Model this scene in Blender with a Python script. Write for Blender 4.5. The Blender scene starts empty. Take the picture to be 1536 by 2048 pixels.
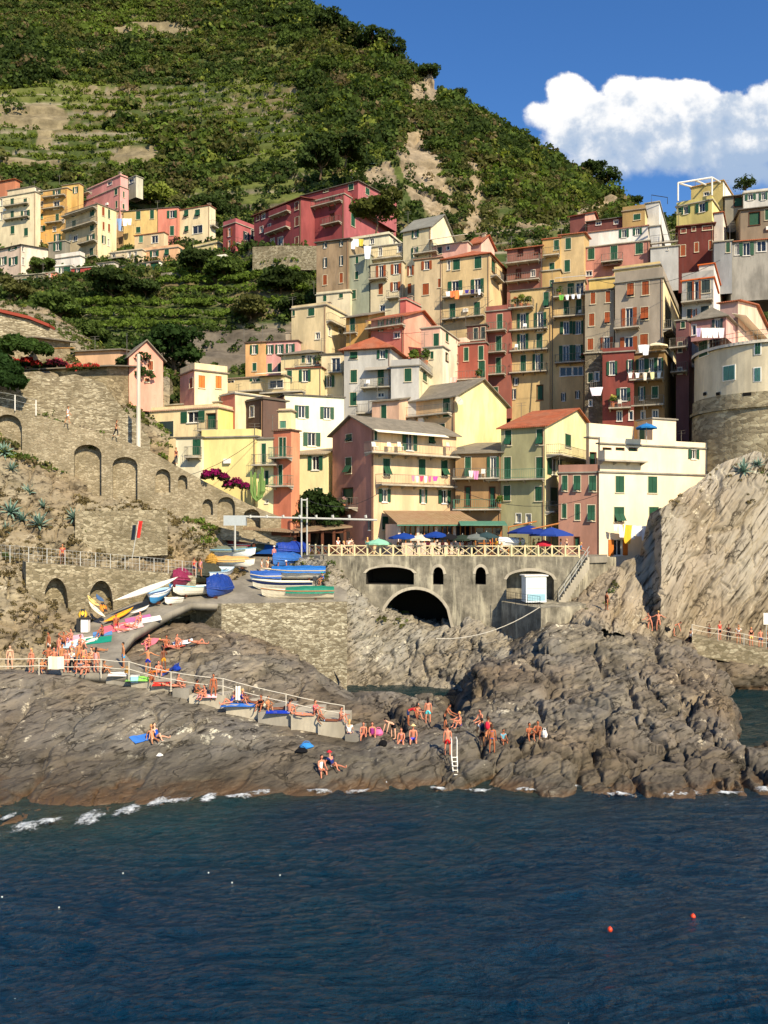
import bpy, math, random
import numpy as np
from mathutils import Vector, Matrix
from mathutils.bvhtree import BVHTree
R = math.radians
random.seed(7)
rng = np.random.default_rng(7)
S = bpy.context.scene
COL = S.collection
# ------------------------------------------------------------------ camera (eye 14.4 m above the sea)
H, F, HY = 14.4, 1650.0, 1050.0
cam = bpy.data.cameras.new("camera")
camo = bpy.data.objects.new("camera", cam); COL.objects.link(camo)
camo.location = (0, 0, H); camo.rotation_euler = (R(90), 0, 0)
cam.sensor_fit = 'VERTICAL'; cam.sensor_height = 36; cam.lens = 36 * F / 2048
cam.shift_y = (HY - 1024) / 2048
cam.clip_end = 6000; cam.clip_start = .5
S.camera = camo
# ------------------------------------------------------------------ light
SUN_EL, SUN_AZ = 37, 31           # azimuth: degrees to the right of straight behind the camera
sd = Vector((math.cos(R(SUN_EL)) * math.sin(R(SUN_AZ)), -math.cos(R(SUN_EL)) * math.cos(R(SUN_AZ)), math.sin(R(SUN_EL))))
sun = bpy.data.lights.new("sun", 'SUN'); sun.energy = 4.9; sun.angle = R(.53); sun.color = (1, .86, .62)
suno = bpy.data.objects.new("sun", sun); COL.objects.link(suno)
suno.rotation_euler = sd.to_track_quat('Z', 'Y').to_euler()
S.view_settings.view_transform = 'Standard'; S.view_settings.look = 'None'
S.view_settings.exposure = 0.58; S.view_settings.gamma = 1
S.cycles.max_bounces = 5; S.cycles.diffuse_bounces = 2; S.cycles.glossy_bounces = 2
S.cycles.transparent_max_bounces = 6; S.cycles.transmission_bounces = 2
S.cycles.caustics_reflective = False; S.cycles.caustics_refractive = False
S.cycles.use_denoising = True

class NT:
    """tiny node-tree helper"""
    def __init__(s, tree): s.t = tree; s.N = tree.nodes; s.L = tree.links
    def n(s, typ, _in=None, **kw):
        nd = s.N.new(typ)
        for k, v in kw.items(): setattr(nd, k, v)
        for k, v in (_in or {}).items():
            if isinstance(v, bpy.types.NodeSocket): s.L.new(v, nd.inputs[k])
            else: nd.inputs[k].default_value = v
        return nd
    def m(s, op, a, b=0.0, c=None):
        i = {0: a, 1: b}
        if c is not None: i[2] = c
        return s.n('ShaderNodeMath', i, operation=op).outputs[0]
    def ramp(s, f, stops, interp='LINEAR'):
        nd = s.N.new('ShaderNodeValToRGB'); cr = nd.color_ramp; cr.interpolation = interp
        while len(cr.elements) < len(stops): cr.elements.new(.5)
        for e, (p, c) in zip(cr.elements, stops):
            e.position = p; e.color = (*c, 1) if len(c) == 3 else c
        s.L.new(f, nd.inputs[0]); return nd.outputs[0]
    def mix(s, f, a, b, mode='MIX'):
        nd = s.n('ShaderNodeMix', data_type='RGBA', blend_type=mode)
        for k, v in ((0, f), (6, a), (7, b)):
            if isinstance(v, bpy.types.NodeSocket): s.L.new(v, nd.inputs[k])
            else: nd.inputs[k].default_value = (*v, 1) if (k > 0 and len(v) == 3) else v
        return nd.outputs[2]

W = bpy.data.worlds.new("World"); S.world = W; W.use_nodes = True
w = NT(W.node_tree); w.N.clear()
sky = w.n('ShaderNodeTexSky', sky_type='NISHITA', sun_disc=False, sun_elevation=R(SUN_EL),
          sun_rotation=math.atan2(sd.x, sd.y), altitude=0, air_density=1.0, dust_density=0.1, ozone_density=3.0)
skyc = w.n('ShaderNodeHueSaturation', {'Hue': .508, 'Saturation': 1.26, 'Value': 1.12, 'Color': sky.outputs[0]}).outputs[0]
tc = w.n('ShaderNodeTexCoord').outputs['Generated']
sx = w.n('ShaderNodeSeparateXYZ', {0: tc})
yy = w.m('MAXIMUM', sx.outputs[1], .05)
u = w.m('DIVIDE', sx.outputs[0], yy); v = w.m('DIVIDE', sx.outputs[2], yy)
uv = w.n('ShaderNodeCombineXYZ', {0: u, 1: v, 2: 0.0}).outputs[0]
nz1 = w.n('ShaderNodeTexNoise', {'Vector': uv, 'Scale': 9.0, 'Detail': 9.0, 'Roughness': .62}, noise_dimensions='3D')
nz2 = w.n('ShaderNodeTexNoise', {'Vector': uv, 'Scale': 34.0, 'Detail': 6.0, 'Roughness': .6})
bump = w.m('ADD', w.m('MULTIPLY', w.m('SUBTRACT', nz1.outputs[0], .5), 1.15), w.m('MULTIPLY', w.m('SUBTRACT', nz2.outputs[0], .5), .75))
# the cumulus bank: heads as (px, py, rx, ry)
heads = [(1130, 178, 40, 36), (1150, 225, 62, 60), (1085, 232, 34, 30), (1180, 260, 95, 70), (1250, 182, 42, 30), (1300, 200, 75, 44), (1260, 260, 120, 75),
         (1380, 190, 46, 30), (1400, 240, 90, 60), (1330, 290, 170, 62), (1470, 215, 52, 30), (1545, 210, 62, 50), (1480, 280, 120, 70), (1230, 320, 130, 45), (1500, 350, 120, 40), (1640, 240, 120, 80), (1180, 345, 60, 30)]
best = None
for (a, b, rx, ry) in heads:
    cu, cv = (a - 768) / F, (HY - b) / F
    d = w.m('SQRT', w.m('ADD', w.m('POWER', w.m('DIVIDE', w.m('SUBTRACT', u, cu), rx / F), 2.0), w.m('POWER', w.m('DIVIDE', w.m('SUBTRACT', v, cv), ry / F), 2.0)))
    f = w.m('MULTIPLY', w.m('SUBTRACT', 1.0, d), min(rx, ry) / 45.0)
    best = f if best is None else w.n('ShaderNodeMath', {0: best, 1: f, 2: .25}, operation='SMOOTH_MAX').outputs[0]
dens = w.m('ADD', best, bump)
edge = w.ramp(v, [(0.0, (.95,) * 3), (.40, (.60,) * 3), (.52, (.14,) * 3)])
front = w.m('GREATER_THAN', sx.outputs[1], .1)
mask = w.m('MULTIPLY', w.n('ShaderNodeMapRange', {0: dens, 1: -.10, 2: edge, 3: 0.0, 4: 1.0}, interpolation_type='SMOOTHSTEP').outputs[0], front)
# shading of the cloud from a second, shifted look at the noise
uvs = w.n('ShaderNodeVectorMath', {0: uv, 1: (-.014, .020, 0)}, operation='ADD').outputs[0]
nz3 = w.n('ShaderNodeTexNoise', {'Vector': uvs, 'Scale': 9.0, 'Detail': 5.0, 'Roughness': .55})
lit = w.m('SUBTRACT', nz1.outputs[0], nz3.outputs[0])
low = w.n('ShaderNodeMapRange', {0: w.m('ADD', v, w.m('MULTIPLY', u, -.22)), 1: .32, 2: .475}).outputs[0]
sh = w.m('ADD', w.m('MULTIPLY', lit, 3.6), w.m('ADD', low, -.02))
ccol = w.ramp(sh, [(0.0, (.36, .47, .64)), (.35, (.50, .58, .70)), (.62, (.80, .82, .85)), (.9, (1.0, .98, .95))])
thin = w.n('ShaderNodeMapRange', {0: v, 1: .35, 2: .47, 3: .80, 4: 1.0}).outputs[0]
cm = w.m('MULTIPLY', mask, thin)
SKYS = .10
bg1 = w.n('ShaderNodeBackground', {0: skyc, 1: SKYS})
bg2 = w.n('ShaderNodeBackground', {0: ccol, 1: .76})
ms = w.n('ShaderNodeMixShader', {0: cm, 1: bg1.outputs[0], 2: bg2.outputs[0]})
w.n('ShaderNodeOutputWorld', {0: ms.outputs[0]})

# ------------------------------------------------------------------ helpers
def P(px, py, Y): return Vector(((px - 768) / F * Y, Y, H - (py - HY) / F * Y))
def zY(z, Y): return HY + (H - z) * F / Y          # the row at which height z stands at distance Y
def tagt(o, label=None, cat=None, group=None, kind=None):
    if label: o['label'] = label
    if cat: o['category'] = cat
    if group: o['group'] = group
    if kind: o['kind'] = kind
    return o
def empty(name, loc, label, cat, group=None, rz=0):
    o = bpy.data.objects.new(name, None); COL.objects.link(o); o.location = loc; o.rotation_euler = (0, 0, rz)
    o.empty_display_size = .2
    return tagt(o, label, cat, group)

class MB:
    def __init__(s, org=(0, 0, 0)): s.v = []; s.f = []; s.mi = []; s.org = Vector(org); s.cur = 0
    def add(s, vs, fs):
        b = len(s.v); s.v += [Vector(q) - s.org for q in vs]
        for f in fs: s.f.append([b + i for i in f]); s.mi.append(s.cur)
    def quad(s, a, b, c, d): s.add([a, b, c, d], [(0, 1, 2, 3)])
    def box8(s, p): s.add(p, [(0, 3, 2, 1), (4, 5, 6, 7), (0, 1, 5, 4), (1, 2, 6, 5), (2, 3, 7, 6), (3, 0, 4, 7)])
    def fbox(s, fr, u0, u1, v0, v1, w0, w1):
        s.box8([fr(u0, v0, w0), fr(u1, v0, w0), fr(u1, v0, w1), fr(u0, v0, w1), fr(u0, v1, w0), fr(u1, v1, w0), fr(u1, v1, w1), fr(u0, v1, w1)])
    def box(s, c, sz, rz=0.0):
        c = Vector(c); hx, hy, hz = sz[0] / 2, sz[1] / 2, sz[2] / 2; ca, sa = math.cos(rz), math.sin(rz)
        q = []
        for z in (-hz, hz):
            for x, y in ((-hx, -hy), (hx, -hy), (hx, hy), (-hx, hy)): q.append(c + Vector((x * ca - y * sa, x * sa + y * ca, z)))
        s.box8(q)
    def slab(s, pts, t):           # polygon thickened downward
        n = len(pts); pts = [Vector(p) for p in pts]
        lo = [p - Vector((0, 0, t)) for p in pts]
        s.add(pts + lo, [tuple(range(n)), tuple(range(2 * n - 1, n - 1, -1))] + [(i, i + n, (i + 1) % n + n, (i + 1) % n) for i in range(n)])
    def tube(s, pts, rad, n=6, cap=True):
        pts = [Vector(p) for p in pts]
        if not hasattr(rad, '__len__'): rad = [rad] * len(pts)
        rings = []; up = Vector((0, 0, 1)); vs = []
        for i, p in enumerate(pts):
            d = (pts[min(i + 1, len(pts) - 1)] - pts[max(i - 1, 0)])
            if d.length < 1e-6: d = Vector((0, 0, 1))
            d.normalize(); a = d.cross(up if abs(d.z) < .95 else Vector((1, 0, 0))).normalized(); b = d.cross(a)
            for k in range(n):
                t = 2 * math.pi * k / n; vs.append(p + (a * math.cos(t) + b * math.sin(t)) * rad[i])
        fs = [(i * n + k, i * n + (k + 1) % n, (i + 1) * n + (k + 1) % n, (i + 1) * n + k) for i in range(len(pts) - 1) for k in range(n)]
        if cap: fs += [tuple(range(n - 1, -1, -1)), tuple(range((len(pts) - 1) * n, len(pts) * n))]
        s.add(vs, fs)
    def ball(s, c, r, nu=10, nv=7):
        c = Vector(c); r = r if hasattr(r, '__len__') else (r, r, r); vs = []; fs = []
        for j in range(nv + 1):
            for i in range(nu):
                a, b = 2 * math.pi * i / nu, math.pi * j / nv
                vs.append(c + Vector((r[0] * math.sin(b) * math.cos(a), r[1] * math.sin(b) * math.sin(a), r[2] * math.cos(b))))
        for j in range(nv):
            for i in range(nu): fs.append((j * nu + i, (j + 1) * nu + i, (j + 1) * nu + (i + 1) % nu, j * nu + (i + 1) % nu))
        s.add(vs, fs)
    def obj(s, name, mats, parent=None, smooth=False):
        me = bpy.data.meshes.new(name); me.from_pydata([tuple(q) for q in s.v], [], s.f)
        if not isinstance(mats, (list, tuple)): mats = [mats]
        for m in mats: me.materials.append(m)
        if len(mats) > 1: me.polygons.foreach_set('material_index', s.mi)
        if smooth: me.polygons.foreach_set('use_smooth', [True] * len(me.polygons))
        me.update()
        o = bpy.data.objects.new(name, me); COL.objects.link(o)
        if parent: o.parent = parent
        else: o.location = s.org
        return o

def fastmesh(name, V, Q, mats, col=None, smooth=False, mi=None, parent=None):
    """V (n,3), Q (m,4) numpy; col (n,3) per vertex"""
    me = bpy.data.meshes.new(name); me.vertices.add(len(V)); me.vertices.foreach_set('co', np.asarray(V, np.float32).ravel())
    m, k = Q.shape
    me.loops.add(m * k); me.loops.foreach_set('vertex_index', Q.astype(np.int32).ravel())
    me.polygons.add(m); me.polygons.foreach_set('loop_start', (np.arange(m) * k).astype(np.int32))
    me.update(calc_edges=True)
    if col is not None:
        at = me.color_attributes.new('Col', 'FLOAT_COLOR', 'POINT')
        at.data.foreach_set('color', np.hstack([col, np.ones((len(col), 1))]).astype(np.float32).ravel())
    for mt in (mats if isinstance(mats, (list, tuple)) else [mats]): me.materials.append(mt)
    if mi is not None: me.polygons.foreach_set('material_index', mi.astype(np.int32))
    if smooth: me.polygons.foreach_set('use_smooth', np.ones(m, bool))
    me.validate(); me.update()
    o = bpy.data.objects.new(name, me); COL.objects.link(o)
    if parent: o.parent = parent
    return o

# ------------------------------------------------------------------ numpy noise
def _h(i, j, k, s=0):
    n = (i.astype(np.int64) * 374761393 + j.astype(np.int64) * 668265263 + k.astype(np.int64) * 2147483647 + s * 1274126177) & 0xffffffff
    n = ((n ^ (n >> 13)) * 1274126177) & 0xffffffff
    n = (n ^ (n >> 16)) & 0xffffffff
    n = (n * 2246822519) & 0xffffffff
    return ((n ^ (n >> 15)) & 0xffffff) / float(0xffffff)
def vn(p, s=0):
    f = np.floor(p); i, j, k = f[:, 0].astype(int), f[:, 1].astype(int), f[:, 2].astype(int); t = p - f; t = t * t * t * (t * (t * 6 - 15) + 10)
    o = 0
    for a in (0, 1):
        for b in (0, 1):
            for c in (0, 1):
                wgt = (t[:, 0] if a else 1 - t[:, 0]) * (t[:, 1] if b else 1 - t[:, 1]) * (t[:, 2] if c else 1 - t[:, 2])
                o = o + wgt * _h(i + a, j + b, k + c, s)
    return o * 2 - 1
def fbm(p, oct=5, gain=.5, s=0, ridged=False):
    o = 0; a = 1; tot = 0
    for q in range(oct):
        x = vn(p * 2 ** q + 17.3 * q, s + q)
        if ridged: x = 1 - 2 * np.abs(x)
        o = o + a * x; tot += a; a *= gain
    return o / tot
def voro(p, s=0):
    """F1, F2, cell random (n,3), vector to the cell point"""
    f = np.floor(p); n = len(p); d1 = np.full(n, 9.); d2 = np.full(n, 9.); cell = np.zeros((n, 3)); vec = np.zeros((n, 3))
    for a in (-1, 0, 1):
        for b in (-1, 0, 1):
            for c in (-1, 0, 1):
                q = f + (a, b, c); i, j, k = q[:, 0], q[:, 1], q[:, 2]
                r = np.stack([_h(i, j, k, s + 1), _h(i, j, k, s + 2), _h(i, j, k, s + 3)], 1)
                dv = q + r - p; d = np.sqrt((dv ** 2).sum(1)); c1 = d < d1
                d2 = np.where(c1, d1, np.minimum(d2, d)); d1 = np.where(c1, d, d1)
                cell[c1] = r[c1]; vec[c1] = dv[c1]
    return d1, d2, cell, vec

# ------------------------------------------------------------------ terrain sheets
SHEETS = []
class Sheet:
    def __init__(s, name, cols, nu, nv, disp, mat, smooth_v=3, close=6.0, colf=None, kind='structure', build=True):
        xs = np.array([c[0] for c in cols], float); K = len(cols[0][1])
        py = np.array([[q[0] for q in c[1]] for c in cols], float); Yd = np.array([[q[1] for q in c[1]] for c in cols], float)
        U = np.linspace(xs[0], xs[-1], nu); 
        pyu = np.stack([np.interp(U, xs, py[:, k]) for k in range(K)], 1); Yu = np.stack([np.interp(U, xs, Yd[:, k]) for k in range(K)], 1)
        tv = np.linspace(0, K - 1, nv)
        PY = np.stack([np.interp(tv, np.arange(K), pyu[i]) for i in range(nu)]); YY = np.stack([np.interp(tv, np.arange(K), Yu[i]) for i in range(nu)])
        def sm(A, n):
            for _ in range(n):
                B = A.copy(); B[1:-1] = (A[:-2] + 2 * A[1:-1] + A[2:]) / 4; A = B.copy(); B[:, 1:-1] = (A[:, :-2] + 2 * A[:, 1:-1] + A[:, 2:]) / 4; A = B
            return A
        PY, YY = sm(PY, smooth_v), sm(YY, smooth_v)
        UU = np.repeat(U[:, None], nv, 1)
        X = (UU - 768) / F * YY; Z = H - (PY - HY) / F * YY
        Pn = np.stack([X, YY, Z], 2)
        gu = np.gradient(Pn, axis=0); gv = np.gradient(Pn, axis=1); Nn = np.cross(gu, gv); Nn /= np.linalg.norm(Nn, axis=2, keepdims=True) + 1e-9
        if disp is not None:
            d = disp(Pn.reshape(-1, 3), UU.ravel(), PY.ravel()).reshape(nu, nv)
            Pn = Pn + Nn * d[:, :, None]
        s.px, s.py = UU, PY; s.P = Pn; s.N = Nn; s.nu, s.nv = nu, nv
        V = Pn.reshape(-1, 3)
        idx = np.arange(nu * nv).reshape(nu, nv)
        Q = np.stack([idx[:-1, :-1], idx[1:, :-1], idx[1:, 1:], idx[:-1, 1:]], 2).reshape(-1, 4)
        col = colf(V, UU.ravel(), PY.ravel()) if colf else None
        if close:                       # the far edge turns down, so the sheet has a back
            last = Pn[:, -1, :]; b1 = last + np.array([0, close * .35, -close * .5]); b2 = b1 + np.array([0, close * .4, -close * 2.5])
            V = np.vstack([V, b1, b2]); n0 = nu * nv; i0 = idx[:, -1]; i1 = n0 + np.arange(nu); i2 = i1 + nu
            Q = np.vstack([Q, np.stack([i0[:-1], i0[1:], i1[1:], i1[:-1]], 1), np.stack([i1[:-1], i1[1:], i2[1:], i2[:-1]], 1)])
            if col is not None: col = np.vstack([col, col[idx[:, -1]], col[idx[:, -1]]])
        s.V, s.Q = V, Q
        s.o = fastmesh(name, V, Q, mat, col, smooth=True); tagt(s.o, kind=kind)
        s.bvh = BVHTree.FromPolygons([tuple(q) for q in V.tolist()], Q.tolist())
        SHEETS.append(s)
def reg(o):
    """let later things stand on this object too"""
    me = o.data; mw = Matrix.Translation(o.location)
    class T: pass
    t = T(); t.bvh = BVHTree.FromPolygons([mw @ v.co for v in me.vertices], [tuple(p.vertices) for p in me.polygons]); SHEETS.append(t)
def hit(px, py, only=None, maxY=1e9):
    o = Vector((0, 0, H)); d = Vector(((px - 768) / F, 1, -(py - HY) / F)).normalized(); b = None
    for s in (only or SHEETS):
        r = s.bvh.ray_cast(o, d)
        if r[0] is not None and (b is None or r[3] < b[1]): b = (r[0], r[3], r[1])
    return (b[0], b[2]) if b and b[0].y < maxY else (None, None)
def ground(x, y, z0=400, only=None):
    b = None
    for s in (only or SHEETS):
        r = s.bvh.ray_cast(Vector((x, y, z0)), Vector((0, 0, -1)))
        if r[0] is not None and (b is None or r[0].z > b.z): b = r[0]
    return b
def wl(py): return (py, F * H / (py - HY))
def sst(x, a, b): t = np.clip((x - a) / (b - a), 0, 1); return t * t * (3 - 2 * t)
# ------------------------------------------------------------------ materials
MATS = {}
def newmat(name):
    m = bpy.data.materials.new(name); m.use_nodes = True; t = NT(m.node_tree); t.N.clear()
    return m, t
def fin(t, col, rough=.8, bump=None, bs=.3, bd=.05, spec=.3, **kw):
    i = {'Base Color': col if not isinstance(col, tuple) else (*col, 1), 'Roughness': rough, 'Specular IOR Level': spec}
    i.update(kw)
    if bump is not None:
        b = t.n('ShaderNodeBump', {'Height': bump, 'Strength': bs, 'Distance': bd}); i['Normal'] = b.outputs[0]
    p = t.n('ShaderNodeBsdfPrincipled', i); t.n('ShaderNodeOutputMaterial', {0: p.outputs[0]}); return p
def pos(t): return t.n('ShaderNodeNewGeometry').outputs['Position']
def objc(t): return t.n('ShaderNodeTexCoord').outputs['Object']
def mp(t, v, sc=(1, 1, 1), rot=(0, 0, 0), loc=(0, 0, 0)):
    if rot != (0, 0, 0): v = t.n('ShaderNodeMapping', {0: v, 'Rotation': rot}).outputs[0]
    return t.n('ShaderNodeMapping', {0: v, 'Scale': sc, 'Location': loc}).outputs[0]
def nz(t, v, sc, det=4, ro=.55): return t.n('ShaderNodeTexNoise', {'Vector': v, 'Scale': sc, 'Detail': det, 'Roughness': ro}).outputs[0]
def hexc(h):
    c = [int(h[i:i + 2], 16) / 255 for i in (0, 2, 4)]
    return tuple(((x / 12.92) if x <= .04045 else ((x + .055) / 1.055) ** 2.4) for x in c)
def mulc(c, k): return tuple(min(.95, x * k) for x in c)

def plaster(h, wear=.35):
    wear = min(1, wear * 1.6)
    k = ('pl', h, wear)
    if k in MATS: return MATS[k]
    m, t = newmat('plaster_' + h); p = pos(t); c = hexc(h); lu = .3 * c[0] + .6 * c[1] + .1 * c[2]; c = tuple(x * .79 + lu * .19 + .006 for x in c)
    n1 = nz(t, mp(t, p, (1, 1, .35)), .55, 5, .6); n2 = nz(t, mp(t, p, (3, 3, .5)), 1.0, 4, .6); n3 = nz(t, p, 7, 3)
    a = t.mix(t.ramp(n1, [(.40, (0,) * 3), (.60, (1,) * 3)]), mulc(c, 1.06), tuple(x * (1 - wear * .42) for x in c))
    b = t.mix(t.ramp(n2, [(.52, (0,) * 3), (.75, (wear,) * 3)]), a, tuple(x * .55 + .04 for x in c))
    d = t.mix(t.ramp(n3, [(.3, (0,) * 3), (.8, (.25,) * 3)]), b, mulc(c, .72))
    fin(t, d, .92, n3, .25, .02, .15); MATS[k] = m; return m
def flat(name, h, rough=.6, spec=.3, var=.15, sc=6.0, metal=0.0):
    k = ('fl', name, h)
    if k in MATS: return MATS[k]
    m, t = newmat(name); c = hexc(h) if isinstance(h, str) else h; n = nz(t, objc(t), sc, 4)
    fin(t, t.mix(n, mulc(c, 1 + var), mulc(c, 1 - var)), rough, n, .1, .01, spec, Metallic=metal); MATS[k] = m; return m
def cloth(h): return flat('cloth_' + h, h, .85, .1, .12, 9)
def shuttermat(h):
    k = ('sh', h)
    if k in MATS: return MATS[k]
    m, t = newmat('shutter_' + h); p = pos(t); c = hexc(h)
    wv = t.n('ShaderNodeTexWave', {'Vector': p, 'Scale': 3.4, 'Distortion': 0.0}, bands_direction='Z').outputs[0]
    n = nz(t, p, 1.7, 4)
    fin(t, t.mix(n, mulc(t_ := c, 1.35), mulc(c, .7)), .55, wv, .6, .02, .3); MATS[k] = m; return m
def glassmat():
    if 'glass' in MATS: return MATS['glass']
    m, t = newmat('window_glass'); n = nz(t, pos(t), .35, 2)
    fin(t, t.mix(n, (.006, .008, .012), (.035, .04, .05)), .12, n, .05, .05, .5); MATS['glass'] = m; return m
def rooftile(h1='B46444', h2='8C4A30', slate=False):
    k = ('rt', h1, slate)
    if k in MATS: return MATS[k]
    m, t = newmat('roof_slate' if slate else 'roof_terracotta'); p = pos(t)
    v = t.n('ShaderNodeTexVoronoi', {'Vector': mp(t, p, (2.2, 2.2, 2.2)), 'Scale': 1.0, 'Randomness': .8}, distance='CHEBYCHEV')
    n = nz(t, p, .5, 5, .6)
    a = t.mix(v.outputs['Color'], hexc(h1), hexc(h2)); a = t.mix(t.ramp(n, [(.4, (0,) * 3), (.75, (.7,) * 3)]), a, hexc('6F6A60' if slate else '94705A'))
    w_ = t.n('ShaderNodeTexWave', {'Vector': mp(t, p, (1, 1, 0), (0, 0, R(25))), 'Scale': 1.3, 'Distortion': .6}, bands_direction='X').outputs[0]
    h = t.m('ADD', t.m('MULTIPLY', v.outputs[0], .6), t.m('MULTIPLY', w_, .0 if slate else .9))
    fin(t, a, .85, h, .5, .05, .2); MATS[k] = m; return m
def stonewall(h1, h2, h3, sc=(2.2, 2.2, 5.0), mort='6A6150', name='stone_masonry', bs=.7, st=.45):
    k = ('sw', h1, h2, sc)
    if k in MATS: return MATS[k]
    m, t = newmat(name); p = pos(t)
    wrp = t.n('ShaderNodeVectorMath', {0: p, 1: t.n('ShaderNodeVectorMath', {0: t.n('ShaderNodeTexNoise', {'Vector': p, 'Scale': .9, 'Detail': 3.0}).outputs[1], 3: .55}, operation='SCALE').outputs[0]}, operation='ADD').outputs[0]
    vc = t.n('ShaderNodeTexVoronoi', {'Vector': mp(t, wrp, sc), 'Scale': 1.0})
    ve = t.n('ShaderNodeTexVoronoi', {'Vector': mp(t, wrp, sc), 'Scale': 1.0}, feature='DISTANCE_TO_EDGE').outputs[0]
    cr = t.n('ShaderNodeSeparateColor', {0: vc.outputs['Color']})
    a = t.ramp(cr.outputs[0], [(.05, hexc(h1)), (.5, hexc(h2)), (.93, hexc(h3))])
    n = nz(t, p, .35, 5, .65); n2 = nz(t, p, 6, 3)
    a = t.mix(t.ramp(n, [(.42, (0,) * 3), (.7, (st * 1.6,) * 3)]), a, hexc('5B5340'))
    a = t.mix(t.m('MULTIPLY', n2, .35), a, hexc(mort))
    e = t.ramp(ve, [(.0, (.25,) * 3), (.07, (1,) * 3)])
    a = t.mix(e, hexc(mort), a)
    hgt = t.m('ADD', t.m('MULTIPLY', e, 1.0), t.m('MULTIPLY', cr.outputs[1], .8))
    fin(t, a, .95, t.m('ADD', hgt, t.m('MULTIPLY', n2, .5)), bs, .07, .1); MATS[k] = m; return m
def rockmat(name, cols, tilt, sc, wet=False, lich='8F8C80', white='CFC9B4', bs=1.0, bg=.4):
    """stratified rock; cols dark..light; tilt = rotation of the beds"""
    m, t = newmat(name); p = pos(t)
    q = mp(t, p, sc, tilt)
    n1 = nz(t, q, 1.0, 8, .62); n2 = nz(t, p, .16, 6, .6); n3 = nz(t, mp(t, p, tuple(x * 3.3 for x in sc), tilt), 1.0, 5, .6)
    a = t.ramp(n1, [(.28, hexc(cols[0])), (.45, hexc(cols[1])), (.58, hexc(cols[2])), (.78, hexc(cols[3]))])
    a = t.mix(t.ramp(n2, [(.38, (0,) * 3), (.66, (.75,) * 3)]), a, hexc(lich))
    wsp = t.ramp(nz(t, p, 1.1, 7, .72), [(.58, (0,) * 3), (.64, (.9,) * 3)])
    wsp = t.m('MULTIPLY', wsp, t.ramp(nz(t, p, .13, 3), [(.5, (0,) * 3), (.62, (1,) * 3)]))
    a = t.mix(wsp, a, hexc(white))
    a = t.mix(t.ramp(n3, [(.33, (1,) * 3), (.46, (0,) * 3)]), a, mulc(hexc(cols[0]), .5))
    wp = t.n('ShaderNodeVectorMath', {0: q, 1: t.n('ShaderNodeVectorMath', {0: t.n('ShaderNodeTexNoise', {'Vector': p, 'Scale': .8, 'Detail': 5.0}).outputs[1], 3: 1.6}, operation='SCALE').outputs[0]}, operation='ADD').outputs[0]
    vr = t.n('ShaderNodeTexVoronoi', {'Vector': wp, 'Scale': .55}, feature='DISTANCE_TO_EDGE').outputs[0]
    ck = t.m('MAXIMUM', t.ramp(vr, [(0, (0,) * 3), (.03, (1,) * 3)]), t.ramp(nz(t, p, .4, 4), [(.45, (1,) * 3), (.6, (.1,) * 3)]))
    a = t.mix(ck, mulc(hexc(cols[0]), .55), a)
    big = t.ramp(nz(t, p, .09, 4, .55), [(.40, (0,) * 3), (.60, (1,) * 3)])
    a = t.mix(t.m('MULTIPLY', big, bg), a, t.mix(1.0, a, hexc('DDB482'), 'MULTIPLY'))
    rough = .9
    if wet:
        z = t.n('ShaderNodeSeparateXYZ', {0: p}).outputs[2]
        zz = t.m('ADD', z, t.m('MULTIPLY', nz(t, p, .5, 4), -1.0))
        a = t.mix(t.ramp(t.n('ShaderNodeMapRange', {0: zz, 1: 1.0, 2: 7.0}).outputs[0], [(0, (0,) * 3), (1, (.75,) * 3)]), a, t.mix(1.0, a, (1.55, 1.5, 1.38), 'MULTIPLY'))
        alg = t.ramp(t.n('ShaderNodeMapRange', {0: zz, 1: -1.6, 2: 1.8}).outputs[0], [(.0, (1,) * 3), (.36, (1,) * 3), (.45, (0,) * 3)])
        dk = t.ramp(t.n('ShaderNodeMapRange', {0: zz, 1: -1.6, 2: 1.8}).outputs[0], [(.35, (.75,) * 3), (.85, (0,) * 3)])
        a = t.mix(dk, a, hexc('3A3428')); a = t.mix(t.m('MULTIPLY', alg, .7), a, hexc('5C4630'))
        rough = t.n('ShaderNodeMapRange', {0: zz, 1: -.6, 2: .6, 3: .35, 4: .9}).outputs[0]
    hh = t.m('ADD', t.m('MULTIPLY', n1, 1.0), t.m('ADD', t.m('MULTIPLY', n3, .6), t.m('MULTIPLY', ck, .25)))
    fin(t, a, rough, hh, bs, .22, .25); return m
def attrmat(name, rough=.8, bump=True, mulv=(0.75, 1.25), sc=.8):
    m, t = newmat(name); a = t.n('ShaderNodeVertexColor', layer_name='Col').outputs[0]
    n = nz(t, pos(t), sc, 5, .65)
    g = t.n('ShaderNodeMapRange', {0: n, 1: .3, 2: .7, 3: mulv[0], 4: mulv[1]}).outputs[0]
    c = t.mix(1.0, a, t.n('ShaderNodeCombineColor', {0: g, 1: g, 2: g}).outputs[0], 'MULTIPLY')
    fin(t, c, rough, n if bump else None, .8, .25, .1); return m
def leafmat(name, tr=.36):
    m, t = newmat(name); a = t.n('ShaderNodeVertexColor', layer_name='Col').outputs[0]
    d = t.n('ShaderNodeBsdfDiffuse', {0: a}); e = t.n('ShaderNodeBsdfTranslucent', {0: t.mix(1.0, a, (1.3, 1.35, .6), 'MULTIPLY')})
    x = t.n('ShaderNodeMixShader', {0: tr, 1: d.outputs[0], 2: e.outputs[0]}); t.n('ShaderNodeOutputMaterial', {0: x.outputs[0]}); return m
ROCKF = rockmat('shore_rock', ['3A352C', '5F594D', '7A7264', '978D7B'], (R(18), R(24), R(10)), (.32, .32, 1.1), wet=True, lich='6E6B67')
ROCKB = rockmat('gully_rock', ['4A4335', '7C7362', '968D7A', 'B0A791'], (R(15), R(35), 0), (.5, .5, 2.2), lich='9A9890', bg=.2)
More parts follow.
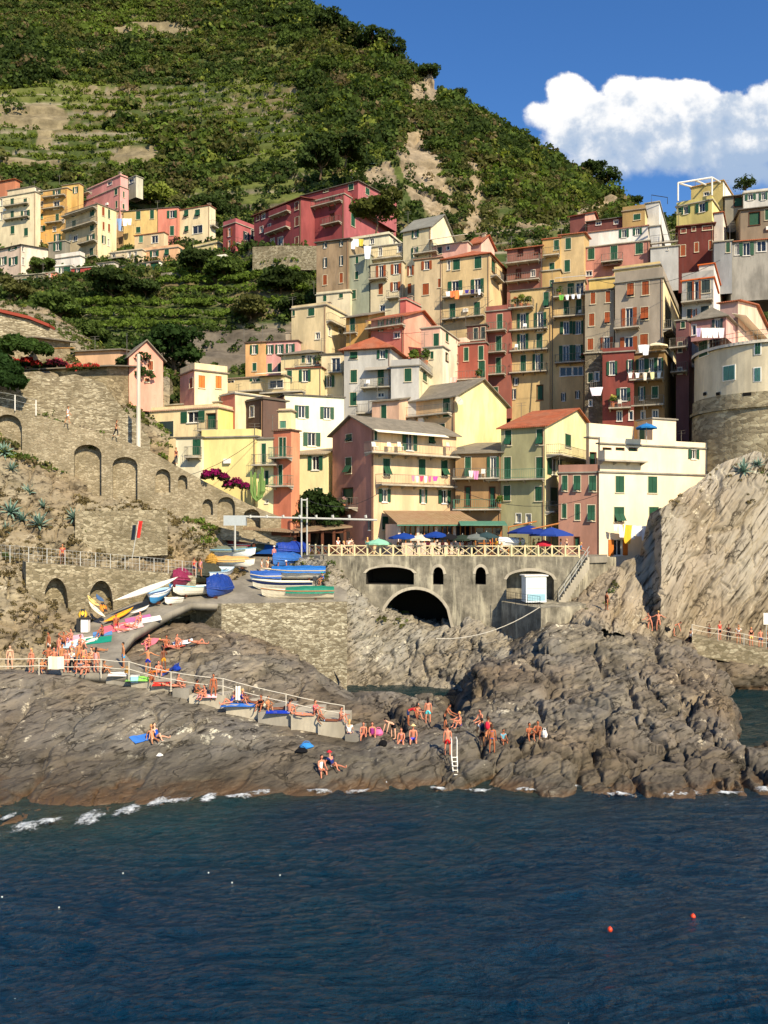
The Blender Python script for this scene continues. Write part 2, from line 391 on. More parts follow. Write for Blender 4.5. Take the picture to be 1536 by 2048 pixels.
ROCKR = rockmat('cliff_rock', ['554C3D', '7C725E', '968C78', 'AEA491'], (R(10), R(50), R(0)), (.08, .16, 1.1), lich='A69F92', bg=.3, bs=1.0)
ROCKL = rockmat('left_cliff_rock', ['4A4234', '7C715C', '9A8E74', 'B2A68A'], (R(5), R(15), 0), (.45, .45, .9), lich='88806E')
GRND = attrmat('hill_ground'); LEAF = leafmat('leaves')
CONC = plaster('9C9484', .5)
GREEN, BROWN, WHITE, DARKM = shuttermat('1E4A34'), shuttermat('8A4420'), flat('white_paint', 'E6E2D8', .5), flat('dark_metal', '2B2B2A', .5, .4)
RAILM = flat('grey_rail', '6F6A60', .5, .4); STEEL = flat('steel_pole', 'B4B4AE', .45, .5); RUST = flat('rust', '7A4A30', .8)
SLATE = rooftile('6E675A', '8A8172', True); TERRA = rooftile()
SLATED = rooftile('4A4640', '625C52', True)
WOODL = flat('pale_wood', 'D8C9A0', .7, .2); WOODB = flat('brown_wood', '5A3524', .7, .2); WOODO = flat('orange_wood', 'B0703A', .7, .2)
# ------------------------------------------------------------------ terrain
def rockdisp(amp=1.0, sc=.32, tilt=-.5, st=(1, 1, 2.2), fine=1.0, seed=0):
    ca, sa = math.cos(tilt), math.sin(tilt)
    def f(p, px, py):
        q = np.stack([p[:, 0] * ca - p[:, 2] * sa, p[:, 1], p[:, 0] * sa + p[:, 2] * ca], 1)
        q = q + .8 * np.stack([fbm(p * .35, 3, s=50), fbm(p * .35 + 9, 3, s=51), fbm(p * .35 + 19, 3, s=52)], 1)
        r = q * sc * np.array(st)
        d1, d2, c, v = voro(r, seed)
        tl = ((c - .5) * 2 * v).sum(1)
        o = .5 * fbm(p * .09, 4, s=seed) + .42 * tl + .42 * (c[:, 0] - .5) - .45 * (1 - sst(d2 - d1, 0, .13))
        d1, d2, c, v = voro(r * 2.9 + 5, seed + 7)
        o = o + .17 * ((c - .5) * 2 * v).sum(1) + .13 * (c[:, 1] - .5) - .13 * fine * (1 - sst(d2 - d1, 0, .12))
        o = o + .10 * fine * fbm(q * np.array((1.2, 1.2, 3.4)), 4, .6, seed + 3, ridged=True)
        rg = 1 - np.abs(fbm(q * np.array((.35, .35, 1.15)) + 31, 3, .5, seed + 11)); o = o - .38 * fine * sst(rg, .90, 1.0) * sst(vn(p * .2 + 5, seed), -.3, .4)
        d1, d2, c, v = voro(r * 7.5 + 11, seed + 17); o = o + fine * (.05 * ((c - .5) * 2 * v).sum(1) + .045 * (c[:, 1] - .5))
        return o * amp
    return f
A = [(-170, [(zY(-2, 36), 36), wl(1668), (1560, 45), (1450, 51), (1360, 56), (1340, 57.5), (1332, 60), (1325, 64)]),
     (0, [(zY(-2, 36.5), 36.5), wl(1655), (1550, 45.5), (1450, 51), (1365, 55.5), (1345, 57), (1335, 60), (1328, 64)]),
     (100, [(zY(-2, 37), 37), wl(1640), (1550, 45.5), (1450, 51), (1385, 54), (1352, 56), (1342, 59), (1325, 63)]),
     (200, [(zY(-2, 38), 38), wl(1630), (1540, 46), (1450, 50.5), (1392, 54), (1356, 56), (1345, 59), (1300, 64)]),
     (300, [(zY(-2, 38.5), 38.5), wl(1615), (1530, 46.5), (1450, 50), (1405, 52.5), (1368, 55), (1345, 58), (1255, 67)]),
     (400, [(zY(-2, 39), 39), wl(1603), (1520, 47), (1450, 49.5), (1425, 51.5), (1390, 54), (1300, 60), (1245, 69)]),
     (500, [(zY(-2, 39.5), 39.5), wl(1597), (1510, 47), (1470, 49), (1448, 50.5), (1425, 52.5), (1320, 59), (1275, 67)]),
     (600, [(zY(-2, 40), 40), wl(1592), (1510, 47), (1485, 48.5), (1463, 50), (1425, 53), (1340, 60), (1310, 67)]),
     (690, [(zY(-2, 40), 40), wl(1590), (1515, 46.5), (1490, 48), (1470, 50), (1430, 54), (1382, 60), (1380, 66)]),
     (800, [(zY(-2, 40), 40), wl(1582), (1530, 46.3), (1500, 48), (1468, 51), (1432, 54.5), (1394, 60), (1386, 64)]),
     (870, [(zY(-2, 40), 40), wl(1580), (1525, 46.4), (1498, 48), (1462, 51), (1445, 53), (1400, 59), (1392, 63)]),
     (908, [(zY(-2, 40), 40), wl(1580), (1520, 46.5), (1495, 48), (1465, 51), (1455, 53), (1440, 58), (1410, 66)]),
     (950, [(zY(-2, 40), 40), wl(1581), (1525, 46.4), (1498, 48), (1458, 51.5), (1420, 55), (1345, 62), (1330, 70)]),
     (1000, [(zY(-2, 40), 40), wl(1583), (1525, 46.5), (1495, 48.5), (1450, 52), (1395, 57), (1335, 66), (1295, 76)]),
     (1100, [(zY(-2, 40), 40), wl(1587), (1520, 46.5), (1450, 52), (1395, 57), (1330, 63), (1262, 70), (1215, 78)]),
     (1200, [(zY(-2, 40), 40), wl(1590), (1520, 47), (1450, 51.5), (1390, 56), (1330, 62), (1260, 70), (1212, 79)]),
     (1300, [(zY(-2, 40), 40), wl(1592), (1530, 46.5), (1455, 51), (1395, 55), (1340, 61), (1285, 69), (1255, 77)]),
     (1385, [(zY(-2, 40), 40), wl(1590), (1530, 46.5), (1450, 50.5), (1390, 55), (1345, 61), (1305, 69), (1280, 76)]),
     (1440, [(zY(-2, 40), 40), wl(1589), (1530, 46.5), (1460, 50), (1400, 54.5), (1360, 61), (1335, 67), (zY(0.5, 71), 71)]),
     (1466, [(zY(-2, 40), 40), wl(1588), (1530, 46.6), (1490, 49), (1430, 54), (1400, 60), (zY(.4, 64), 64), (zY(-1.5, 70), 70)]),
     (1482, [(zY(-2, 40), 40), wl(1588), (1530, 46.7), (1508, 48.6), (zY(.3, 52), 52), (zY(-.4, 57), 57), (zY(-2, 62), 62), (zY(-2, 70), 70)]),
     (1760, [(zY(-2, 40), 40), wl(1588), (1540, 46.4), (1515, 48.6), (zY(.3, 52), 52), (zY(-1.2, 57), 57), (zY(-3, 62), 62), (zY(-3, 70), 70)])]
_rd = rockdisp(1.15, .17, -.5, (1, 1, 1.7))
def dispA(p, px, py):
    base = _rd(p, px, py); sm_ = .55 * fbm(p * .16, 4, s=77) + .12 * fbm(p * np.array((.5, .5, 1.8)), 4, s=78, ridged=True)
    wl_ = (1 - sst(px, 640, 960)) * .42; base = base * (1 - wl_) + sm_ * wl_ * 1.6
    k = 1 - .55 * sst(px, -200, 600) * (1 - sst(px, 820, 1000)) * sst(py, 1440, 1500)
    k = k * (1 - .75 * (sst(py, 1290, 1310) * (1 - sst(py, 1352, 1372)) * (1 - sst(px, 300, 360))))
    ys = np.interp(px, [200, 262, 378, 452, 582, 690, 722], [1356, 1362, 1392, 1412, 1440, 1462, 1480]); g = np.exp(-((py - ys - 4) / 22) ** 2) * sst(px, 150, 200) * (1 - sst(px, 715, 740))
    return base * k * (1 - .85 * g) - .42 * g
SA = Sheet('shore_rocks', A, 860, 360, dispA, ROCKF, 3, 5.0)
# rocks in the gully under the bridge
C_ = [(570, [(1192, 76), (1180, 77.3), (1165, 78.3), (1145, 79.3), (1130, 80), (1114, 81), (1112, 86)]),
      (615, [(1192, 76), (1180, 77), (1168, 78), (1148, 78.8), (1128, 79.8), (1113, 80.4), (1111, 86)]),
      (650, [(1290, 71.9), (1250, 73), (1205, 74.8), (1170, 76.4), (1140, 77.8), (1120, 79), (1118, 85)]),
      (700, [(zY(-1.5, 71), 71), (zY(.3, 73.6), 73.6), (1300, 74.2), (1255, 75.0), (1210, 76), (1165, 77.8), (1160, 86)]),
      (740, [(zY(-2, 71.4), 71.4), (zY(0, 74), 74), (1312, 74.9), (1268, 76), (1228, 77.3), (1192, 79.6), (1195, 88)]),
      (800, [(zY(-2, 71), 71), (zY(0, 74), 74), (1318, 75), (1280, 76.2), (1246, 77.6), (1226, 81), (1232, 90)]),
      (870, [(zY(-2, 70), 70), (zY(0, 73), 73), (1325, 74.3), (1290, 75.7), (1262, 77.2), (1247, 81), (1246, 90)]),
      (940, [(zY(-2, 68), 68), (zY(0, 71), 71), (1330, 73), (1295, 74.8), (1262, 76.3), (1232, 78), (1230, 90)]),
      (1000, [(zY(-2, 66), 66), (zY(.5, 69), 69), (1325, 71), (1302, 72.6), (1285, 74.5), (1258, 77), (1250, 90)]),
      (1110, [(zY(0, 66), 66), (1340, 69), (1310, 71), (1290, 73), (1270, 74.6), (1240, 77), (1230, 90)])]
SC = Sheet('gully_rocks', C_, 220, 110, rockdisp(.9, .35, -.6, seed=20), ROCKB, 2, 0)
# right-hand cliff of tilted beds
D_ = [(1090, [(1285, 74), (1255, 78), (1235, 80), (1215, 82), (1200, 83), (1190, 84)]),
      (1160, [(1262, 72), (1232, 76), (1212, 79), (1192, 81), (1172, 83), (1162, 84.5)]),
      (1230, [(1260, 72), (1228, 76), (1204, 78), (1178, 80), (1152, 82), (1132, 83.8)]),
      (1285, [(1290, 74), (1262, 76), (1215, 78), (1175, 80), (1135, 82), (1108, 84)]),
      (1304, [(1295, 74), (1275, 76.5), (1215, 79), (1150, 81), (1090, 83), (1030, 84.5)]),
      (1322, [(1300, 74.5), (1285, 76), (1190, 77), (1110, 78.5), (1055, 81), (1018, 82.5)]),
      (1390, [(1332, 80.6), (1308, 80.8), (1200, 82), (1100, 83.5), (1005, 85.5), (968, 87)]),
      (1440, [(1336, 81), (1312, 81), (1200, 82.2), (1080, 84), (985, 86.5), (924, 89)]),
      (1560, [(1340, 81), (1316, 81), (1200, 82.4), (1080, 84.5), (960, 87.5), (885, 91)]),
      (1760, [(1345, 81), (1322, 81), (1200, 82.4), (1080, 84.5), (960, 87.5), (885, 91)])]
D_ = [(x, [(q, y * .957) for q, y in l]) for x, l in D_]
SD = Sheet('right_cliff', D_, 420, 260, rockdisp(.75, .13, -.9, (.35, .8, 2.4), seed=40), ROCKR, 2, 6)
# low rocks under the right-hand walkway
E_ = [(1370, [(zY(-2, 66), 66), (zY(-.3, 69), 69), (1345, 71.6), (1318, 72.8), (1300, 76)]), (1440, [(zY(-2, 68), 68), (zY(-.1, 71.5), 71.5), (1348, 71.6), (1324, 72.7), (1310, 77)]),
      (1760, [(zY(-2, 68), 68), (zY(-.1, 72), 72), (1358, 71.8), (1346, 72.7), (1330, 77)])]
SE = Sheet('low_rocks', E_, 120, 40, rockdisp(.7, .35, -.3, seed=60), ROCKF, 1, 4)
# left-hand cliff
B_ = [(-190, [(1345, 58), (1240, 61), (1130, 66), (1112, 71), (1050, 73), (950, 76), (860, 78.5), (800, 80)]),
      (0, [(1345, 58.5), (1240, 62), (1125, 67), (1118, 71), (1050, 73), (950, 76.5), (880, 79), (830, 80)]),
      (60, [(1345, 58.5), (1240, 63), (1150, 68), (1126, 72), (1060, 74), (960, 77.5), (890, 80), (850, 82)]),
      (125, [(1330, 60), (1250, 65), (1185, 69.5), (1134, 72.6), (1060, 74.5), (1000, 77.5), (940, 80.5), (900, 83)]),
      (200, [(1300, 62.5), (1240, 67.5), (1190, 70), (1139, 73.4), (1070, 75.5), (1015, 78), (985, 82), (960, 85)]),
      (300, [(1250, 66.5), (1215, 70), (1190, 72), (1145, 75.4), (1080, 77.5), (1020, 80), (1000, 83.5), (985, 86)]),
      (380, [(1215, 70.5), (1190, 73), (1170, 75), (1150, 78), (1090, 79.8), (1050, 81.5), (1030, 84.5), (1015, 87)]),
      (440, [(1175, 75), (1155, 77.5), (1140, 79), (1112, 83), (1080, 84), (1062, 84.6), (1045, 87), (1040, 90)]),
      (500, [(1150, 80), (1130, 83), (1120, 85), (1105, 88), (1095, 89), (1085, 89.6), (1075, 90), (1065, 92)])]
SB = Sheet('left_cliff', B_, 330, 300, rockdisp(.85, .34, .25, (1, 1, 1), seed=80), ROCKL, 2, 6)
# town slope with the vineyard terraces, and the far hill
T_ = [(-200, [(980, 86), (860, 92), (740, 108), (650, 142), (584, 160), (500, 188)]), (0, [(980, 86), (860, 92), (740, 108), (650, 142), (584, 160), (500, 188)]),
      (300, [(1020, 94), (860, 108), (735, 120), (650, 142), (566, 161), (480, 186)]), (440, [(1040, 96), (860, 110), (735, 125), (650, 141), (552, 156), (490, 175)]), (560, [(1060, 98), (860, 112), (735, 128), (650, 138), (560, 148), (502, 153)]),
      (640, [(1060, 100), (880, 114), (760, 128), (680, 136), (560, 148), (500, 154)]), (900, [(1060, 104), (900, 114), (760, 132), (700, 142), (600, 152), (470, 176)]),
      (1200, [(1080, 104), (900, 112), (760, 124), (640, 142), (540, 156), (440, 176)]), (1500, [(1000, 104), (900, 108), (760, 118), (620, 132), (520, 146), (430, 165)]),
      (1760, [(1000, 104), (900, 108), (760, 118), (620, 132), (520, 146), (420, 165)])]
def polym(px, py, poly):
    inside = np.zeros(px.shape, bool); n = len(poly)
    for i in range(n):
        x1, y1 = poly[i]; x2, y2 = poly[(i + 1) % n]
        c = ((y1 > py) != (y2 > py)) & (px < (x2 - x1) * (py - y1) / (y2 - y1 + 1e-9) + x1); inside ^= c
    return inside
def terr(n=3.2, amp=1.0, x1=650):
    def f(p, px, py):
        z = p[:, 2] + 2.5 * fbm(p * .02, 3, s=5); s = (z / n) % 1.0
        stp = sst(s, 0, .18) - s                      # terraces: flat tread, steep stone riser
        m = 1 - sst(px, x1, x1 + 120)
        return stp * amp * n * .30 * m + .8 * fbm(p * .07, 4, s=9) + .35 * fbm(p * .5, 3, s=10)
    return f
def hillcol(V, px, py):
    n = fbm(V * .05, 4, s=11); n2 = fbm(V * .4, 3, s=12); z = V[:, 2] + 2.5 * fbm(V * .02, 3, s=5)
    g = np.array([.050, .070, .020]); br = np.array([.15, .12, .065]); st = np.array([.27, .235, .17]); yg = np.array([.12, .14, .035])
    c = g + (br - g) * sst(n + .5 * n2, -.1, .4)[:, None]
    c = c + (yg - c) * (.7 * sst(fbm(V * .03 + 40, 3, s=13), 0, .4))[:, None]
    return c, g, br, st, yg, n, n2, z
def colT(V, px, py):
    c, g, br, st, yg, n, n2, z = hillcol(V, px, py)
    riser = ((z / 3.2) % 1.0 < .2)
    c = np.where(riser[:, None], st * .75 * (1 + .4 * n2[:, None]), c)
    w_ = polym(px, py, [(300, 735), (320, 680), (400, 660), (560, 655), (660, 640), (640, 740), (440, 745)])
    c = np.where(w_[:, None], np.array([.13, .11, .085]) * (1 + .5 * n2[:, None]), c)
    return c
ST = Sheet('town_hillside', T_, 360, 240, terr(3.2, 1.0, 700), GRND, 3, 0, colT)
G_ = [(-220, [(590, 184), (430, 200), (310, 225), (190, 260), (0, 320), (-260, 410)]), (0, [(590, 184), (430, 200), (310, 225), (190, 260), (0, 320), (-230, 400)]), (300, [(570, 184), (410, 200), (300, 225), (190, 262), (20, 318), (-160, 385)]),
      (500, [(500, 182), (410, 194), (300, 220), (190, 256), (50, 305), (-60, 345)]), (600, [(500, 180), (400, 192), (300, 215), (180, 250), (70, 290), (0, 318)]),
      (640, [(500, 180), (400, 191), (300, 213), (190, 245), (90, 280), (32, 300)]),
      (700, [(490, 178), (400, 190), (310, 209), (210, 238), (130, 262), (75, 282)]), (730, [(490, 178), (400, 189), (310, 207), (215, 235), (140, 258), (97, 274)]), (800, [(490, 178), (400, 188), (320, 203), (235, 224), (165, 244), (112, 260)]),
      (880, [(490, 178), (415, 188), (345, 201), (280, 217), (225, 234), (180, 248)]), (940, [(490, 180), (425, 189), (360, 202), (300, 216), (250, 232), (214, 246)]), (1000, [(490, 182), (435, 190), (380, 203), (330, 217), (285, 234), (250, 247)]),
      (1060, [(490, 184), (445, 192), (395, 204), (350, 218), (315, 232), (286, 245)]), (1130, [(490, 187), (455, 196), (415, 207), (380, 220), (350, 234), (322, 246)]), (1200, [(480, 192), (460, 199), (432, 209), (410, 219), (388, 230), (370, 240)]),
      (1245, [(475, 195), (460, 202), (446, 210), (434, 218), (422, 226), (412, 236)]), (1300, [(470, 198), (462, 204), (455, 211), (448, 220), (440, 228), (432, 238)]), (1760, [(440, 200), (435, 206), (430, 212), (425, 220), (420, 228), (415, 238)])]
CRAG = [[(812, 172), (845, 165), (880, 150), (884, 215), (850, 205), (820, 200)], [(800, 232), (850, 262), (865, 300), (905, 380), (920, 420), (895, 400), (860, 380), (815, 350), (790, 318), (792, 290), (815, 262), (795, 250)],
        [(930, 305), (945, 320), (970, 420), (975, 470), (985, 490), (930, 470), (945, 400)], [(700, 345), (780, 328), (800, 365), (840, 372), (900, 420), (880, 440), (800, 385), (700, 370)], [(980, 470), (1060, 455), (1150, 430), (1240, 400), (1235, 425), (1130, 470), (1000, 500)],
        [(1030, 292), (1090, 290), (1100, 305), (1040, 306)], [(970, 300), (985, 300), (988, 330), (972, 325)], [(1140, 395), (1155, 385), (1160, 425), (1145, 425)], [(1190, 385), (1215, 392), (1220, 418), (1192, 416)]]
BARE = [[(205, 62), (330, 45), (395, 70), (380, 85), (215, 80)], [(0, 222), (110, 215), (145, 240), (100, 265), (0, 262)], [(130, 180), (280, 183), (280, 190), (130, 188)], [(245, 300), (325, 295), (325, 318), (235, 335), (215, 325)], [(0, 320), (120, 325), (125, 345), (0, 340)], [(75, 268), (105, 265), (100, 298), (75, 295)], [(340, 70), (365, 66), (370, 78), (345, 80)], [(455, 300), (490, 310), (480, 322), (460, 318)]]
def inany(px, py, L):
    o = np.zeros(px.shape, bool)
    for q in L: o |= polym(px, py, q)
    return o
def colG(V, px, py):
    c, g, br, st, yg, n, n2, z = hillcol(V, px, py)
    jx, jy = px + 9 * fbm(V * .12, 3, s=31), py + 9 * fbm(V * .12, 3, s=32)
    riser = ((z / 5.5) % 1.0 < .13) & (px < 620) & (py > 160)
    c = np.where(riser[:, None], st * (.8 + .3 * n2[:, None]), c)
    cr = inany(jx, jy, CRAG); stc = np.array([.27, .215, .145]) * (1 + .45 * n2[:, None]) + np.array([.05, .03, .0]) * n[:, None]
    c = np.where(cr[:, None], stc, c)
    ba = inany(jx, jy, BARE); c = np.where(ba[:, None], np.array([.20, .165, .10]) * (1 + .5 * n2[:, None]), c)
    return c
def dispG(p, px, py):
    o = terr(5.5, 1.0, 620)(p, px, py) + 2.0 * fbm(p * .025, 3, s=8)
    cr = inany(px, py, CRAG); q = rockdisp(3.2, .09, -1.1, (1, 1, .55), seed=90)(p, px, py)
    return o + np.where((px > 700) & (py > 140), q * (.35 + .65 * cr), 0)
SG = Sheet('far_hill', G_, 460, 330, dispG, GRND, 3, 30, colG)
# ------------------------------------------------------------------ sea: a real rippled sheet, finer near the eye
def seamat():
    m, t = newmat('sea_water'); p = pos(t)
    a = t.n('ShaderNodeVertexColor', layer_name='Col').outputs[0]
    warp = t.n('ShaderNodeVectorMath', {0: p, 1: t.n('ShaderNodeVectorMath', {0: t.n('ShaderNodeTexNoise', {'Vector': p, 'Scale': .35, 'Detail': 2.0}).outputs[1], 3: 1.6}, operation='SCALE').outputs[0]}, operation='ADD').outputs[0]
    n1 = nz(t, mp(t, warp, (1.7, 2.4, 1), (0, 0, R(12))), 1.1, 5, .68); n2 = nz(t, mp(t, p, (2.4, 3.8, 1), (0, 0, R(-14))), 1.5, 4, .6)
    h = t.m('ADD', n1, t.m('MULTIPLY', n2, .28))
    b = t.n('ShaderNodeBump', {'Height': h, 'Strength': 1.0, 'Distance': .36})
    g = t.n('ShaderNodeBsdfPrincipled', {'Base Color': a, 'Roughness': .06, 'IOR': 1.33, 'Specular Tint': (.82, .95, .95, 1), 'Normal': b.outputs[0], 'Specular IOR Level': .34})
    t.n('ShaderNodeOutputMaterial', {0: g.outputs[0]}); return m
def seasheet():
    ys = np.concatenate([np.linspace(2, 18, 40, endpoint=False), np.geomspace(18, 100, 420), np.geomspace(104, 5000, 30)])
    U = np.linspace(-1.1, 1.1, 300); Yg, Ug = np.meshgrid(ys, U, indexing='ij'); X = Ug * (Yg * .62 + 9) ; 
    p = np.stack([X.ravel(), Yg.ravel(), np.zeros(X.size)], 1)
    q = p * np.array([.28, .5, 1]); q = q + .7 * np.stack([fbm(p * .15, 2, s=3), fbm(p * .15 + 7, 2, s=4), 0 * X.ravel()], 1)
    z = .17 * fbm(q * 1.3, 4, .6, 1, ridged=True) + .10 * fbm(q * .4 + 3, 2, .5, 2)
    near = 1 - sst(Yg.ravel(), 70, 100); p[:, 2] = z * (.25 + .75 * near) * near - .02
    # shallow water over pale brown rock near the shore, deep blue further out
    wy = np.interp((X / Yg).ravel() * F + 768, [-170, 0, 100, 200, 300, 400, 500, 690, 800, 1100, 1300, 1536, 1760], [wl(a)[1] for a in (1668, 1655, 1640, 1630, 1615, 1603, 1597, 1590, 1582, 1587, 1592, 1588, 1588)])
    d = wy - Yg.ravel(); k = np.exp(-np.clip(d, 0, 99) / 2.2)
    deep = np.array([.0012, .020, .044]); teal = np.array([.004, .036, .046]); shal = np.array([.045, .050, .030])
    mot = sst(fbm(p * .07, 3, s=21), -.2, .4); c = deep + (teal - deep) * (mot * np.exp(-np.clip(d, 0, 99) / 14))[:, None]
    c = c + (shal - c) * (k * (.5 + .5 * fbm(p * .5, 3, s=22)))[:, None]
    c[Yg.ravel() > 52] = (.005, .024, .028)
    n, m_ = X.shape; idx = np.arange(n * m_).reshape(n, m_)
    Q = np.stack([idx[:-1, :-1], idx[:-1, 1:], idx[1:, 1:], idx[1:, :-1]], 2).reshape(-1, 4)
    o = fastmesh('sea', p, Q, seamat(), c, True); tagt(o, kind='structure')
seasheet()
# foam where the swell breaks on the rocks
def foammat():
    m, t = newmat('sea_foam'); n = nz(t, pos(t), 2.6, 8, .75)
    d = t.n('ShaderNodeBsdfDiffuse', {0: (.62, .66, .68, 1)}); tr = t.n('ShaderNodeBsdfTransparent')
    a = t.n('ShaderNodeVertexColor', layer_name='Col').outputs[0]
    f = t.n('ShaderNodeMapRange', {0: t.m('ADD', n, t.n('ShaderNodeSeparateColor', {0: a}).outputs[0]), 1: .90, 2: 1.12}).outputs[0]
    x = t.n('ShaderNodeMixShader', {0: f, 1: tr.outputs[0], 2: d.outputs[0]}); t.n('ShaderNodeOutputMaterial', {0: x.outputs[0]}); return m
FV, FQ, FC = [], [], []
for (x0, y0, x1, y1, wd) in [(10, 1660, 100, 1655, 1.2), (150, 1640, 225, 1634, 1.5), (225, 1626, 300, 1616, 1.2), (290, 1612, 345, 1605, 1.0), (395, 1603, 440, 1600, 1.2), (480, 1592, 560, 1588, .6), (755, 1573, 790, 1570, .5), (1085, 1578, 1175, 1578, .7), (1280, 1590, 1410, 1586, .7), (1490, 1580, 1536, 1578, .6), (600, 1585, 680, 1588, .5), (310, 1610, 400, 1604, .5), (440, 1600, 520, 1594, .5), (680, 1589, 750, 1584, .4), (915, 1582, 1000, 1584, .35), (1180, 1590, 1280, 1593, .45), (1410, 1590, 1490, 1588, .45), (60, 1652, 150, 1642, .6), (0, 1643, 40, 1636, .7), (850, 1580, 905, 1583, .4), (1020, 1584, 1080, 1582, .4)]:
    n, m_ = 40, 12; b = sum(len(q) for q in FV)
    tt, ss = np.meshgrid(np.linspace(0, 1, n), np.linspace(-1, 1, m_), indexing='ij')
    pts = np.zeros((n * m_, 3)); px = x0 + (x1 - x0) * tt.ravel(); py = y0 + (y1 - y0) * tt.ravel(); Yv = F * H / (py - HY) + .1
    pts[:, 0] = (px - 768) / F * Yv; pts[:, 1] = Yv - .3 + ss.ravel() * wd * 1.3 + .5 * fbm(pts * .8, 3, s=5)
    e = np.clip(1 - np.abs(ss.ravel()) ** 2, 0, 1) * np.clip(np.sin(np.pi * tt.ravel()), 0, 1) ** .5
    pts[:, 2] = .10 + .16 * e * (1 + .8 * fbm(pts * 2.5, 3, s=6)); FV.append(pts); FC.append(np.repeat((e * .55)[:, None], 3, 1))
    idx = np.arange(n * m_).reshape(n, m_) + b; FQ.append(np.stack([idx[:-1, :-1], idx[1:, :-1], idx[1:, 1:], idx[:-1, 1:]], 2).reshape(-1, 4))
o = fastmesh('foam', np.vstack(FV), np.vstack(FQ), foammat(), np.vstack(FC), True)
tagt(o, 'white foam where small waves break along the rocky shore', 'foam', kind='stuff')
# ------------------------------------------------------------------ buildings
def boxface(O, t, n):
    O, t, n = Vector(O), Vector(t), Vector(n)
    return lambda u, v, w=0.0: O + t * u + Vector((0, 0, v)) + n * w
class Face:
    def __init__(s, O, t, n, L, h): s.O, s.t, s.n, s.L, s.h = Vector(O), Vector(t), Vector(n), L, h; s.fr = boxface(O, t, n)
    def uv(s, px, py):
        c = Vector((0, 0, H)); d = Vector(((px - 768) / F, 1, -(py - HY) / F)); k = (s.O - c).dot(s.n) / d.dot(s.n); q = c + d * k - s.O
        return q.dot(s.t), q.z
SH = {'g': '1E4A34', 'b': '8A4420', 'o': 'C8702A', 'k': '2C3A3A', 'l': '4F7F6A', 'r': '6E3426', 't': '3D6B66'}
RAILH = 1.0
def railing(mb, fr, pts, v, h=RAILH, step=.22, r=.012):
    """bars along a polyline of (u, w) points at height v"""
    for (a, b) in zip(pts[:-1], pts[1:]):
        A_, B_ = fr(a[0], v, a[1]), fr(b[0], v, b[1]); L = (B_ - A_).length; z = Vector((0, 0, 1))
        for q in (h, .12): mb.tube([A_ + z * q, B_ + z * q], r * 1.7, 4, False)
        k = max(1, int(L / step))
        for i in range(k + 1): c = A_.lerp(B_, i / k); mb.tube([c + z * .05, c + z * h], r, 3, False)
def window(par, org, f, typ, px0, py0, px1, py1, shm, trim, lab=None):
    u0, _ = f.uv(px0, (py0 + py1) / 2); u1, _ = f.uv(px1, (py0 + py1) / 2); um = (px0 + px1) / 2
    _, v1 = f.uv(um, py0); _, v0 = f.uv(um, py1)
    if u0 > u1: u0, u1 = u1, u0
    u0, u1 = max(.12, u0), min(f.L - .12, u1); v0 = max(.1, v0); v1 = min(f.h - .12, v1)
    if u1 - u0 < .2 or v1 - v0 < .25: return None
    ow = u1 - u0; o0, o1 = u0, u1
    if typ == 'o': o0, o1 = u0 + ow * .27, u1 - ow * .27       # given rectangle includes the folded-back leaves
    fr = f.fr; D = -.22
    m = MB(org); m.cur = 0
    if trim:
        b = .055
        for q in ((o0 - b, o0, v0 - b, v1 + b), (o1, o1 + b, v0 - b, v1 + b), (o0, o1, v1, v1 + b), (o0 - b * 1.6, o1 + b * 1.6, v0 - b * 1.6, v0 - .001)):
            m.fbox(fr, q[0], q[1], q[2], q[3], .004, .035 if q[3] - q[2] > .3 or q[2] > v0 else .12)
    # timber frame set back in the opening
    fw = .07
    for q in ((o0, o0 + fw, v0, v1), (o1 - fw, o1, v0, v1), (o0 + fw, o1 - fw, v1 - fw, v1), (o0 + fw, o1 - fw, v0, v0 + fw)): m.fbox(fr, *q, D + .02, D + .08)
    if typ in 'od' and o1 - o0 > .5: m.fbox(fr, (o0 + o1) / 2 - .035, (o0 + o1) / 2 + .035, v0 + fw, v1 - fw, D + .02, D + .085)
    isd = (v1 - v0) > 1.9
    wn = m.obj('door' if (typ == 'D') else 'window', (WHITE if typ in 'od' else TRIMM) if typ != 'D' else WOODB, par)
    if typ in 'odt':
        g = MB(org); g.fbox(fr, o0 + fw, o1 - fw, v0 + fw, v1 - fw, D, D + .03); g.obj('pane', glassmat(), wn)
    if typ == 'D':
        g = MB(org); g.fbox(fr, o0 + fw, o1 - fw, v0 + fw, v1 - fw, D, D + .05); g.obj('door_leaf', shm, wn)
    if typ == 'o':
        lw = ow * .27
        for (a, b) in ((u0 + .02, u0 + lw - .02), (u1 - lw + .02, u1 - .02)):
            g = MB(org); g.fbox(fr, a, b, v0, v1, .04, .085); g.obj('shutter', shm, wn)
    if typ in 'ct':
        mid = (u0 + u1) / 2; hh = v0 + (v1 - v0) * .55
        for (a, b) in ((u0 + .02, mid - .015), (mid + .015, u1 - .02)):
            g = MB(org)
            if typ == 'c': g.fbox(fr, a, b, v0 + .02, v1 - .02, -.06, -.01)
            else:
                g.fbox(fr, a, b, hh, v1 - .02, -.06, -.01); k = (v1 - v0) * .28
                P8 = [fr(a, v0 + .12, k), fr(b, v0 + .12, k), fr(b, v0 + .12, k + .05), fr(a, v0 + .12, k + .05), fr(a, hh, -.05), fr(b, hh, -.05), fr(b, hh, 0), fr(a, hh, 0)]
                g.box8(P8)
            g.obj('shutter', shm, wn)
    if lab: wn['label'] = lab
    return (o0, o1, v0, v1)
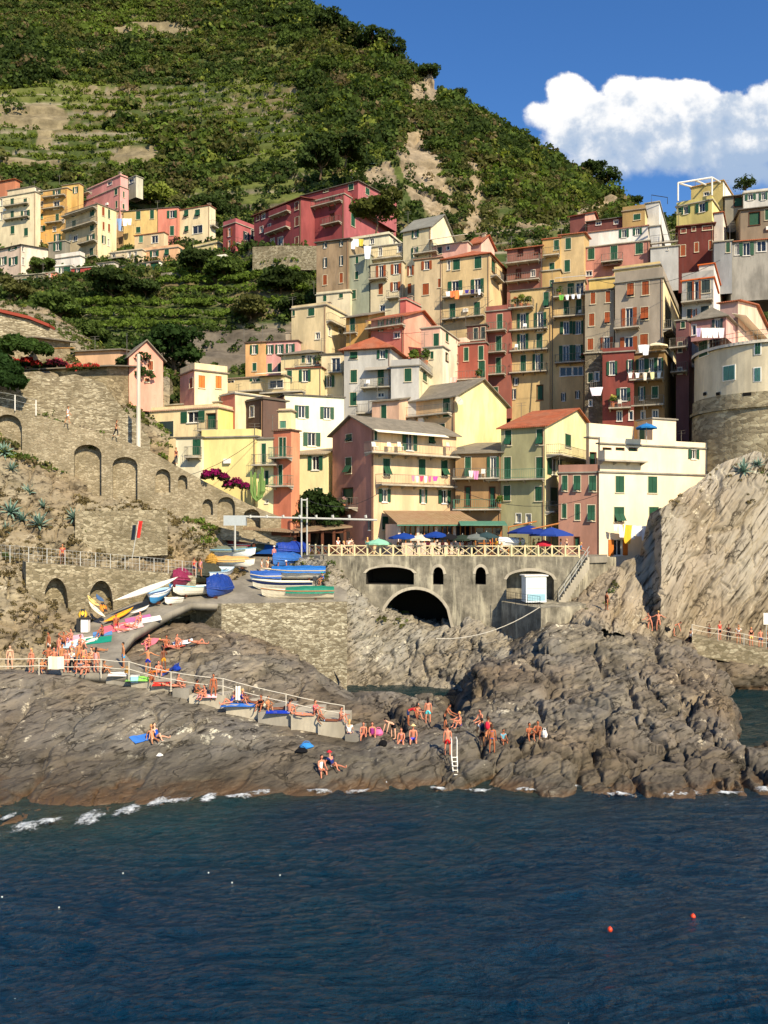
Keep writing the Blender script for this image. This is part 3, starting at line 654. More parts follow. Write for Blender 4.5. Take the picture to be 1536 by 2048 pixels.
def wallface(m, f, holes, top=None):
    us = sorted({0.0, f.L} | {h[0] for h in holes} | {h[1] for h in holes}); vs = sorted({0.0, f.h} | {h[2] for h in holes} | {h[3] for h in holes})
    for a, b in zip(us[:-1], us[1:]):
        for c, d in zip(vs[:-1], vs[1:]):
            if b - a < 1e-5 or d - c < 1e-5: continue
            x, y = (a + b) / 2, (c + d) / 2
            if any(h[0] < x < h[1] and h[2] < y < h[3] for h in holes): continue
            m.quad(f.fr(a, c), f.fr(b, c), f.fr(b, d), f.fr(a, d))
    for (a, b, c, d) in holes:
        D = -.24
        m.quad(f.fr(a, c), f.fr(a, d), f.fr(a, d, D), f.fr(a, c, D)); m.quad(f.fr(b, d), f.fr(b, c), f.fr(b, c, D), f.fr(b, d, D))
        m.quad(f.fr(a, d), f.fr(b, d), f.fr(b, d, D), f.fr(a, d, D)); m.quad(f.fr(b, c), f.fr(a, c), f.fr(a, c, D), f.fr(b, c, D))
BLD = {}
TRIMM = flat('trim_stone', 'CFC4A8', .8)
def B(name, label, cols, th, Y, xl, xc, xr, yt, yb, roof='flat', wins='', bal='', sh='g', trim=True, rise=None, W=None, L=None, rm=None, sink=2.5, over=.35, awn='', par=0.9, chim='', cat='house', group='houses of the hillside town', wear=.35, stone=None, kn='house'):
    """one house: corner at pixel column xc at distance Y, left face to xl, right face to xr, eaves at row yt, visible base at row yb"""
    a = R(th); c_, s_ = math.cos(a), math.sin(a); C = P(xc, yt, Y)
    kl, kr = (xl - 768) / F, (xr - 768) / F
    if L is None: L = (C.x - kl * Y) / (c_ + kl * s_)
    if W is None: W = max(1.5, min(22, (kr * Y - C.x) / (s_ - kr * c_))) if (s_ - kr * c_) > .02 and xr > xc + 1 else 7.5
    dL, dR = Vector((-c_, s_, 0)), Vector((s_, c_, 0)); ze = C.z; zb = P(xc, yb, Y).z - sink; h = ze - zb
    B0 = Vector((C.x, C.y, zb)); fl = Face(B0 + dL * L, -dL, (-s_, -c_, 0), L, h); fR = Face(B0, dR, (c_, -s_, 0), W, h)
    base = B0 + dL * L / 2 + dR * W / 2; org = base
    root = empty(name, base, label, cat, group)
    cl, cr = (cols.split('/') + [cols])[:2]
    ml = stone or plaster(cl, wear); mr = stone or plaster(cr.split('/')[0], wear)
    tm = WHITE
    holes = {'L': [], 'R': []}
    for e in filter(None, (x.strip() for x in wins.split(';'))):
        q = e.split(); f = fl if q[0] == 'L' else fR; typ = q[1]; sc = sh
        if len(typ) > 1: sc = typ[1]; typ = typ[0]
        r = window(root, org, f, typ, *[float(x) for x in q[2:6]], shuttermat(SH[sc]), trim)
        if r: holes[q[0]].append(r)
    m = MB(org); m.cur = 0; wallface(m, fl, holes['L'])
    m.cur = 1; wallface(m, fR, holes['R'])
    p0, p1, p2, p3 = B0, B0 + dR * W, B0 + dR * W + dL * L, B0 + dL * L; up = Vector((0, 0, h))
    m.quad(p1, p2, p2 + up, p1 + up); m.quad(p2, p3, p3 + up, p2 + up)
    top = [p0 + up, p1 + up, p2 + up, p3 + up]
    rise = rise if rise is not None else min(L, W) * .2
    Z = Vector((0, 0, 1))
    if roof == 'gL':                                  # ridge parallel to the left face, gable on the right face
        a1 = top[0] + dR * W / 2 + Z * rise; a2 = top[3] + dR * W / 2 + Z * rise
        m.add([top[0], top[1], a1], [(0, 1, 2)]); m.add([top[3], top[2], a2], [(0, 2, 1)])
    if roof == 'gR':
        a1 = top[0] + dL * L / 2 + Z * rise; a2 = top[1] + dL * L / 2 + Z * rise
        m.cur = 0; m.add([top[3], top[0], a1], [(0, 1, 2)]); m.add([top[2], top[1], a2], [(0, 2, 1)])
    if roof == 'sB':                                   # mono-pitch rising away from the left face
        b1, b2 = top[1] + Z * rise, top[2] + Z * rise
        m.add([top[0], top[1], b1], [(0, 1, 2)]); m.add([top[3], top[2], b2], [(0, 2, 1)]); m.quad(top[1], top[2], b2, b1)
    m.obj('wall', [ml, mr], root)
    rm_ = rm or (SLATE if roof in ('gL', 'gR', 'sB', 'hip') else plaster('B0A890', .5))
    r = MB(org); T = .13; E = .02
    if roof == 'gL':
        o = over; k = rise / (W / 2)
        for sgn, e0, e1 in ((1, top[0], top[3]), (-1, top[1], top[2])):
            A0 = e0 - dR * o * sgn - Z * o * k - dL * o; A1 = e1 - dR * o * sgn - Z * o * k + dL * o
            r.slab([A0 + Z * (T + E), A1 + Z * (T + E), a2 + dL * o + Z * (T + E), a1 - dL * o + Z * (T + E)][::-1 if sgn > 0 else 1], T)
    elif roof == 'gR':
        o = over; k = rise / (L / 2)
        for sgn, e0, e1 in ((1, top[0], top[1]), (-1, top[3], top[2])):
            A0 = e0 - dL * o * sgn - Z * o * k - dR * o; A1 = e1 - dL * o * sgn - Z * o * k + dR * o
            r.slab([A0 + Z * (T + E), A1 + Z * (T + E), a2 + dR * o + Z * (T + E), a1 - dR * o + Z * (T + E)], T)
    elif roof == 'sB':
        o = over; k = rise / W
        r.slab([top[0] - dR * o - dL * o - Z * o * k + Z * (T + E), top[1] + dR * o - dL * o + Z * (rise + o * k + T + E), top[2] + dR * o + dL * o + Z * (rise + o * k + T + E), top[3] - dR * o + dL * o - Z * o * k + Z * (T + E)], T)
    elif roof == 'hip':
        o = over; q = [top[0] - dR * o - dL * o, top[1] + dR * o - dL * o, top[2] + dR * o + dL * o, top[3] - dR * o + dL * o]
        if L >= W: r1 = top[0] + dR * W / 2 + dL * W / 2.2; r2 = top[3] + dR * W / 2 - dL * W / 2.2
        else: r1 = top[0] + dL * L / 2 + dR * L / 2.2; r2 = top[1] + dL * L / 2 - dR * L / 2.2
        r1, r2 = r1 + Z * rise, r2 + Z * rise
        lo = [x + Z * .03 for x in q]; q = [x + Z * .12 for x in q]; vs = q + [r1, r2] + lo
        if L >= W: fs = [(0, 1, 4), (2, 3, 5), (1, 2, 5, 4), (3, 0, 4, 5)]
        else: fs = [(3, 0, 4), (1, 2, 5), (0, 1, 5, 4), (2, 3, 4, 5)]
        r.add(vs, fs + [(9, 8, 7, 6)] + [(i, i + 6, (i + 1) % 4 + 6, (i + 1) % 4) for i in range(4)])
    else:
        o = .18; q = [top[0] - dR * o - dL * o, top[1] + dR * o - dL * o, top[2] + dR * o + dL * o, top[3] - dR * o + dL * o]
        r.slab([x + Z * .16 for x in q], .14)
    ro = r.obj('roof', rm_, root)
    if roof == 'flat' and par:
        g = MB(org); t_ = .18
        ff = boxface(top[3], -dL, (-s_, -c_, 0)); g.fbox(ff, .0, L, .16, par, -t_, -.02)
        g.fbox(ff, 0, L, .16, par, -W + .02, -W + t_); fr2 = boxface(top[0], dR, (c_, -s_, 0)); g.fbox(fr2, t_ + .03, W - t_ - .03, .16, par, -t_, -.02); g.fbox(fr2, t_ + .03, W - t_ - .03, .16, par, -L + .02, -L + t_)
        g.obj('parapet', mr if th > 35 else ml, root)
    if chim:
        for e in chim.split(';'):
            u_, w_, hh = [float(x) for x in e.split()]; c = top[3] - dL * (u_ * L) + dR * (w_ * W); z0 = .1
            g = MB(org); g.box(c + Z * (hh / 2 - .2), (.55, .45, hh + .8), -a); g.box(c + Z * (hh + .27), (.75, .65, .1), -a); g.obj('chimney', plaster('B8A488', .5), ro)
    rq = random.Random(int(xc * 7 + yt)); 
    if not stone and h > 5 and rq.random() < .6:
        b_ = top[2].lerp(top[3], .2 + .6 * rq.random()) + dL * 0 - dR * 1.2; z0 = rise if roof in ('gL', 'gR', 'hip', 'sB') else 0; hh = 1.6 + rq.random(); g = MB(org); g.tube([b_, b_ + Z * (z0 * .5 + hh)], .03, 4)
        for k in (0, .3): g.tube([b_ + Z * (z0 * .5 + hh - k) - dL * .6, b_ + Z * (z0 * .5 + hh - k) + dL * .6], .018, 3)
        g.obj('antenna', RAILM, ro)
    if not stone and h > 6 and L > 5 and rq.random() < .5:
        u_, v_ = 1 + rq.random() * (L - 2.4), .8 + rq.random() * (h - 3)
        if not any(q[0] - .9 < u_ < q[1] + .2 and q[2] - .8 < v_ < q[3] + .2 for q in holes['L']): g = MB(org); g.fbox(fl.fr, u_, u_ + .75, v_, v_ + .5, .02, .3); g.obj('air_conditioner', WHITE, root)
    # balconies: face x0 x1 y [out] [open|solid]
    for e in filter(None, (x.strip() for x in bal.split(';'))):
        q = e.split(); f = fl if q[0] == 'L' else fR; x0, x1, y = [float(z) for z in q[1:4]]; out = float(q[4]) if len(q) > 4 else 1.0; kind = q[5] if len(q) > 5 else 'rail'
        u0, v = f.uv(x0, y); u1, _ = f.uv(x1, y); 
        if u0 > u1: u0, u1 = u1, u0
        b = MB(org); b.fbox(f.fr, u0, u1, v - .16, v, .005, out)
        for k in range(max(2, int((u1 - u0) / 1.6) + 1)):
            n_ = max(2, int((u1 - u0) / 1.6) + 1); uu = u0 + .15 + (u1 - u0 - .3) * k / (n_ - 1)
            b.box8([f.fr(uu - .06, v - .45, .005), f.fr(uu + .06, v - .45, .005), f.fr(uu + .06, v - .45, .05), f.fr(uu - .06, v - .45, .05), f.fr(uu - .06, v - .162, .005), f.fr(uu + .06, v - .162, .005), f.fr(uu + .06, v - .162, out * .8), f.fr(uu - .06, v - .162, out * .8)])
        bo = b.obj('balcony', plaster('B9AE98', .5), root)
        g = MB(org)
        if kind == 'solid':
            g.fbox(f.fr, u0, u1, v + .002, v + .95, out - .1, out - .005); g.fbox(f.fr, u0, u0 + .1, v + .002, v + .95, .01, out - .105); g.fbox(f.fr, u1 - .1, u1, v + .002, v + .95, .01, out - .105)
            g.obj('balcony_wall', mr if f is fR else ml, bo)
        else:
            railing(g, f.fr, [(u0 + .03, .02), (u0 + .03, out - .04), (u1 - .03, out - .04), (u1 - .03, .02)], v, step=.2 if Y < 110 else .35, r=.013 if Y < 110 else .016); g.obj('railing', RAILM if kind == 'rail' else shuttermat(SH['l']), bo)
    for e in filter(None, (x.strip() for x in awn.split(';'))):     # awnings: face x0 x1 y out colour
        q = e.split(); f = fl if q[0] == 'L' else fR; x0, x1, y, out = [float(z) for z in q[1:5]]
        u0, v = f.uv(x0, y); u1, _ = f.uv(x1, y); g = MB(org)
        g.box8([f.fr(u0, v - .06, .01), f.fr(u1, v - .06, .01), f.fr(u1, v - .5, out), f.fr(u0, v - .5, out), f.fr(u0, v, .01), f.fr(u1, v, .01), f.fr(u1, v - .45, out), f.fr(u0, v - .45, out)])
        g.obj('awning', cloth(q[5]), root)
    # drain pipe and a few facade lines
    if h > 7 and L > 4 and not stone:
        g = MB(org); uu = L - .18; g.tube([fl.fr(uu, .3, .06), fl.fr(uu, h - .05, .06)], .05, 5); g.obj('drainpipe', flat('pipe', '8A6A50', .6), root)
    BLD[name + str(len(BLD))] = (root, fl, fR); root['_'] = 0; del root['_']
    return root, fl, fR, top

GRAYW = 'C9C6BE'
# ---- far cluster on the left (about 180 m away)
far = 'houses of the upper left cluster'
B('house', 'tall cream house at the left edge with two stacked balconies', 'E6D2A4/EAD9B0', 20, 180, -40, 71, 78, 384, 480, 'flat', 'L c 21 397 28 413;L c 47 397 54 413;L c 21 422 28 439;L o 42 421 60 440;L c 21 452 29 468;L d 0 398 5 412;L d 0 424 5 440;L c 48 456 56 472', 'L 12 60 415;L 12 60 441', group=far, par=0)
B('house', 'cream attic storey set back behind the tall cream house', 'E4D0A6/F0E0BC', 20, 186, 15, 68, 104, 373, 400, 'flat', 'L d 33 374 41 380;R d 72 374 78 384;L d 20 375 26 382', '', group=far, rm=SLATE, par=0)
B('house', 'orange house whose roof shows above the cream attic', 'CF7A4A', 20, 192, -20, 30, 40, 359, 380, 'hip', '', group=far, rm=TERRA)
B('house', 'narrow golden yellow house with balconies between cream and tan houses', 'E0A73A/E8B648', 18, 181, 71, 134, 138, 376, 505, 'flat', 'L c 79 378 86 388;L o 106 377 122 396;L d 78 403 86 413;L d 107 402 119 419;L cl 79 428 86 438;L c 111 428 118 446;L o 74 452 91 463;L d 106 453 112 463;L d 122 438 129 446;L d 75 480 84 498;L o 108 468 122 482', 'L 89 133 397;L 88 130 420;L 95 128 448', group=far, par=0)
B('house', 'golden yellow upper storey left of the pink house', 'E2B248/EABB58', 18, 185, 124, 158, 166, 367, 410, 'flat', 'L o 146 374 157 386', group=far, par=0, rm=SLATE)
B('house', 'pink house with a small green balcony above the tan house', 'D98378/EC9A90', 38, 180, 158, 240, 257, 373, 430, 'flat', 'L c 167 378 175 391;L c 197 374 204 388;L c 229 376 235 390;R c 246 383 249 395;L c 231 402 235 416;R c 245 408 249 418', 'L 159 184 396 1.1 green', group=far, par=0)
B('house', 'pink top storey of brighter pink on the pink house', 'D8857C/EE9C92', 38, 182, 173, 241, 256, 352, 376, 'flat', 'L d 189 358 197 371;L d 215 357 224 370', '', group=far, par=.5, rm=SLATE, chim='.95 .2 .8')
B('shed', 'small grey concrete shed beside the pink top storey', 'A8A08C/C9C2A8', 38, 186, 257, 272, 286, 352, 372, 'flat', 'L d 258 355 268 366', '', group=far, par=0, cat='shed')
B('house', 'square tan house with four storeys and balconies below the pink house', 'CDB27E/EAD39A', 33, 172, 131, 195, 233, 408, 520, 'flat', 'L c 144 412 153 434;L c 180 411 189 433;L c 144 441 152 463;L c 180 441 188 462;L d 146 471 155 482;L o 174 469 190 484;L c 179 496 187 517;R cb 204 414 209 432;R c 216 419 220 437;R cb 205 444 209 460;R cb 216 448 220 464;R o 203 471 211 487;R d 215 478 219 492;L d 139 470 142 482', 'L 131 195 436 1.2;L 131 196 464 1.2;L 163 196 491 1.2;L 170 197 519 1.0', group=far, par=0, rm=SLATE)
B('house', 'white terrace house low in front of the tan house', 'E3D8CA/F0E4D2', 20, 168, 110, 160, 166, 512, 535, 'flat', '', '', group=far, par=1.0, rm=CONC)
B('house', 'small grey stone house wall under the orange house', '8A8270', 20, 170, 97, 130, 134, 482, 520, 'flat', 'L o 107 485 124 501', '', group=far, par=0, stone=None)
B('house', 'yellow house with green shutters in the terraced row', 'DDB75E/EFD283', 12, 178, 247, 317, 320, 418, 476, 'flat', 'L c 272 421 281 439;L c 300 420 308 438;L c 272 454 281 466', group=far, par=0, rm=SLATED)
B('house', 'tall ochre side house with washing lines left of the yellow house', 'B08B58/C9A46C', 12, 180, 232, 250, 254, 422, 495, 'flat', 'L d 236 430 243 442;L d 240 452 248 462', group=far, par=0, rm=SLATED)
B('house', 'salmon pink house in the terraced row', 'DC7C60/E48A6E', 10, 177, 316, 356, 358, 415, 478, 'flat', 'L o 334 421 354 436;L c 340 452 348 471', group=far, par=0, rm=SLATED)
B('house', 'cream house at the right end of the terraced row', 'E4CC98/F2DDB0', 22, 175, 356, 419, 431, 411, 470, 'flat', 'L t 368 420 377 434;L t 390 419 400 433;L t 369 452 377 464;L d 385 451 405 467', 'R 419 430 450 1.0', group=far, par=0, rm=rooftile('8A4A38', '6A4438'), chim='.9 .5 .6')
B('house', 'small tan box house below the yellow house', 'D7B682/E2C796', 18, 172, 269, 328, 331, 465, 500, 'flat', 'L cl 278 471 286 485;L d 303 471 316 486', '', group=far, par=0, rm=rooftile('A8623C', '8A5038'))
B('house', 'long orange house with a roof terrace in the lower row', 'DFA56E/E6B27C', 18, 168, 285, 356, 388, 495, 520, 'flat', 'L o 300 498 318 513;L t 329 497 338 511;L c 285 498 288 512;R c 360 499 365 510;R c 372 500 376 510', '', group=far, par=.7, rm=CONC)
B('house', 'low pinkish house with a green garage door and white gable', 'DDBEA6/F2E6D2', 22, 165, 226, 318, 357, 522, 552, 'flat', 'L c 280 527 293 540;L D 300 525 318 546;L d 262 528 268 538;L o 229 530 250 548', '', group=far, par=0, rm=SLATE)
B('house', 'small cream terrace house with washing below the ochre side house', 'E2C9A0', 18, 169, 220, 284, 288, 500, 532, 'flat', 'L d 224 504 231 517;L d 256 503 262 514;L d 268 503 274 512', 'L 222 252 519', group=far, par=.4)
B('house', 'grey rendered low house right of the small red house', 'B5A898/CFC4B0', 18, 166, 194, 228, 232, 524, 560, 'flat', 'L d 198 528 206 540', group=far, par=0, rm=SLATE)
B('house', 'white-pink house at the left edge with a dark slate roof', 'E0C2A8/EED8C0', 28, 166, -30, 42, 62, 490, 552, 'sB', 'L o -2 488 14 500;L o 17 487 34 500;R d 44 492 48 503;L o -2 514 14 530;L o 18 514 36 530;R d 44 515 49 530', '', group=far, rise=1.4, W=9, rm=SLATED)
B('house', 'low grey stone house at the foot of the left cluster', '8F8772', 12, 162, 28, 87, 89, 548, 580, 'flat', 'L c 44 557 53 577;L c 67 556 76 570', '', group=far, par=0, stone=stonewall('6E6653', '8A826C', 'A29A84', (1.6, 1.6, 3)))
B('house', 'small salmon house between the stone house and the white house', 'DD7F5C', 12, 163, 87, 112, 114, 545, 575, 'flat', 'L d 96 548 101 554;L d 95 560 100 567', group=far, par=0)
B('house', 'narrow white house with a balcony left of the small red house', 'E4DCD0/EFE8DC', 14, 164, 110, 142, 145, 532, 575, 'flat', 'L o 118 531 132 546;L c 131 531 141 546;L dr 113 558 138 572', 'L 110 142 554', group=far, par=.5)
B('house', 'small bright red house at the foot of the left cluster', 'B23A2E/C44A3C', 14, 162, 142, 190, 193, 534, 580, 'flat', 'L ok 150 535 161 549;L ok 149 560 160 572', group=far, par=0)
B('house', 'yellow two-storey house with cream terraces near the vineyard', 'E0C880/F1E0A0', 30, 168, 386, 433, 447, 486, 545, 'flat', 'L c 407 490 413 506;L c 421 489 426 503;L d 398 520 402 535', 'L 388 434 512 1.0 solid', group=far, par=.6)
B('house', 'small crimson house with framed windows beside the big red building', '983C38/B4565A', 38, 163, 446, 471, 520, 446, 512, 'flat', 'L ob 454 457 464 473;L ob 454 481 464 501;R ok 486 464 498 481;R Dr 487 492 495 511;R d 502 462 516 490', 'R 470 502 486 .7', group=far, par=1.0, sink=3)
# ---- the big red building
red = 'wings of the big crimson building'
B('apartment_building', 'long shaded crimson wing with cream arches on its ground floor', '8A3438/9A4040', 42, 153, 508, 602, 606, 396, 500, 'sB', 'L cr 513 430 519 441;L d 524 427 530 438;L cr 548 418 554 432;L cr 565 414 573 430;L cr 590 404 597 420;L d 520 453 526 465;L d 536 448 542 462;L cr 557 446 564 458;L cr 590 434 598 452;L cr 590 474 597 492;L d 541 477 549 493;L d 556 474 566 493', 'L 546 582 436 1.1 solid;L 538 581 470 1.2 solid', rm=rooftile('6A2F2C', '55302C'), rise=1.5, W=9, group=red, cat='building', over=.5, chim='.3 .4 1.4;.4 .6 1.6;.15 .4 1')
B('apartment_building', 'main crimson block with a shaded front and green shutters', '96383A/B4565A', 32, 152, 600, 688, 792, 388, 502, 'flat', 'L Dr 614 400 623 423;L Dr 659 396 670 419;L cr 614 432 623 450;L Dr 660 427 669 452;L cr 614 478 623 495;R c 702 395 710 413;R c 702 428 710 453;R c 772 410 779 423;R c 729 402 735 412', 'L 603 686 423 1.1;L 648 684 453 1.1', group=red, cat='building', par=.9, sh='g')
B('apartment_building', 'crimson penthouse storey on top of the main crimson block', '9A3E40/B85C60', 32, 153.5, 604, 716, 793, 363, 392, 'sB', 'L c 647 371 657 384;L c 697 365 707 380;R c 731 367 739 390;R c 754 373 762 389;R c 773 379 780 393', 'R 727 778 396 1.2', rm=SLATED, rise=.8, group=red, cat='building', chim='.85 .3 .7')
# ---- upper middle row
up_ = 'houses of the upper middle row'
B('house', 'weathered brown building with faded painted storeys below the red block', 'A08460/B09870', 20, 130, 633, 697, 701, 478, 585, 'sB', 'L ok 646 481 655 496;L ok 679 477 687 492;L ok 646 516 655 535;L ok 679 512 687 531;L cb 646 550 654 570;L cb 679 546 686 566', '', rm=SLATED, rise=1.2, wear=1.0, group=up_, trim=True, W=9)
B('house', 'cream plinth storey under the weathered brown building', 'DDCBA2/E2D4AC', 20, 129.4, 632.5, 700, 703, 584, 620, 'flat', 'L c 646 586 653 603;L c 678 582 686 596', '', group=up_, par=.5)
B('house', 'narrow pale green house between the brown and the tan houses', '9CA084/8F937A', 24, 129, 698, 738, 745, 508, 640, 'flat', 'L c 711 512 717 527;L c 710 543 717 559;L c 704 580 712 598;R d 739 541 743 553', '', group=up_, par=0)
B('house', 'cream penthouse terrace hung with washing above the pale green house', 'E0D4AC/EADFB8', 24, 135, 700, 778, 808, 470, 505, 'flat', 'L d 716 480 726 494;L d 740 476 748 488;R d 786 480 792 492', '', group=up_, par=.6, rm=SLATED, chim='.9 .4 .9')
B('house', 'tan house with brown shutters and a balcony left of the tall cream house', 'CDBB92/D8C69C', 20, 127, 741, 805, 809, 523, 690, 'flat', 'L ob 752 531 772 560;L ob 782 528 803 548;L cb 757 567 766 589;L ob 781 564 801 582;L d 760 610 770 626', 'L 741 776 561 1.1;L 777 801 598 1.1', group=up_, par=0)
B('house', 'bright yellow loggia storey above the tan house', 'DCC48C/EED98F', 20, 129, 742, 805, 808, 488, 525, 'flat', 'L d 757 495 764 512;L d 795 488 804 504', 'L 744 805 521 .9', group=up_, par=0, rm=CONC)
B('house', 'tall cream house with a pale blank gable above the middle row', 'D3C092/F0E2B4', 30, 126, 806, 862, 909, 452, 700, 'gL', 'L o 824 455 838 475;L o 823 495 837 515;L ob 815 531 828 551;L cb 815 567 823 588;L cb 838 582 846 598', '', rm=rooftile('7A7A72', '8C8A80', True), rise=3.0, group=up_)
B('house', 'pink attic house with a terrace and awning behind the ochre house', 'D99E8A/EDBCA4', 24, 124, 835, 935, 942, 484, 515, 'flat', 'L ck 875 490 884 508;L d 893 490 899 500', 'L 830 877 511 1.2', group=up_, awn='L 862 936 479 1.4 E8E2D0', par=0)
B('house', 'small pink gabled house behind the ochre house', 'E0A48E/F0BCA2', 35, 126, 938, 962, 989, 484, 510, 'gL', '', '', rm=TERRA, rise=1.6, group=up_, chim='.8 .4 1.6')
B('house', 'narrow tan house with brown shutters left of the big ochre house', 'CDB283/D3BA88', 20, 122, 829, 884, 888, 515, 640, 'flat', 'L ob 843 522 864 539;L cb 845 567 858 590;L cb 876 557 884 575', '', group=up_, par=0, rm=rooftile('94705A', '7A6450'))
B('house', 'big ochre house with green shutters and a terracotta hip roof', 'DAB878/E2C080', 24, 119, 885, 979, 1014, 508, 690, 'hip', 'L c 906 517 920 540;L c 949 513 963 537;L o 896 562 925 582;L o 942 558 968 594;L c 899 607 911 639;L c 948 604 960 636;R D 983 520 992 546;L d 895 520 900 540', 'L 888 968 597 1.1;L 887 971 641 1.1;R 980 996 550 1.0', rm=TERRA, rise=1.9, group=up_)
B('house', 'brownish pink house with scaffold-like balcony frames and a red roof', '9A5E4C/A86A54', 22, 122, 1014, 1084, 1088, 492, 590, 'sB', 'L Dr 1036 494 1046 510;L Dr 1069 487 1081 507;L Dr 1032 538 1042 555;L d 1062 540 1070 553', 'L 1014 1080 530 1.2;L 1014 1080 566 1.0', rm=TERRA, rise=1.8, group=up_, W=9)
B('house', 'narrow golden house with a small balcony right of the brownish pink house', 'CFA350/E8C05A', 20, 121, 1085, 1121, 1124, 476, 600, 'flat', 'L c 1108 480 1118 500;L c 1099 526 1109 548', 'L 1088 1120 514 1.1', group=up_, rm=TERRA, par=0)
B('house', 'ochre house with two green windows left of the salmon house', 'D4B274/D4AE66', 20, 120, 1120, 1168, 1171, 466, 560, 'sB', 'L c 1131 476 1142 499;L c 1129 520 1140 544', '', rm=TERRA, rise=1.3, group=up_, W=7)
B('house', 'salmon house with three green shuttered windows high on the right', 'C07A66/CB8872', 20, 119, 1167, 1299, 1304, 482, 590, 'flat', 'L c 1176 492 1189 519;L c 1221 487 1235 526;L c 1271 481 1286 508;L d 1172 542 1184 552', 'L 1203 1246 526 .9', group=up_, par=0, awn='L 1205 1242 531 1.4 4A3C38')
B('house', 'white house with an outside stair above the salmon house', 'E6DCD0/F0E6D8', 20, 126, 1168, 1296, 1300, 452, 490, 'flat', 'L o 1238 454 1258 475;L o 1266 452 1284 470;L dk 1219 452 1228 465', '', group=up_, par=0, rm=rooftile('A07060', '8A6050'))
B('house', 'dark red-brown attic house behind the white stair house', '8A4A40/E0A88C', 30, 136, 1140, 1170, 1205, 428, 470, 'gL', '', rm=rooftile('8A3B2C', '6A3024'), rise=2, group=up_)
B('house', 'plum-coloured attic house with a slate roof above the salmon house', '7A4038/8A4A40', 22, 133, 1175, 1245, 1250, 435, 470, 'sB', 'L d 1192 442 1202 450;L d 1228 440 1236 448', rm=SLATED, rise=1.5, group=up_, W=8)
B('house', 'small ochre and cream attic with a bright yellow parapet', 'B08C48/F0DC90', 22, 131, 1245, 1290, 1302, 418, 460, 'flat', 'L c 1267 428 1281 440', group=up_, par=.8, rm=rooftile('8A8070', '9A9080'), chim='.05 .3 1.2')
B('house', 'white rooftop block with a metal frame antenna', 'C8C4BC/E8E4DC', 24, 134, 1291, 1318, 1352, 404, 450, 'flat', '', group=up_, par=0)
B('house', 'white terrace house with potted plants right of the salmon house', 'CFCCC6/E6E2DA', 22, 121, 1299, 1320, 1358, 452, 480, 'flat', 'R d 1345 458 1352 470', group=up_, par=0, rm=CONC)
B('house', 'pale grey flat-fronted house between salmon and dark red houses', 'B9B7B2/C4C2BC', 18, 117, 1301, 1357, 1360, 492, 545, 'flat', 'L dk 1311 500 1313 504;L dk 1320 499 1322 503;L dk 1334 496 1337 500', 'L 1301 1356 488 .5', group=up_, par=0)
B('house', 'dark red-brown house with orange shutters below the yellow villa', '6E2C22/7C3428', 18, 116, 1357, 1427, 1430, 447, 545, 'sB', 'L cr 1362 458 1372 466;L cr 1384 454 1391 462;L cr 1405 452 1425 460;L cb 1361 490 1371 512;L cb 1389 485 1397 504;L cb 1418 481 1425 500', '', rm=rooftile('6A3028', '54302A'), rise=1, group=up_, W=8)
B('villa', 'yellow villa with green shutters under the white pergola', 'D2BE5C/EBDD84', 34, 120, 1353, 1424, 1452, 400, 440, 'flat', 'L c 1356 406 1362 426;L o 1362 404 1381 428;L o 1391 401 1417 424', '', group=up_, cat='villa', par=.7)
B('villa', 'yellow and white top room behind the white pergola', 'CDB45A/F2ECD8', 34, 124, 1382, 1446, 1482, 362, 402, 'flat', 'L d 1408 384 1418 391', '', group=up_, cat='villa', par=0, rm=rooftile('C89A4A', 'B08A50'))
B('house', 'grey house with a green door right of the yellow villa', '8E8878/A8A290', 18, 122, 1450, 1512, 1516, 388, 425, 'sB', 'L D 1468 391 1485 413', '', rm=SLATED, rise=.8, group=up_, W=6)
B('house', 'white walled garden house with a red coping below the villa', 'D8CDBC/EFE4D2', 26, 117, 1428, 1446, 1482, 425, 500, 'flat', '', group=up_, par=0, rm=TERRA)
B('house', 'brown-grey house at the right edge with a dark terrace door', '8A7860/9A8870', 18, 115, 1481, 1560, 1564, 412, 480, 'sB', 'L D 1498 424 1520 450;L c 1530 418 1545 440', rm=SLATED, rise=1, group=up_, W=7)
B('house', 'white conservatory house on the top right skyline', 'C9C4BA/DCD6CA', 18, 120, 1487, 1560, 1564, 380, 415, 'flat', 'L o 1490 384 1512 400;L o 1518 382 1535 400', '', group=up_, par=.5)
B('house', 'grey concrete house with white windows and a terracotta roof', '9A958A/A8A398', 14, 112, 1462, 1570, 1575, 476, 560, 'sB', 'L d 1470 489 1478 510;L o 1478 485 1508 511;L d 1514 480 1532 503', '', rm=TERRA, rise=1.8, group=up_, W=7, wear=.8)
B('house', 'narrow blue-grey shaded house left of the grey concrete house', '8E9092/9A9C9E', 18, 113, 1428, 1464, 1468, 482, 550, 'flat', 'L c 1452 482 1460 505', group=up_, par=0)
mid = 'houses in the middle of the town'
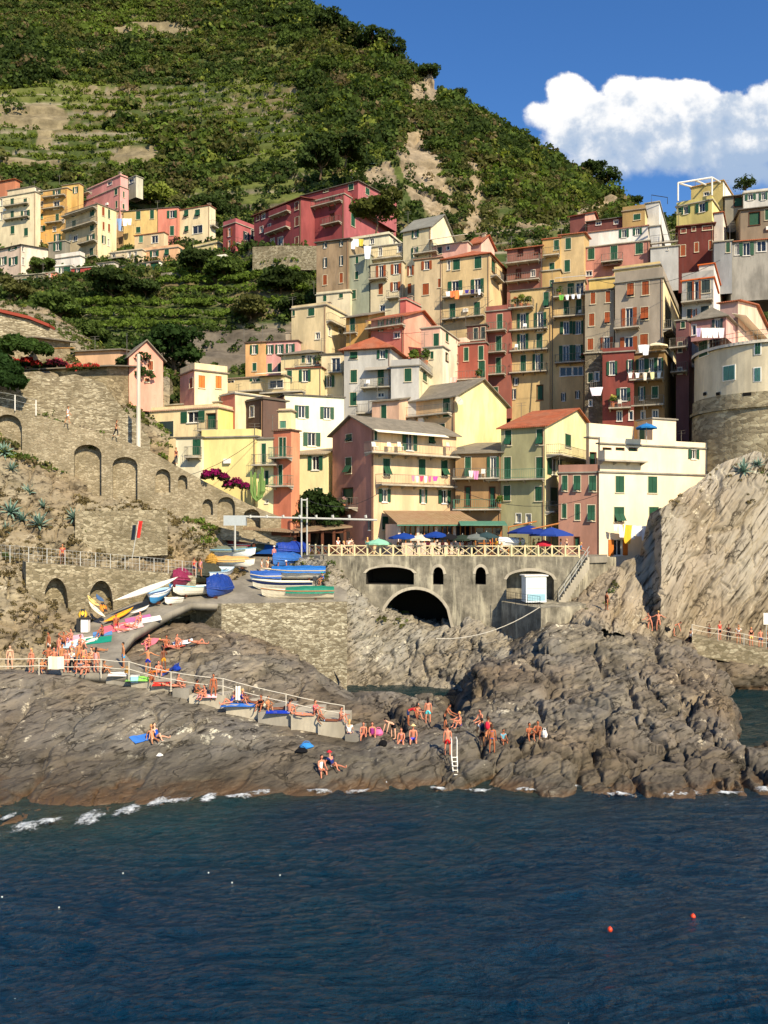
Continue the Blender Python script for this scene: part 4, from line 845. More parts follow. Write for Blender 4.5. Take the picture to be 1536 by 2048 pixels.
# tall tower houses
B('house', 'tall brick-red tower house with a green balcony on every floor', 'A85C48/A85440', 22, 113, 972, 1021, 1025, 620, 800, 'flat', 'L c 994 628 1005 660;L c 992 672 1003 705;L c 992 715 1002 748;L c 987 774 996 790', 'L 973 1014 664 1.1 green;L 972 1013 707 1.1 green;L 972 1012 751 1.1 green', group=mid, par=.8, rm=CONC)
B('house', 'tall ochre house with four balconies and a terrace of plants on top', 'D2B06A/D6B05C', 20, 112, 1021, 1103, 1106, 576, 815, 'flat', 'L t 1087 584 1098 615;L o 1034 627 1058 662;L o 1068 625 1093 662;L o 1034 668 1057 703;L c 1073 667 1085 703;L c 1041 710 1052 744;L o 1065 708 1086 744;L ok 1026 756 1038 770;L ok 1024 778 1033 798;L D 1074 770 1086 800', 'L 1021 1096 663 1.1;L 1022 1097 704 1.1;L 1021 1095 747 1.1;L 1020 1068 619 1.2', group=mid, par=0, rm=SLATED)
B('house', 'tall golden house with laundry balconies and a rounded foot', 'D8B26A/D9AE58', 18, 111, 1105, 1170, 1172, 562, 815, 'flat', 'L c 1135 556 1148 590;L d 1152 564 1168 590;L c 1127 602 1138 635;L c 1152 599 1163 632;L o 1120 643 1145 668;L o 1145 642 1169 668;L o 1118 691 1146 726;L o 1146 690 1166 724;L d 1120 734 1144 752;L d 1146 733 1166 751;L ok 1122 786 1132 802;L ok 1150 782 1160 797', 'L 1107 1171 597 1.2;L 1108 1170 636 1.1;L 1111 1170 727 1.1', group=mid, par=0, awn='L 1112 1180 556 1.6 C8CCD0')
B('house', 'small ochre wall house behind the two tall ochre houses', 'C09A50/CCA65C', 20, 117, 1084, 1120, 1124, 540, 600, 'flat', 'L c 1100 560 1108 575', group=mid, par=0)
B('house', 'rust-orange house with a long balcony left of the brick-red tower house', 'A8503A/B05A44', 18, 110, 916, 972, 975, 686, 800, 'flat', 'L c 928 695 937 722;L c 957 692 967 720;L c 906 730 917 757;L t 957 722 970 756', 'L 886 968 763 1.3', group=mid, par=.3, rm=CONC)
B('house', 'low rose house side with a dark door beside the rust-orange house', 'A85648/B86656', 18, 111, 893, 917, 919, 692, 800, 'flat', 'L D 893 706 898 724;L c 905 732 914 756', 'L 890 917 727 .5', group=mid, par=0)
B('house', 'brown house with two tall blue windows above the rust-orange house', '7A4A3C/865444', 20, 113, 934, 972, 974, 650, 700, 'flat', 'L ck 947 656 956 680;L ck 962 654 971 678', 'L 934 972 683 .8', group=mid, par=0, rm=SLATED)
# coral group
B('house', 'coral house with a long balcony and a low red roof', 'D0705C/EFA080', 30, 106, 742, 808, 876, 632, 720, 'gL', 'L o 756 640 768 662;L o 773 637 785 657;L o 786 636 802 655;L d 788 664 800 676;R d 830 625 840 637', 'L 738 812 660 1.1', rm=TERRA, rise=1.7, group=mid, over=.5)
B('house', 'small bright coral upper room with a brown door', 'CE5C50/E07868', 30, 112, 800, 812, 842, 600, 632, 'flat', '', '', group=mid, par=.4, chim='.5 .5 .8')
B('house', 'pale peach house with two green shuttered doors', 'E2A98C/F6D2B0', 22, 104, 842, 880, 935, 655, 735, 'flat', 'L c 867 667 878 692;R c 891 666 897 684;R d 925 668 937 678', 'R 918 945 690 1.0 solid', group=mid, par=.3)
B('house', 'small cream house corner with a low dark door under the peach house', 'EADAB2/F2E4C2', 22, 103, 848, 885, 898, 694, 750, 'flat', 'L c 861 703 867 718;R D 891 706 896 722', '', group=mid, par=0, rm=CONC)
B('house', 'mustard yellow house with one tall green door', 'C8922E/E8BE50', 26, 110, 692, 737, 770, 630, 700, 'sB', 'L c 700 634 710 666;R c 752 625 760 640', 'L 692 716 668 .8', rm=SLATE, rise=1.6, group=mid, over=.6)
B('house', 'cream house with arched windows below the weathered building', 'D9C08A/E6D098', 24, 112, 583, 652, 693, 611, 690, 'flat', 'L c 584 616 590 632;L c 616 612 629 632;L d 631 665 640 678;R d 657 652 662 672;R d 677 650 684 668', 'R 652 692 641 .8', rm=CONC, group=mid, par=.5, chim='.6 .6 1.2;.72 .6 1.2')
# row of small houses
B('house', 'orange house at the left end of the small row', 'E6A85A/EAB468', 12, 112, 491, 530, 533, 685, 745, 'flat', 'L o 500 690 517 708;L c 505 726 513 742', '', rm=rooftile('4A3C38', '5A4A44'), group=mid, par=0)
B('house', 'pink house in the small row with three shuttered windows', 'D9948A/E4A098', 12, 111.5, 530, 595, 597, 682, 745, 'flat', 'L o 531 690 548 708;L o 551 689 568 707;L o 572 688 590 706;L c 535 727 544 745;L c 556 727 565 745', '', rm=rooftile('3E3634', '4E4642'), group=mid, par=0, chim='.68 .3 1')
B('house', 'light pink house with a terracotta lean-to above the small row', 'E9B5A2/EFC0B0', 12, 114, 596, 662, 665, 686, 720, 'flat', 'L o 604 690 616 704', '', group=mid, par=0, awn='L 625 660 692 1.4 C87A4A')
B('house', 'cream house with a broad slate roof right of the small row', 'E2C98A/EBD7A0', 20, 108, 562, 640, 692, 706, 790, 'hip', 'L c 603 711 610 726;L d 614 710 622 726;L o 620 712 633 732;R d 668 718 680 740', 'L 596 646 735 1.1', rm=SLATE, rise=1.2, group=mid, over=.5)
B('house', 'small yellow house with mixed shutters in front of the broad slate roof', 'EBD084/F2DE98', 12, 104, 572, 643, 646, 736, 820, 'flat', 'L c 574 741 584 764;L o 598 740 622 763;L d 585 706 590 712', '', rm=rooftile('8A4A38', '6A4438'), group=mid, par=0)
B('house', 'pale cream house with a shaded balcony left of the grey-white house', 'E4CF9C/EFDCAA', 14, 105, 643, 687, 690, 708, 820, 'flat', 'L o 647 751 669 774;L d 663 716 680 745;L c 645 790 651 798;L d 654 790 664 798', 'L 660 688 746 1.0', rm=SLATED, group=mid, par=0)
# grey-white house
B('house', 'grey-white house with green shutters and a bright terracotta hip roof', 'BFBBB2/D9D2C0', 16, 100, 688, 781, 852, 697, 830, 'hip', 'L t 700 698 715 718;L o 754 697 776 717;L c 701 740 714 765;L c 755 737 768 776;L c 700 785 713 811;L d 755 785 768 794', 'L 726 786 777 1.2;L 716 748 827 .9', rm=TERRA, rise=2.2, group=mid, W=9, over=.6, awn='L 732 800 735 .8 9A948A')
B('house', 'lower grey and cream block with a plant terrace right of the grey-white house', 'C2BEB6/EDDCA8', 16, 97.5, 782, 838, 880, 732, 800, 'flat', 'L c 809 737 823 763;R c 845 738 854 763', 'R 838 880 732 .3', group=mid, par=.9, rm=CONC)
# right side
rt = 'tall houses on the right of the town'
B('house', 'narrow taupe house with orange-brown shutters', '9E8F76/AA9A80', 20, 104, 1170, 1228, 1231, 579, 720, 'flat', 'L cb 1181 584 1191 608;L cb 1211 580 1221 605;L cb 1178 627 1189 652;L tb 1209 624 1220 648;L cb 1175 677 1187 700;L ob 1201 674 1228 700;L cb 1173 705 1186 716', 'L 1196 1230 706 .9', group=rt, par=0, rm=SLATED)
B('house', 'yellow roof room with a long parapet above the narrow taupe house', 'E0B84A/ECC75A', 20, 107, 1178, 1230, 1240, 556, 582, 'flat', '', group=rt, par=.3)
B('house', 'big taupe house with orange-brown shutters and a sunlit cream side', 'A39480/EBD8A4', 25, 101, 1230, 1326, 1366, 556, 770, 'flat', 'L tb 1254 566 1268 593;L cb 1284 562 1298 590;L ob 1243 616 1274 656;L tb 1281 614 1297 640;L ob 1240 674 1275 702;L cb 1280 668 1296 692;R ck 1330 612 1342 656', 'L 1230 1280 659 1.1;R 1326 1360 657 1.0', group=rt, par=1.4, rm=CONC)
B('house', 'cream roof terrace room behind the big taupe house', 'D8B870/EBDCB4', 25, 106, 1228, 1320, 1376, 530, 560, 'flat', '', group=rt, par=.5, rm=rooftile('9A9488', '8A8478', True))
B('house', 'dark rubble stone house foot left of the red laundry house', '6E6456/78705E', 20, 100, 1170, 1206, 1209, 706, 870, 'flat', 'L c 1176 746 1186 765;L d 1190 744 1198 762;L d 1178 800 1184 812', 'L 1182 1206 780 .9', group=rt, par=0, stone=stonewall('5A5245', '6E6556', '847A68', (1.6, 1.6, 3.4)))
B('house', 'deep red house with green shutters and drying laundry', '8A3A2E/96453A', 18, 97.5, 1205, 1268, 1271, 703, 890, 'flat', 'L o 1213 723 1235 750;L o 1253 720 1271 744;L o 1233 776 1261 802;L d 1234 822 1244 842;L d 1258 822 1268 840', 'L 1218 1262 817 1.1', group=rt, par=.6, rm=CONC)
B('house', 'dark ochre house with a laundry balcony right of the deep red house', '8E6A34/A0834A', 26, 97, 1268, 1329, 1378, 703, 890, 'flat', 'L o 1272 718 1294 745;L o 1293 717 1313 743;L o 1311 716 1329 742;L o 1276 774 1291 800;L c 1304 773 1316 796;L d 1282 822 1290 840;L d 1305 820 1316 838', 'L 1262 1329 762 1.3;L 1262 1329 813 1.1', group=rt, par=.3, rm=CONC)
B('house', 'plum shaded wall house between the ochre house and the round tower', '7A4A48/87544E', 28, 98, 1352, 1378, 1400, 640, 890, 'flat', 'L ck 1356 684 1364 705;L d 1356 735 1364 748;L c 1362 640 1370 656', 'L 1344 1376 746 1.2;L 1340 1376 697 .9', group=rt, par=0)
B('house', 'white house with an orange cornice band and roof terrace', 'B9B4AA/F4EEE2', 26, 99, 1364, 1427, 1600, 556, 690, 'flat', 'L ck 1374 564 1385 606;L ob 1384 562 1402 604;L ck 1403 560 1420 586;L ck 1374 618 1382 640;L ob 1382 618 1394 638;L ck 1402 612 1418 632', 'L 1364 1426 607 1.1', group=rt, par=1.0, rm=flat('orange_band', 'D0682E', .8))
B('house', 'white roof room with an orange rim on the white terrace house', 'CFC8BC/F0E6D8', 26, 104, 1398, 1428, 1478, 528, 552, 'flat', 'R dk 1433 536 1454 541', group=rt, par=.2, rm=flat('orange_band', 'D0682E', .8), wear=.2)
B('house', 'peach gabled house with tall green glazed shutters at the right edge', 'B08A80/F0C0A0', 34, 93, 1440, 1476, 1560, 602, 650, 'gL', 'R c 1478 596 1506 612;R c 1516 590 1545 614', '', rm=TERRA, rise=1.9, group=rt)
B('house', 'pink terrace house with a pale slate roof on top of the round tower', 'B87A70/E4A596', 34, 89, 1382, 1452, 1575, 634, 676, 'hip', 'L ok 1424 636 1446 662;L d 1383 650 1392 670;R c 1472 640 1488 668;R o 1538 640 1555 668', '', rm=SLATE, rise=1.7, group=rt, awn='R 1464 1524 626 1.5 E6D8C0', W=9, sink=-.05)
# ---- middle left yellow complex
ml_ = 'yellow houses above the sloping wall'
B('house', 'peach roof house with two orange arched shutters on the yellow complex', 'DFA088/F6DDA2', 55, 93, 360, 389, 455, 741, 815, 'flat', 'L cr 379 756 386 776;R co 397 751 410 776;R co 431 752 443 777', '', group=ml_, par=.9, rm=rooftile('7A6C60', '8A7C70'), chim='.1 .1 .3;.9 .5 .5')
B('house', 'long cream house with a sun awning behind the peach roof house', 'E0C588/F1DC9A', 18, 97, 452, 570, 574, 752, 810, 'flat', 'L d 453 756 468 770;L o 500 752 520 776;L d 538 760 566 776', 'L 448 530 786 1.2 solid;L 528 612 788 1.2', rm=rooftile('7C7264', '8C8274'), group=ml_, par=0, awn='L 525 572 746 2.0 EAE0C4')
B('house', 'terracotta and cream low block with grey pipes on its roof', 'D2785A/E9D2A0', 45, 92.5, 442, 470, 540, 788, 830, 'flat', '', '', group=ml_, par=.3, rm=rooftile('8A8A88', '9A9894', True))
B('house', 'flat roofed yellow house with a dark square window and timber bay', 'E9CF94/F2E060', 22, 90, 298, 436, 472, 816, 905, 'flat', 'L ck 315 843 347 874;L o 362 823 410 845;L D 413 827 433 860', 'L 402 436 861 .8', group=ml_, par=.5, rm=rooftile('C8A890', 'B89880'))
B('house', 'set back upper yellow storey over the timber bay house', 'EACB78/F0DC88', 22, 94, 310, 440, 472, 805, 830, 'flat', '', '', group=ml_, par=.2, wear=.2)
B('house', 'cream lower room with a big green shutter beside the sloping wall', 'E8DCB4/F0E4BE', 12, 87.5, 352, 404, 407, 876, 925, 'flat', 'L c 385 875 403 910', 'L 375 404 914 .9', group=ml_, par=0, rm=SLATED)
B('house', 'broad blank yellow wall house with bougainvillea at its foot', 'EFD779/F0DA80', 14, 86.5, 403, 512, 514, 874, 990, 'flat', '', '', group=ml_, par=.9, wear=.2, rm=CONC)
B('house', 'pale yellow house with one narrow green door and a thin balcony', 'EEDC9A/F2E0A0', 14, 86.2, 511, 547, 549, 878, 1010, 'flat', 'L c 523 887 532 928;L c 530 941 537 970;L d 531 1000 536 1006', 'L 511 560 930 1.2', group=ml_, par=0, wear=.2, rm=CONC)
B('house', 'narrow orange house with two rusty green balconies', 'DB7448/E98C58', 30, 85, 547, 582, 592, 861, 1025, 'flat', 'L c 558 875 565 913;L c 566 875 572 913;L c 557 930 565 970', 'L 549 586 916 1.1 green;L 550 588 972 1.1 green', group=ml_, par=.2, rm=rooftile('6A5448', '5A4438'))
B('house', 'small cream roof room with a teal box behind the orange house', 'EBD592/F2DDA0', 14, 92, 512, 582, 584, 822, 880, 'flat', 'L cl 560 842 572 856', '', group=ml_, par=.3, rm=rooftile('A89888', '989080'), wear=.2)
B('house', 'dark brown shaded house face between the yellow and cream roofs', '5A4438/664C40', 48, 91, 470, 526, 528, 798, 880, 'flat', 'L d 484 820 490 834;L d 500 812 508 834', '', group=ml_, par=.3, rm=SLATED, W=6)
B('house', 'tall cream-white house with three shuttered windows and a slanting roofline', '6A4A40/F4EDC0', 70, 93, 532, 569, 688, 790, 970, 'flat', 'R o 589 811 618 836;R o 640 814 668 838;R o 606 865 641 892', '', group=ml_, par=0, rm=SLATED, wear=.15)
B('house', 'low yellow house with a lean-to roof in front of the cream-white house', 'E8D894/F2E6A8', 14, 90.5, 594, 648, 652, 908, 1040, 'sB', 'L o 616 912 651 940;L o 629 976 650 990', '', group=ml_, rise=1.3, rm=rooftile('A89C84', '98907A'), over=.4, wear=.2, W=6)
# ---- front row
fr_ = 'houses around the harbour square'
B('house', 'salmon and peach front house with long balconies over the square', 'C4826A/EAC28C', 54, 85, 665, 747, 913, 858, 1098, 'gR', 'L t 692 859 704 883;L t 691 915 703 947;L D 684 976 706 1006;L ok 737 1040 742 1060;R t 766 917 780 952;R c 837 918 851 950;R t 882 920 895 952;R o 757 978 781 1004;R o 838 979 854 1006;R o 876 980 901 1007;R t 764 1033 777 1060;R c 740 859 754 880;R o 804 864 834 901;R t 857 866 869 888', 'L 664 716 1016 1.2;R 750 922 968 1.2;R 728 911 904 1.5', rm=SLATE, rise=1.7, group=fr_, over=.45, awn='R 742 884 856 1.2 EDE4CC', chim='.5 .8 .9')
B('house', 'big yellow gabled house with a satellite dish and tall green doors', 'E2B678/F3DE90', 40, 94, 795, 910, 1013, 792, 940, 'gL', 'L c 814 798 826 836;L c 886 796 900 834;L c 878 848 890 890', 'L 786 905 838 1.0', rm=SLATE, rise=2.6, group=fr_, over=.45)
B('house', 'small peach house with a slate lean-to roof beside the big yellow gable', 'E2B08C/EABB92', 30, 96, 744, 798, 802, 800, 850, 'sB', 'L c 762 810 773 841', '', rm=SLATE, rise=1.3, group=fr_, W=6)
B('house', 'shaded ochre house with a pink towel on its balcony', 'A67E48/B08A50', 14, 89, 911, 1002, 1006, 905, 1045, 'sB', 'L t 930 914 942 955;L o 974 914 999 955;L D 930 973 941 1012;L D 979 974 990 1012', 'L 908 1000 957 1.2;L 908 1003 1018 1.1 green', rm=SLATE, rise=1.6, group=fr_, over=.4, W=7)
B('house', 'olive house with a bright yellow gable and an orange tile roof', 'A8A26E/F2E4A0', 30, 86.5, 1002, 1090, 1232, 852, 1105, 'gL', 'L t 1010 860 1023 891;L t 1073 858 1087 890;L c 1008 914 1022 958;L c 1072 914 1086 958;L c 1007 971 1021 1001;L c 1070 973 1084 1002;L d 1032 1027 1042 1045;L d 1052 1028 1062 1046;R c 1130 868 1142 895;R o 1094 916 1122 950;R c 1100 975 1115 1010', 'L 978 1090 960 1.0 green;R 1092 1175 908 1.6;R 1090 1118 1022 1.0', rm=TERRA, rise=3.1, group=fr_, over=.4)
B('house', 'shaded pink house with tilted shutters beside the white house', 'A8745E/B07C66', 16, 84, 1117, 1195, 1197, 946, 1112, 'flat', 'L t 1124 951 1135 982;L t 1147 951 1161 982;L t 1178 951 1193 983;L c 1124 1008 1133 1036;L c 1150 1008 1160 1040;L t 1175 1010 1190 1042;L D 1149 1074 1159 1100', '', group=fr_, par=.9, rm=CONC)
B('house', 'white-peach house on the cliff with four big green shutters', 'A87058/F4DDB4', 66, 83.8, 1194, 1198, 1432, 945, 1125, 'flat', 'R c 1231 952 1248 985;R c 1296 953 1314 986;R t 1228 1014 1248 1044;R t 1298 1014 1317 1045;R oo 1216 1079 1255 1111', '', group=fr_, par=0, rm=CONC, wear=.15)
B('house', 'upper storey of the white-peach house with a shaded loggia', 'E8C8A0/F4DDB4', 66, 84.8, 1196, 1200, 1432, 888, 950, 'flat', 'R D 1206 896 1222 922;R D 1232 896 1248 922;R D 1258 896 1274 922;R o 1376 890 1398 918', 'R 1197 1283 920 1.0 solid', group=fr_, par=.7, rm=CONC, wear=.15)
B('house', 'small peach roof room with an air conditioner above the white-peach house', 'D8B088/F4DCB6', 66, 88.5, 1275, 1305, 1352, 838, 890, 'flat', 'L c 1279 858 1290 884', '', group=fr_, par=.2, rm=CONC, wear=.15)
B('house', 'cream terrace block between the yellow gable and the roof room', 'C8A484/F2DCB4', 60, 87.5, 1172, 1178, 1268, 876, 945, 'flat', 'R D 1180 905 1192 940', '', group=fr_, par=1.6, rm=CONC, wear=.15)
# restaurant lean-to on the front of the peach house
def leanto():
    Y = 82.4; o = P(796, 1105, Y); t = Vector((.92, .39, 0)).normalized(); n = Vector((t.y, -t.x, 0)); fr = boxface(o, t, n)
    root = empty('restaurant_annex', o, 'restaurant annex with a brown lean-to roof and timber windows', 'annex')
    Lx = 8.6; hE = (1105 - 1046) / F * Y; hB = (1105 - 1020) / F * Y
    m = MB(o); m.fbox(fr, 0, Lx, -1, .95, -3.2, 0); m.cur = 0
    for k in range(5): m.fbox(fr, k * (Lx - .3) / 4, k * (Lx - .3) / 4 + .3, .953, hE - .02, -.3, 0)
    m.fbox(fr, 0, .25, .953, hE - .1, -3.2, -.305); m.obj('wall', plaster('E2C4AC', .3), root)
    for k in range(4):
        u0 = k * (Lx - .3) / 4 + .3; u1 = (k + 1) * (Lx - .3) / 4; g = MB(o)
        for j in range(4): uu = u0 + (u1 - u0 - .08) * j / 3; g.fbox(fr, uu, uu + .08, .96, hE - .1, -.2, -.1)
        g.fbox(fr, u0, u1, hE - .3, hE - .1, -.21, -.09); wn = g.obj('window', WOODO, root)
        g = MB(o); g.fbox(fr, u0, u1, .96, hE - .1, -.26, -.23); g.obj('pane', glassmat(), wn)
    r = MB(o); r.slab([fr(-.5, hE - .02, .9), fr(Lx + .5, hE - .02, .9), fr(Lx + .2, hB, -3.3), fr(-.2, hB, -3.3)], .12); r.obj('roof', rooftile('8A7050', '9A8264'), root)
    g = MB(o); g.fbox(fr, -.5, Lx + .5, hE - .28, hE - .16, .8, .92); g.obj('gutter', shuttermat(SH['l']), root)
leanto()
def annex2():
    Y = 83.8; o = P(948, 1105, Y); fr = boxface(o, (1, 0, 0), (0, -1, 0)); root = empty('shop_front', o, 'small shop front with orange timber glazing under a green canopy', 'shop front')
    m = MB(o); m.fbox(fr, 0, 2.9, -.5, 2.7, -2.5, 0); m.obj('wall', plaster('6E4A34', .3), root)
    g = MB(o)
    for k in range(4): g.fbox(fr, .1 + k * .86, .2 + k * .86, 0, 2.6, .005, .08)
    for v in (.9, 1.7, 2.5): g.fbox(fr, .205, 2.675, v, v + .09, .005, .075)
    g.obj('glazing_frame', WOODO, root); g = MB(o); g.fbox(fr, .2, 2.68, .1, 2.5, .001, .02); g.obj('pane', glassmat(), root)
    g = MB(o); g.slab([fr(-1.5, 2.8, 1.3), fr(3.2, 2.8, 1.3), fr(3.2, 3.2, -.6), fr(-1.5, 3.2, -.6)], .08); g.obj('canopy', shuttermat(SH['l']), root)
annex2()
# pergola of the yellow villa
def pergola():
    o = P(1353, 400, 119.5); root = empty('pergola', o, 'white steel pergola frame on the yellow villa against the sky', 'pergola'); m = MB(o)
    a, b, c, d = P(1356, 366, 119.5), P(1424, 355, 119.5), P(1450, 370, 127), P(1384, 374, 127)
    for p, y in ((a, 400), (b, 388), (c, 392), (d, 398)): m.tube([p, p - Vector((0, 0, 2.6))], .12, 6)
    m.obj('post', WHITE, root); m = MB(o)
    for p, q in ((a, b), (b, c), (c, d), (d, a), (a.lerp(b, .5), d.lerp(c, .5))): m.tube([p, q], .13, 6)
    m.obj('frame', WHITE, root)
pergola()
def mast():
    for (pts, lab) in (([(1303, 405), (1303, 390), (1335, 395), (1335, 408)], 'thin square antenna frame on the white rooftop block'),):
        m = MB(P(1303, 405, 133)); m.tube([P(*p, 133) for p in pts], .06, 5); tagt(m.obj('antenna', DARKM), lab, 'antenna')
    for i, (px, y0, y1, Y, lab) in enumerate([(1192, 437, 450, 125, 'antenna')] * 0): pass
mast()
# ---- round tower
def tower():
    c = Vector(P(1530, 900, 93)); c.z = 0; r = 7.5
    root = empty('round_tower', (c.x, c.y, P(1530, 900, 93).z), 'round plastered tower on a rubble stone base at the right edge', 'tower'); org = root.location
    def cyl(z0, z1, r0, r1, mat, name, n=72, cap=True, par=root):
        g = MB(org); vs = []; fs = []
        for z, q in ((z0, r0), (z1, r1)):
            for k in range(n): a = 2 * math.pi * k / n; vs.append(Vector((c.x + q * math.cos(a), c.y + q * math.sin(a), z)))
        for k in range(n): fs.append((k, (k + 1) % n, n + (k + 1) % n, n + k))
        if cap: fs.append(tuple(range(n, 2 * n)))
        g.add(vs, fs); return g.obj(name, mat, par, smooth=False)
    YF = 93 - 7.5
    zz = lambda py: H - (py - HY) / F * YF
    sw = stonewall('6E6450', '9A8E74', 'BEB496', (1.6, 1.6, 3.2), mort='A89C80')
    cyl(zz(930) - 8, zz(812), r + .5, r + .2, sw, 'stone_base'); cyl(zz(812), zz(806), r + .45, r + .45, sw, 'moulding'); cyl(zz(806), zz(780), r + .2, r + .15, sw, 'stone_band')
    cyl(zz(780), zz(682), r, r - .05, plaster('D8C8A2', .3), 'wall'); cyl(zz(682), zz(676), r + .28, r + .28, plaster('E0D4BC', .3), 'terrace_slab')
    def onwall(px, py):
        o = Vector((0, 0, H)); d = Vector(((px - 768) / F, 1, -(py - HY) / F)); dx, dy = d.x, d.y; A_ = dx * dx + dy * dy; Bq = -(c.x * dx + c.y * dy) * 2; Cq = c.x ** 2 + c.y ** 2 - r * r
        k = (-Bq - math.sqrt(max(0, Bq * Bq - 4 * A_ * Cq))) / (2 * A_); return o + d * k
    for i, (x0, y0, x1, y1, cc) in enumerate([(1447, 732, 1469, 760, 't'), (1510, 683, 1521, 708, 'g'), (1399, 683, 1415, 712, 'g'), (1509, 736, 1521, 762, 't')]):
        p = onwall((x0 + x1) / 2, y1); t_ = onwall((x0 + x1) / 2, y0); n = (Vector((p.x, p.y, 0)) - Vector((c.x, c.y, 0))).normalized(); tt = Vector((-n.y, n.x, 0)); wd = (onwall(x1, y1) - onwall(x0, y1)).length
        fr = boxface(p - n * .12, tt, n); hh = t_.z - p.z; g = MB(org); g.fbox(fr, -wd / 2 - .1, wd / 2 + .1, -.1, hh + .1, 0, .14); wn = g.obj('window', WHITE, root)
        for s in (-1, 1):
            g = MB(org); g.fbox(fr, min(0, s * wd / 2) + .02, max(0, s * wd / 2) - .02, 0, hh, .145, .19); g.obj('shutter', shuttermat(SH[cc]), wn)
    for (x0, x1, y0, y1) in [(1407, 1415, 784, 791), (1433, 1442, 784, 791), (1487, 1503, 784, 792)]:
        p = onwall((x0 + x1) / 2, y1); n = (Vector((p.x, p.y, 0)) - Vector((c.x, c.y, 0))).normalized(); fr = boxface(p + n * .06, Vector((-n.y, n.x, 0)), n); wd = (x1 - x0) / F * YF
        g = MB(org); g.fbox(fr, -wd / 2, wd / 2, 0, .34, 0, .12); g.obj('drain_slot', flat('hole', '120F0C', .9), root)
    g = MB(org); zt = zz(676); n = 60; pts = [Vector((c.x + (r + .35) * math.cos(a), c.y + (r + .35) * math.sin(a), zt)) for a in [math.pi * 1.0 + math.pi * k / n for k in range(n + 1)]]
    for q in (1.0, .5): g.tube([p + Vector((0, 0, q)) for p in pts], .025, 4, False)
    for p in pts[::1]: g.tube([p, p + Vector((0, 0, 1))], .018, 3, False)
    g.obj('railing', RAILM, root)
tower()
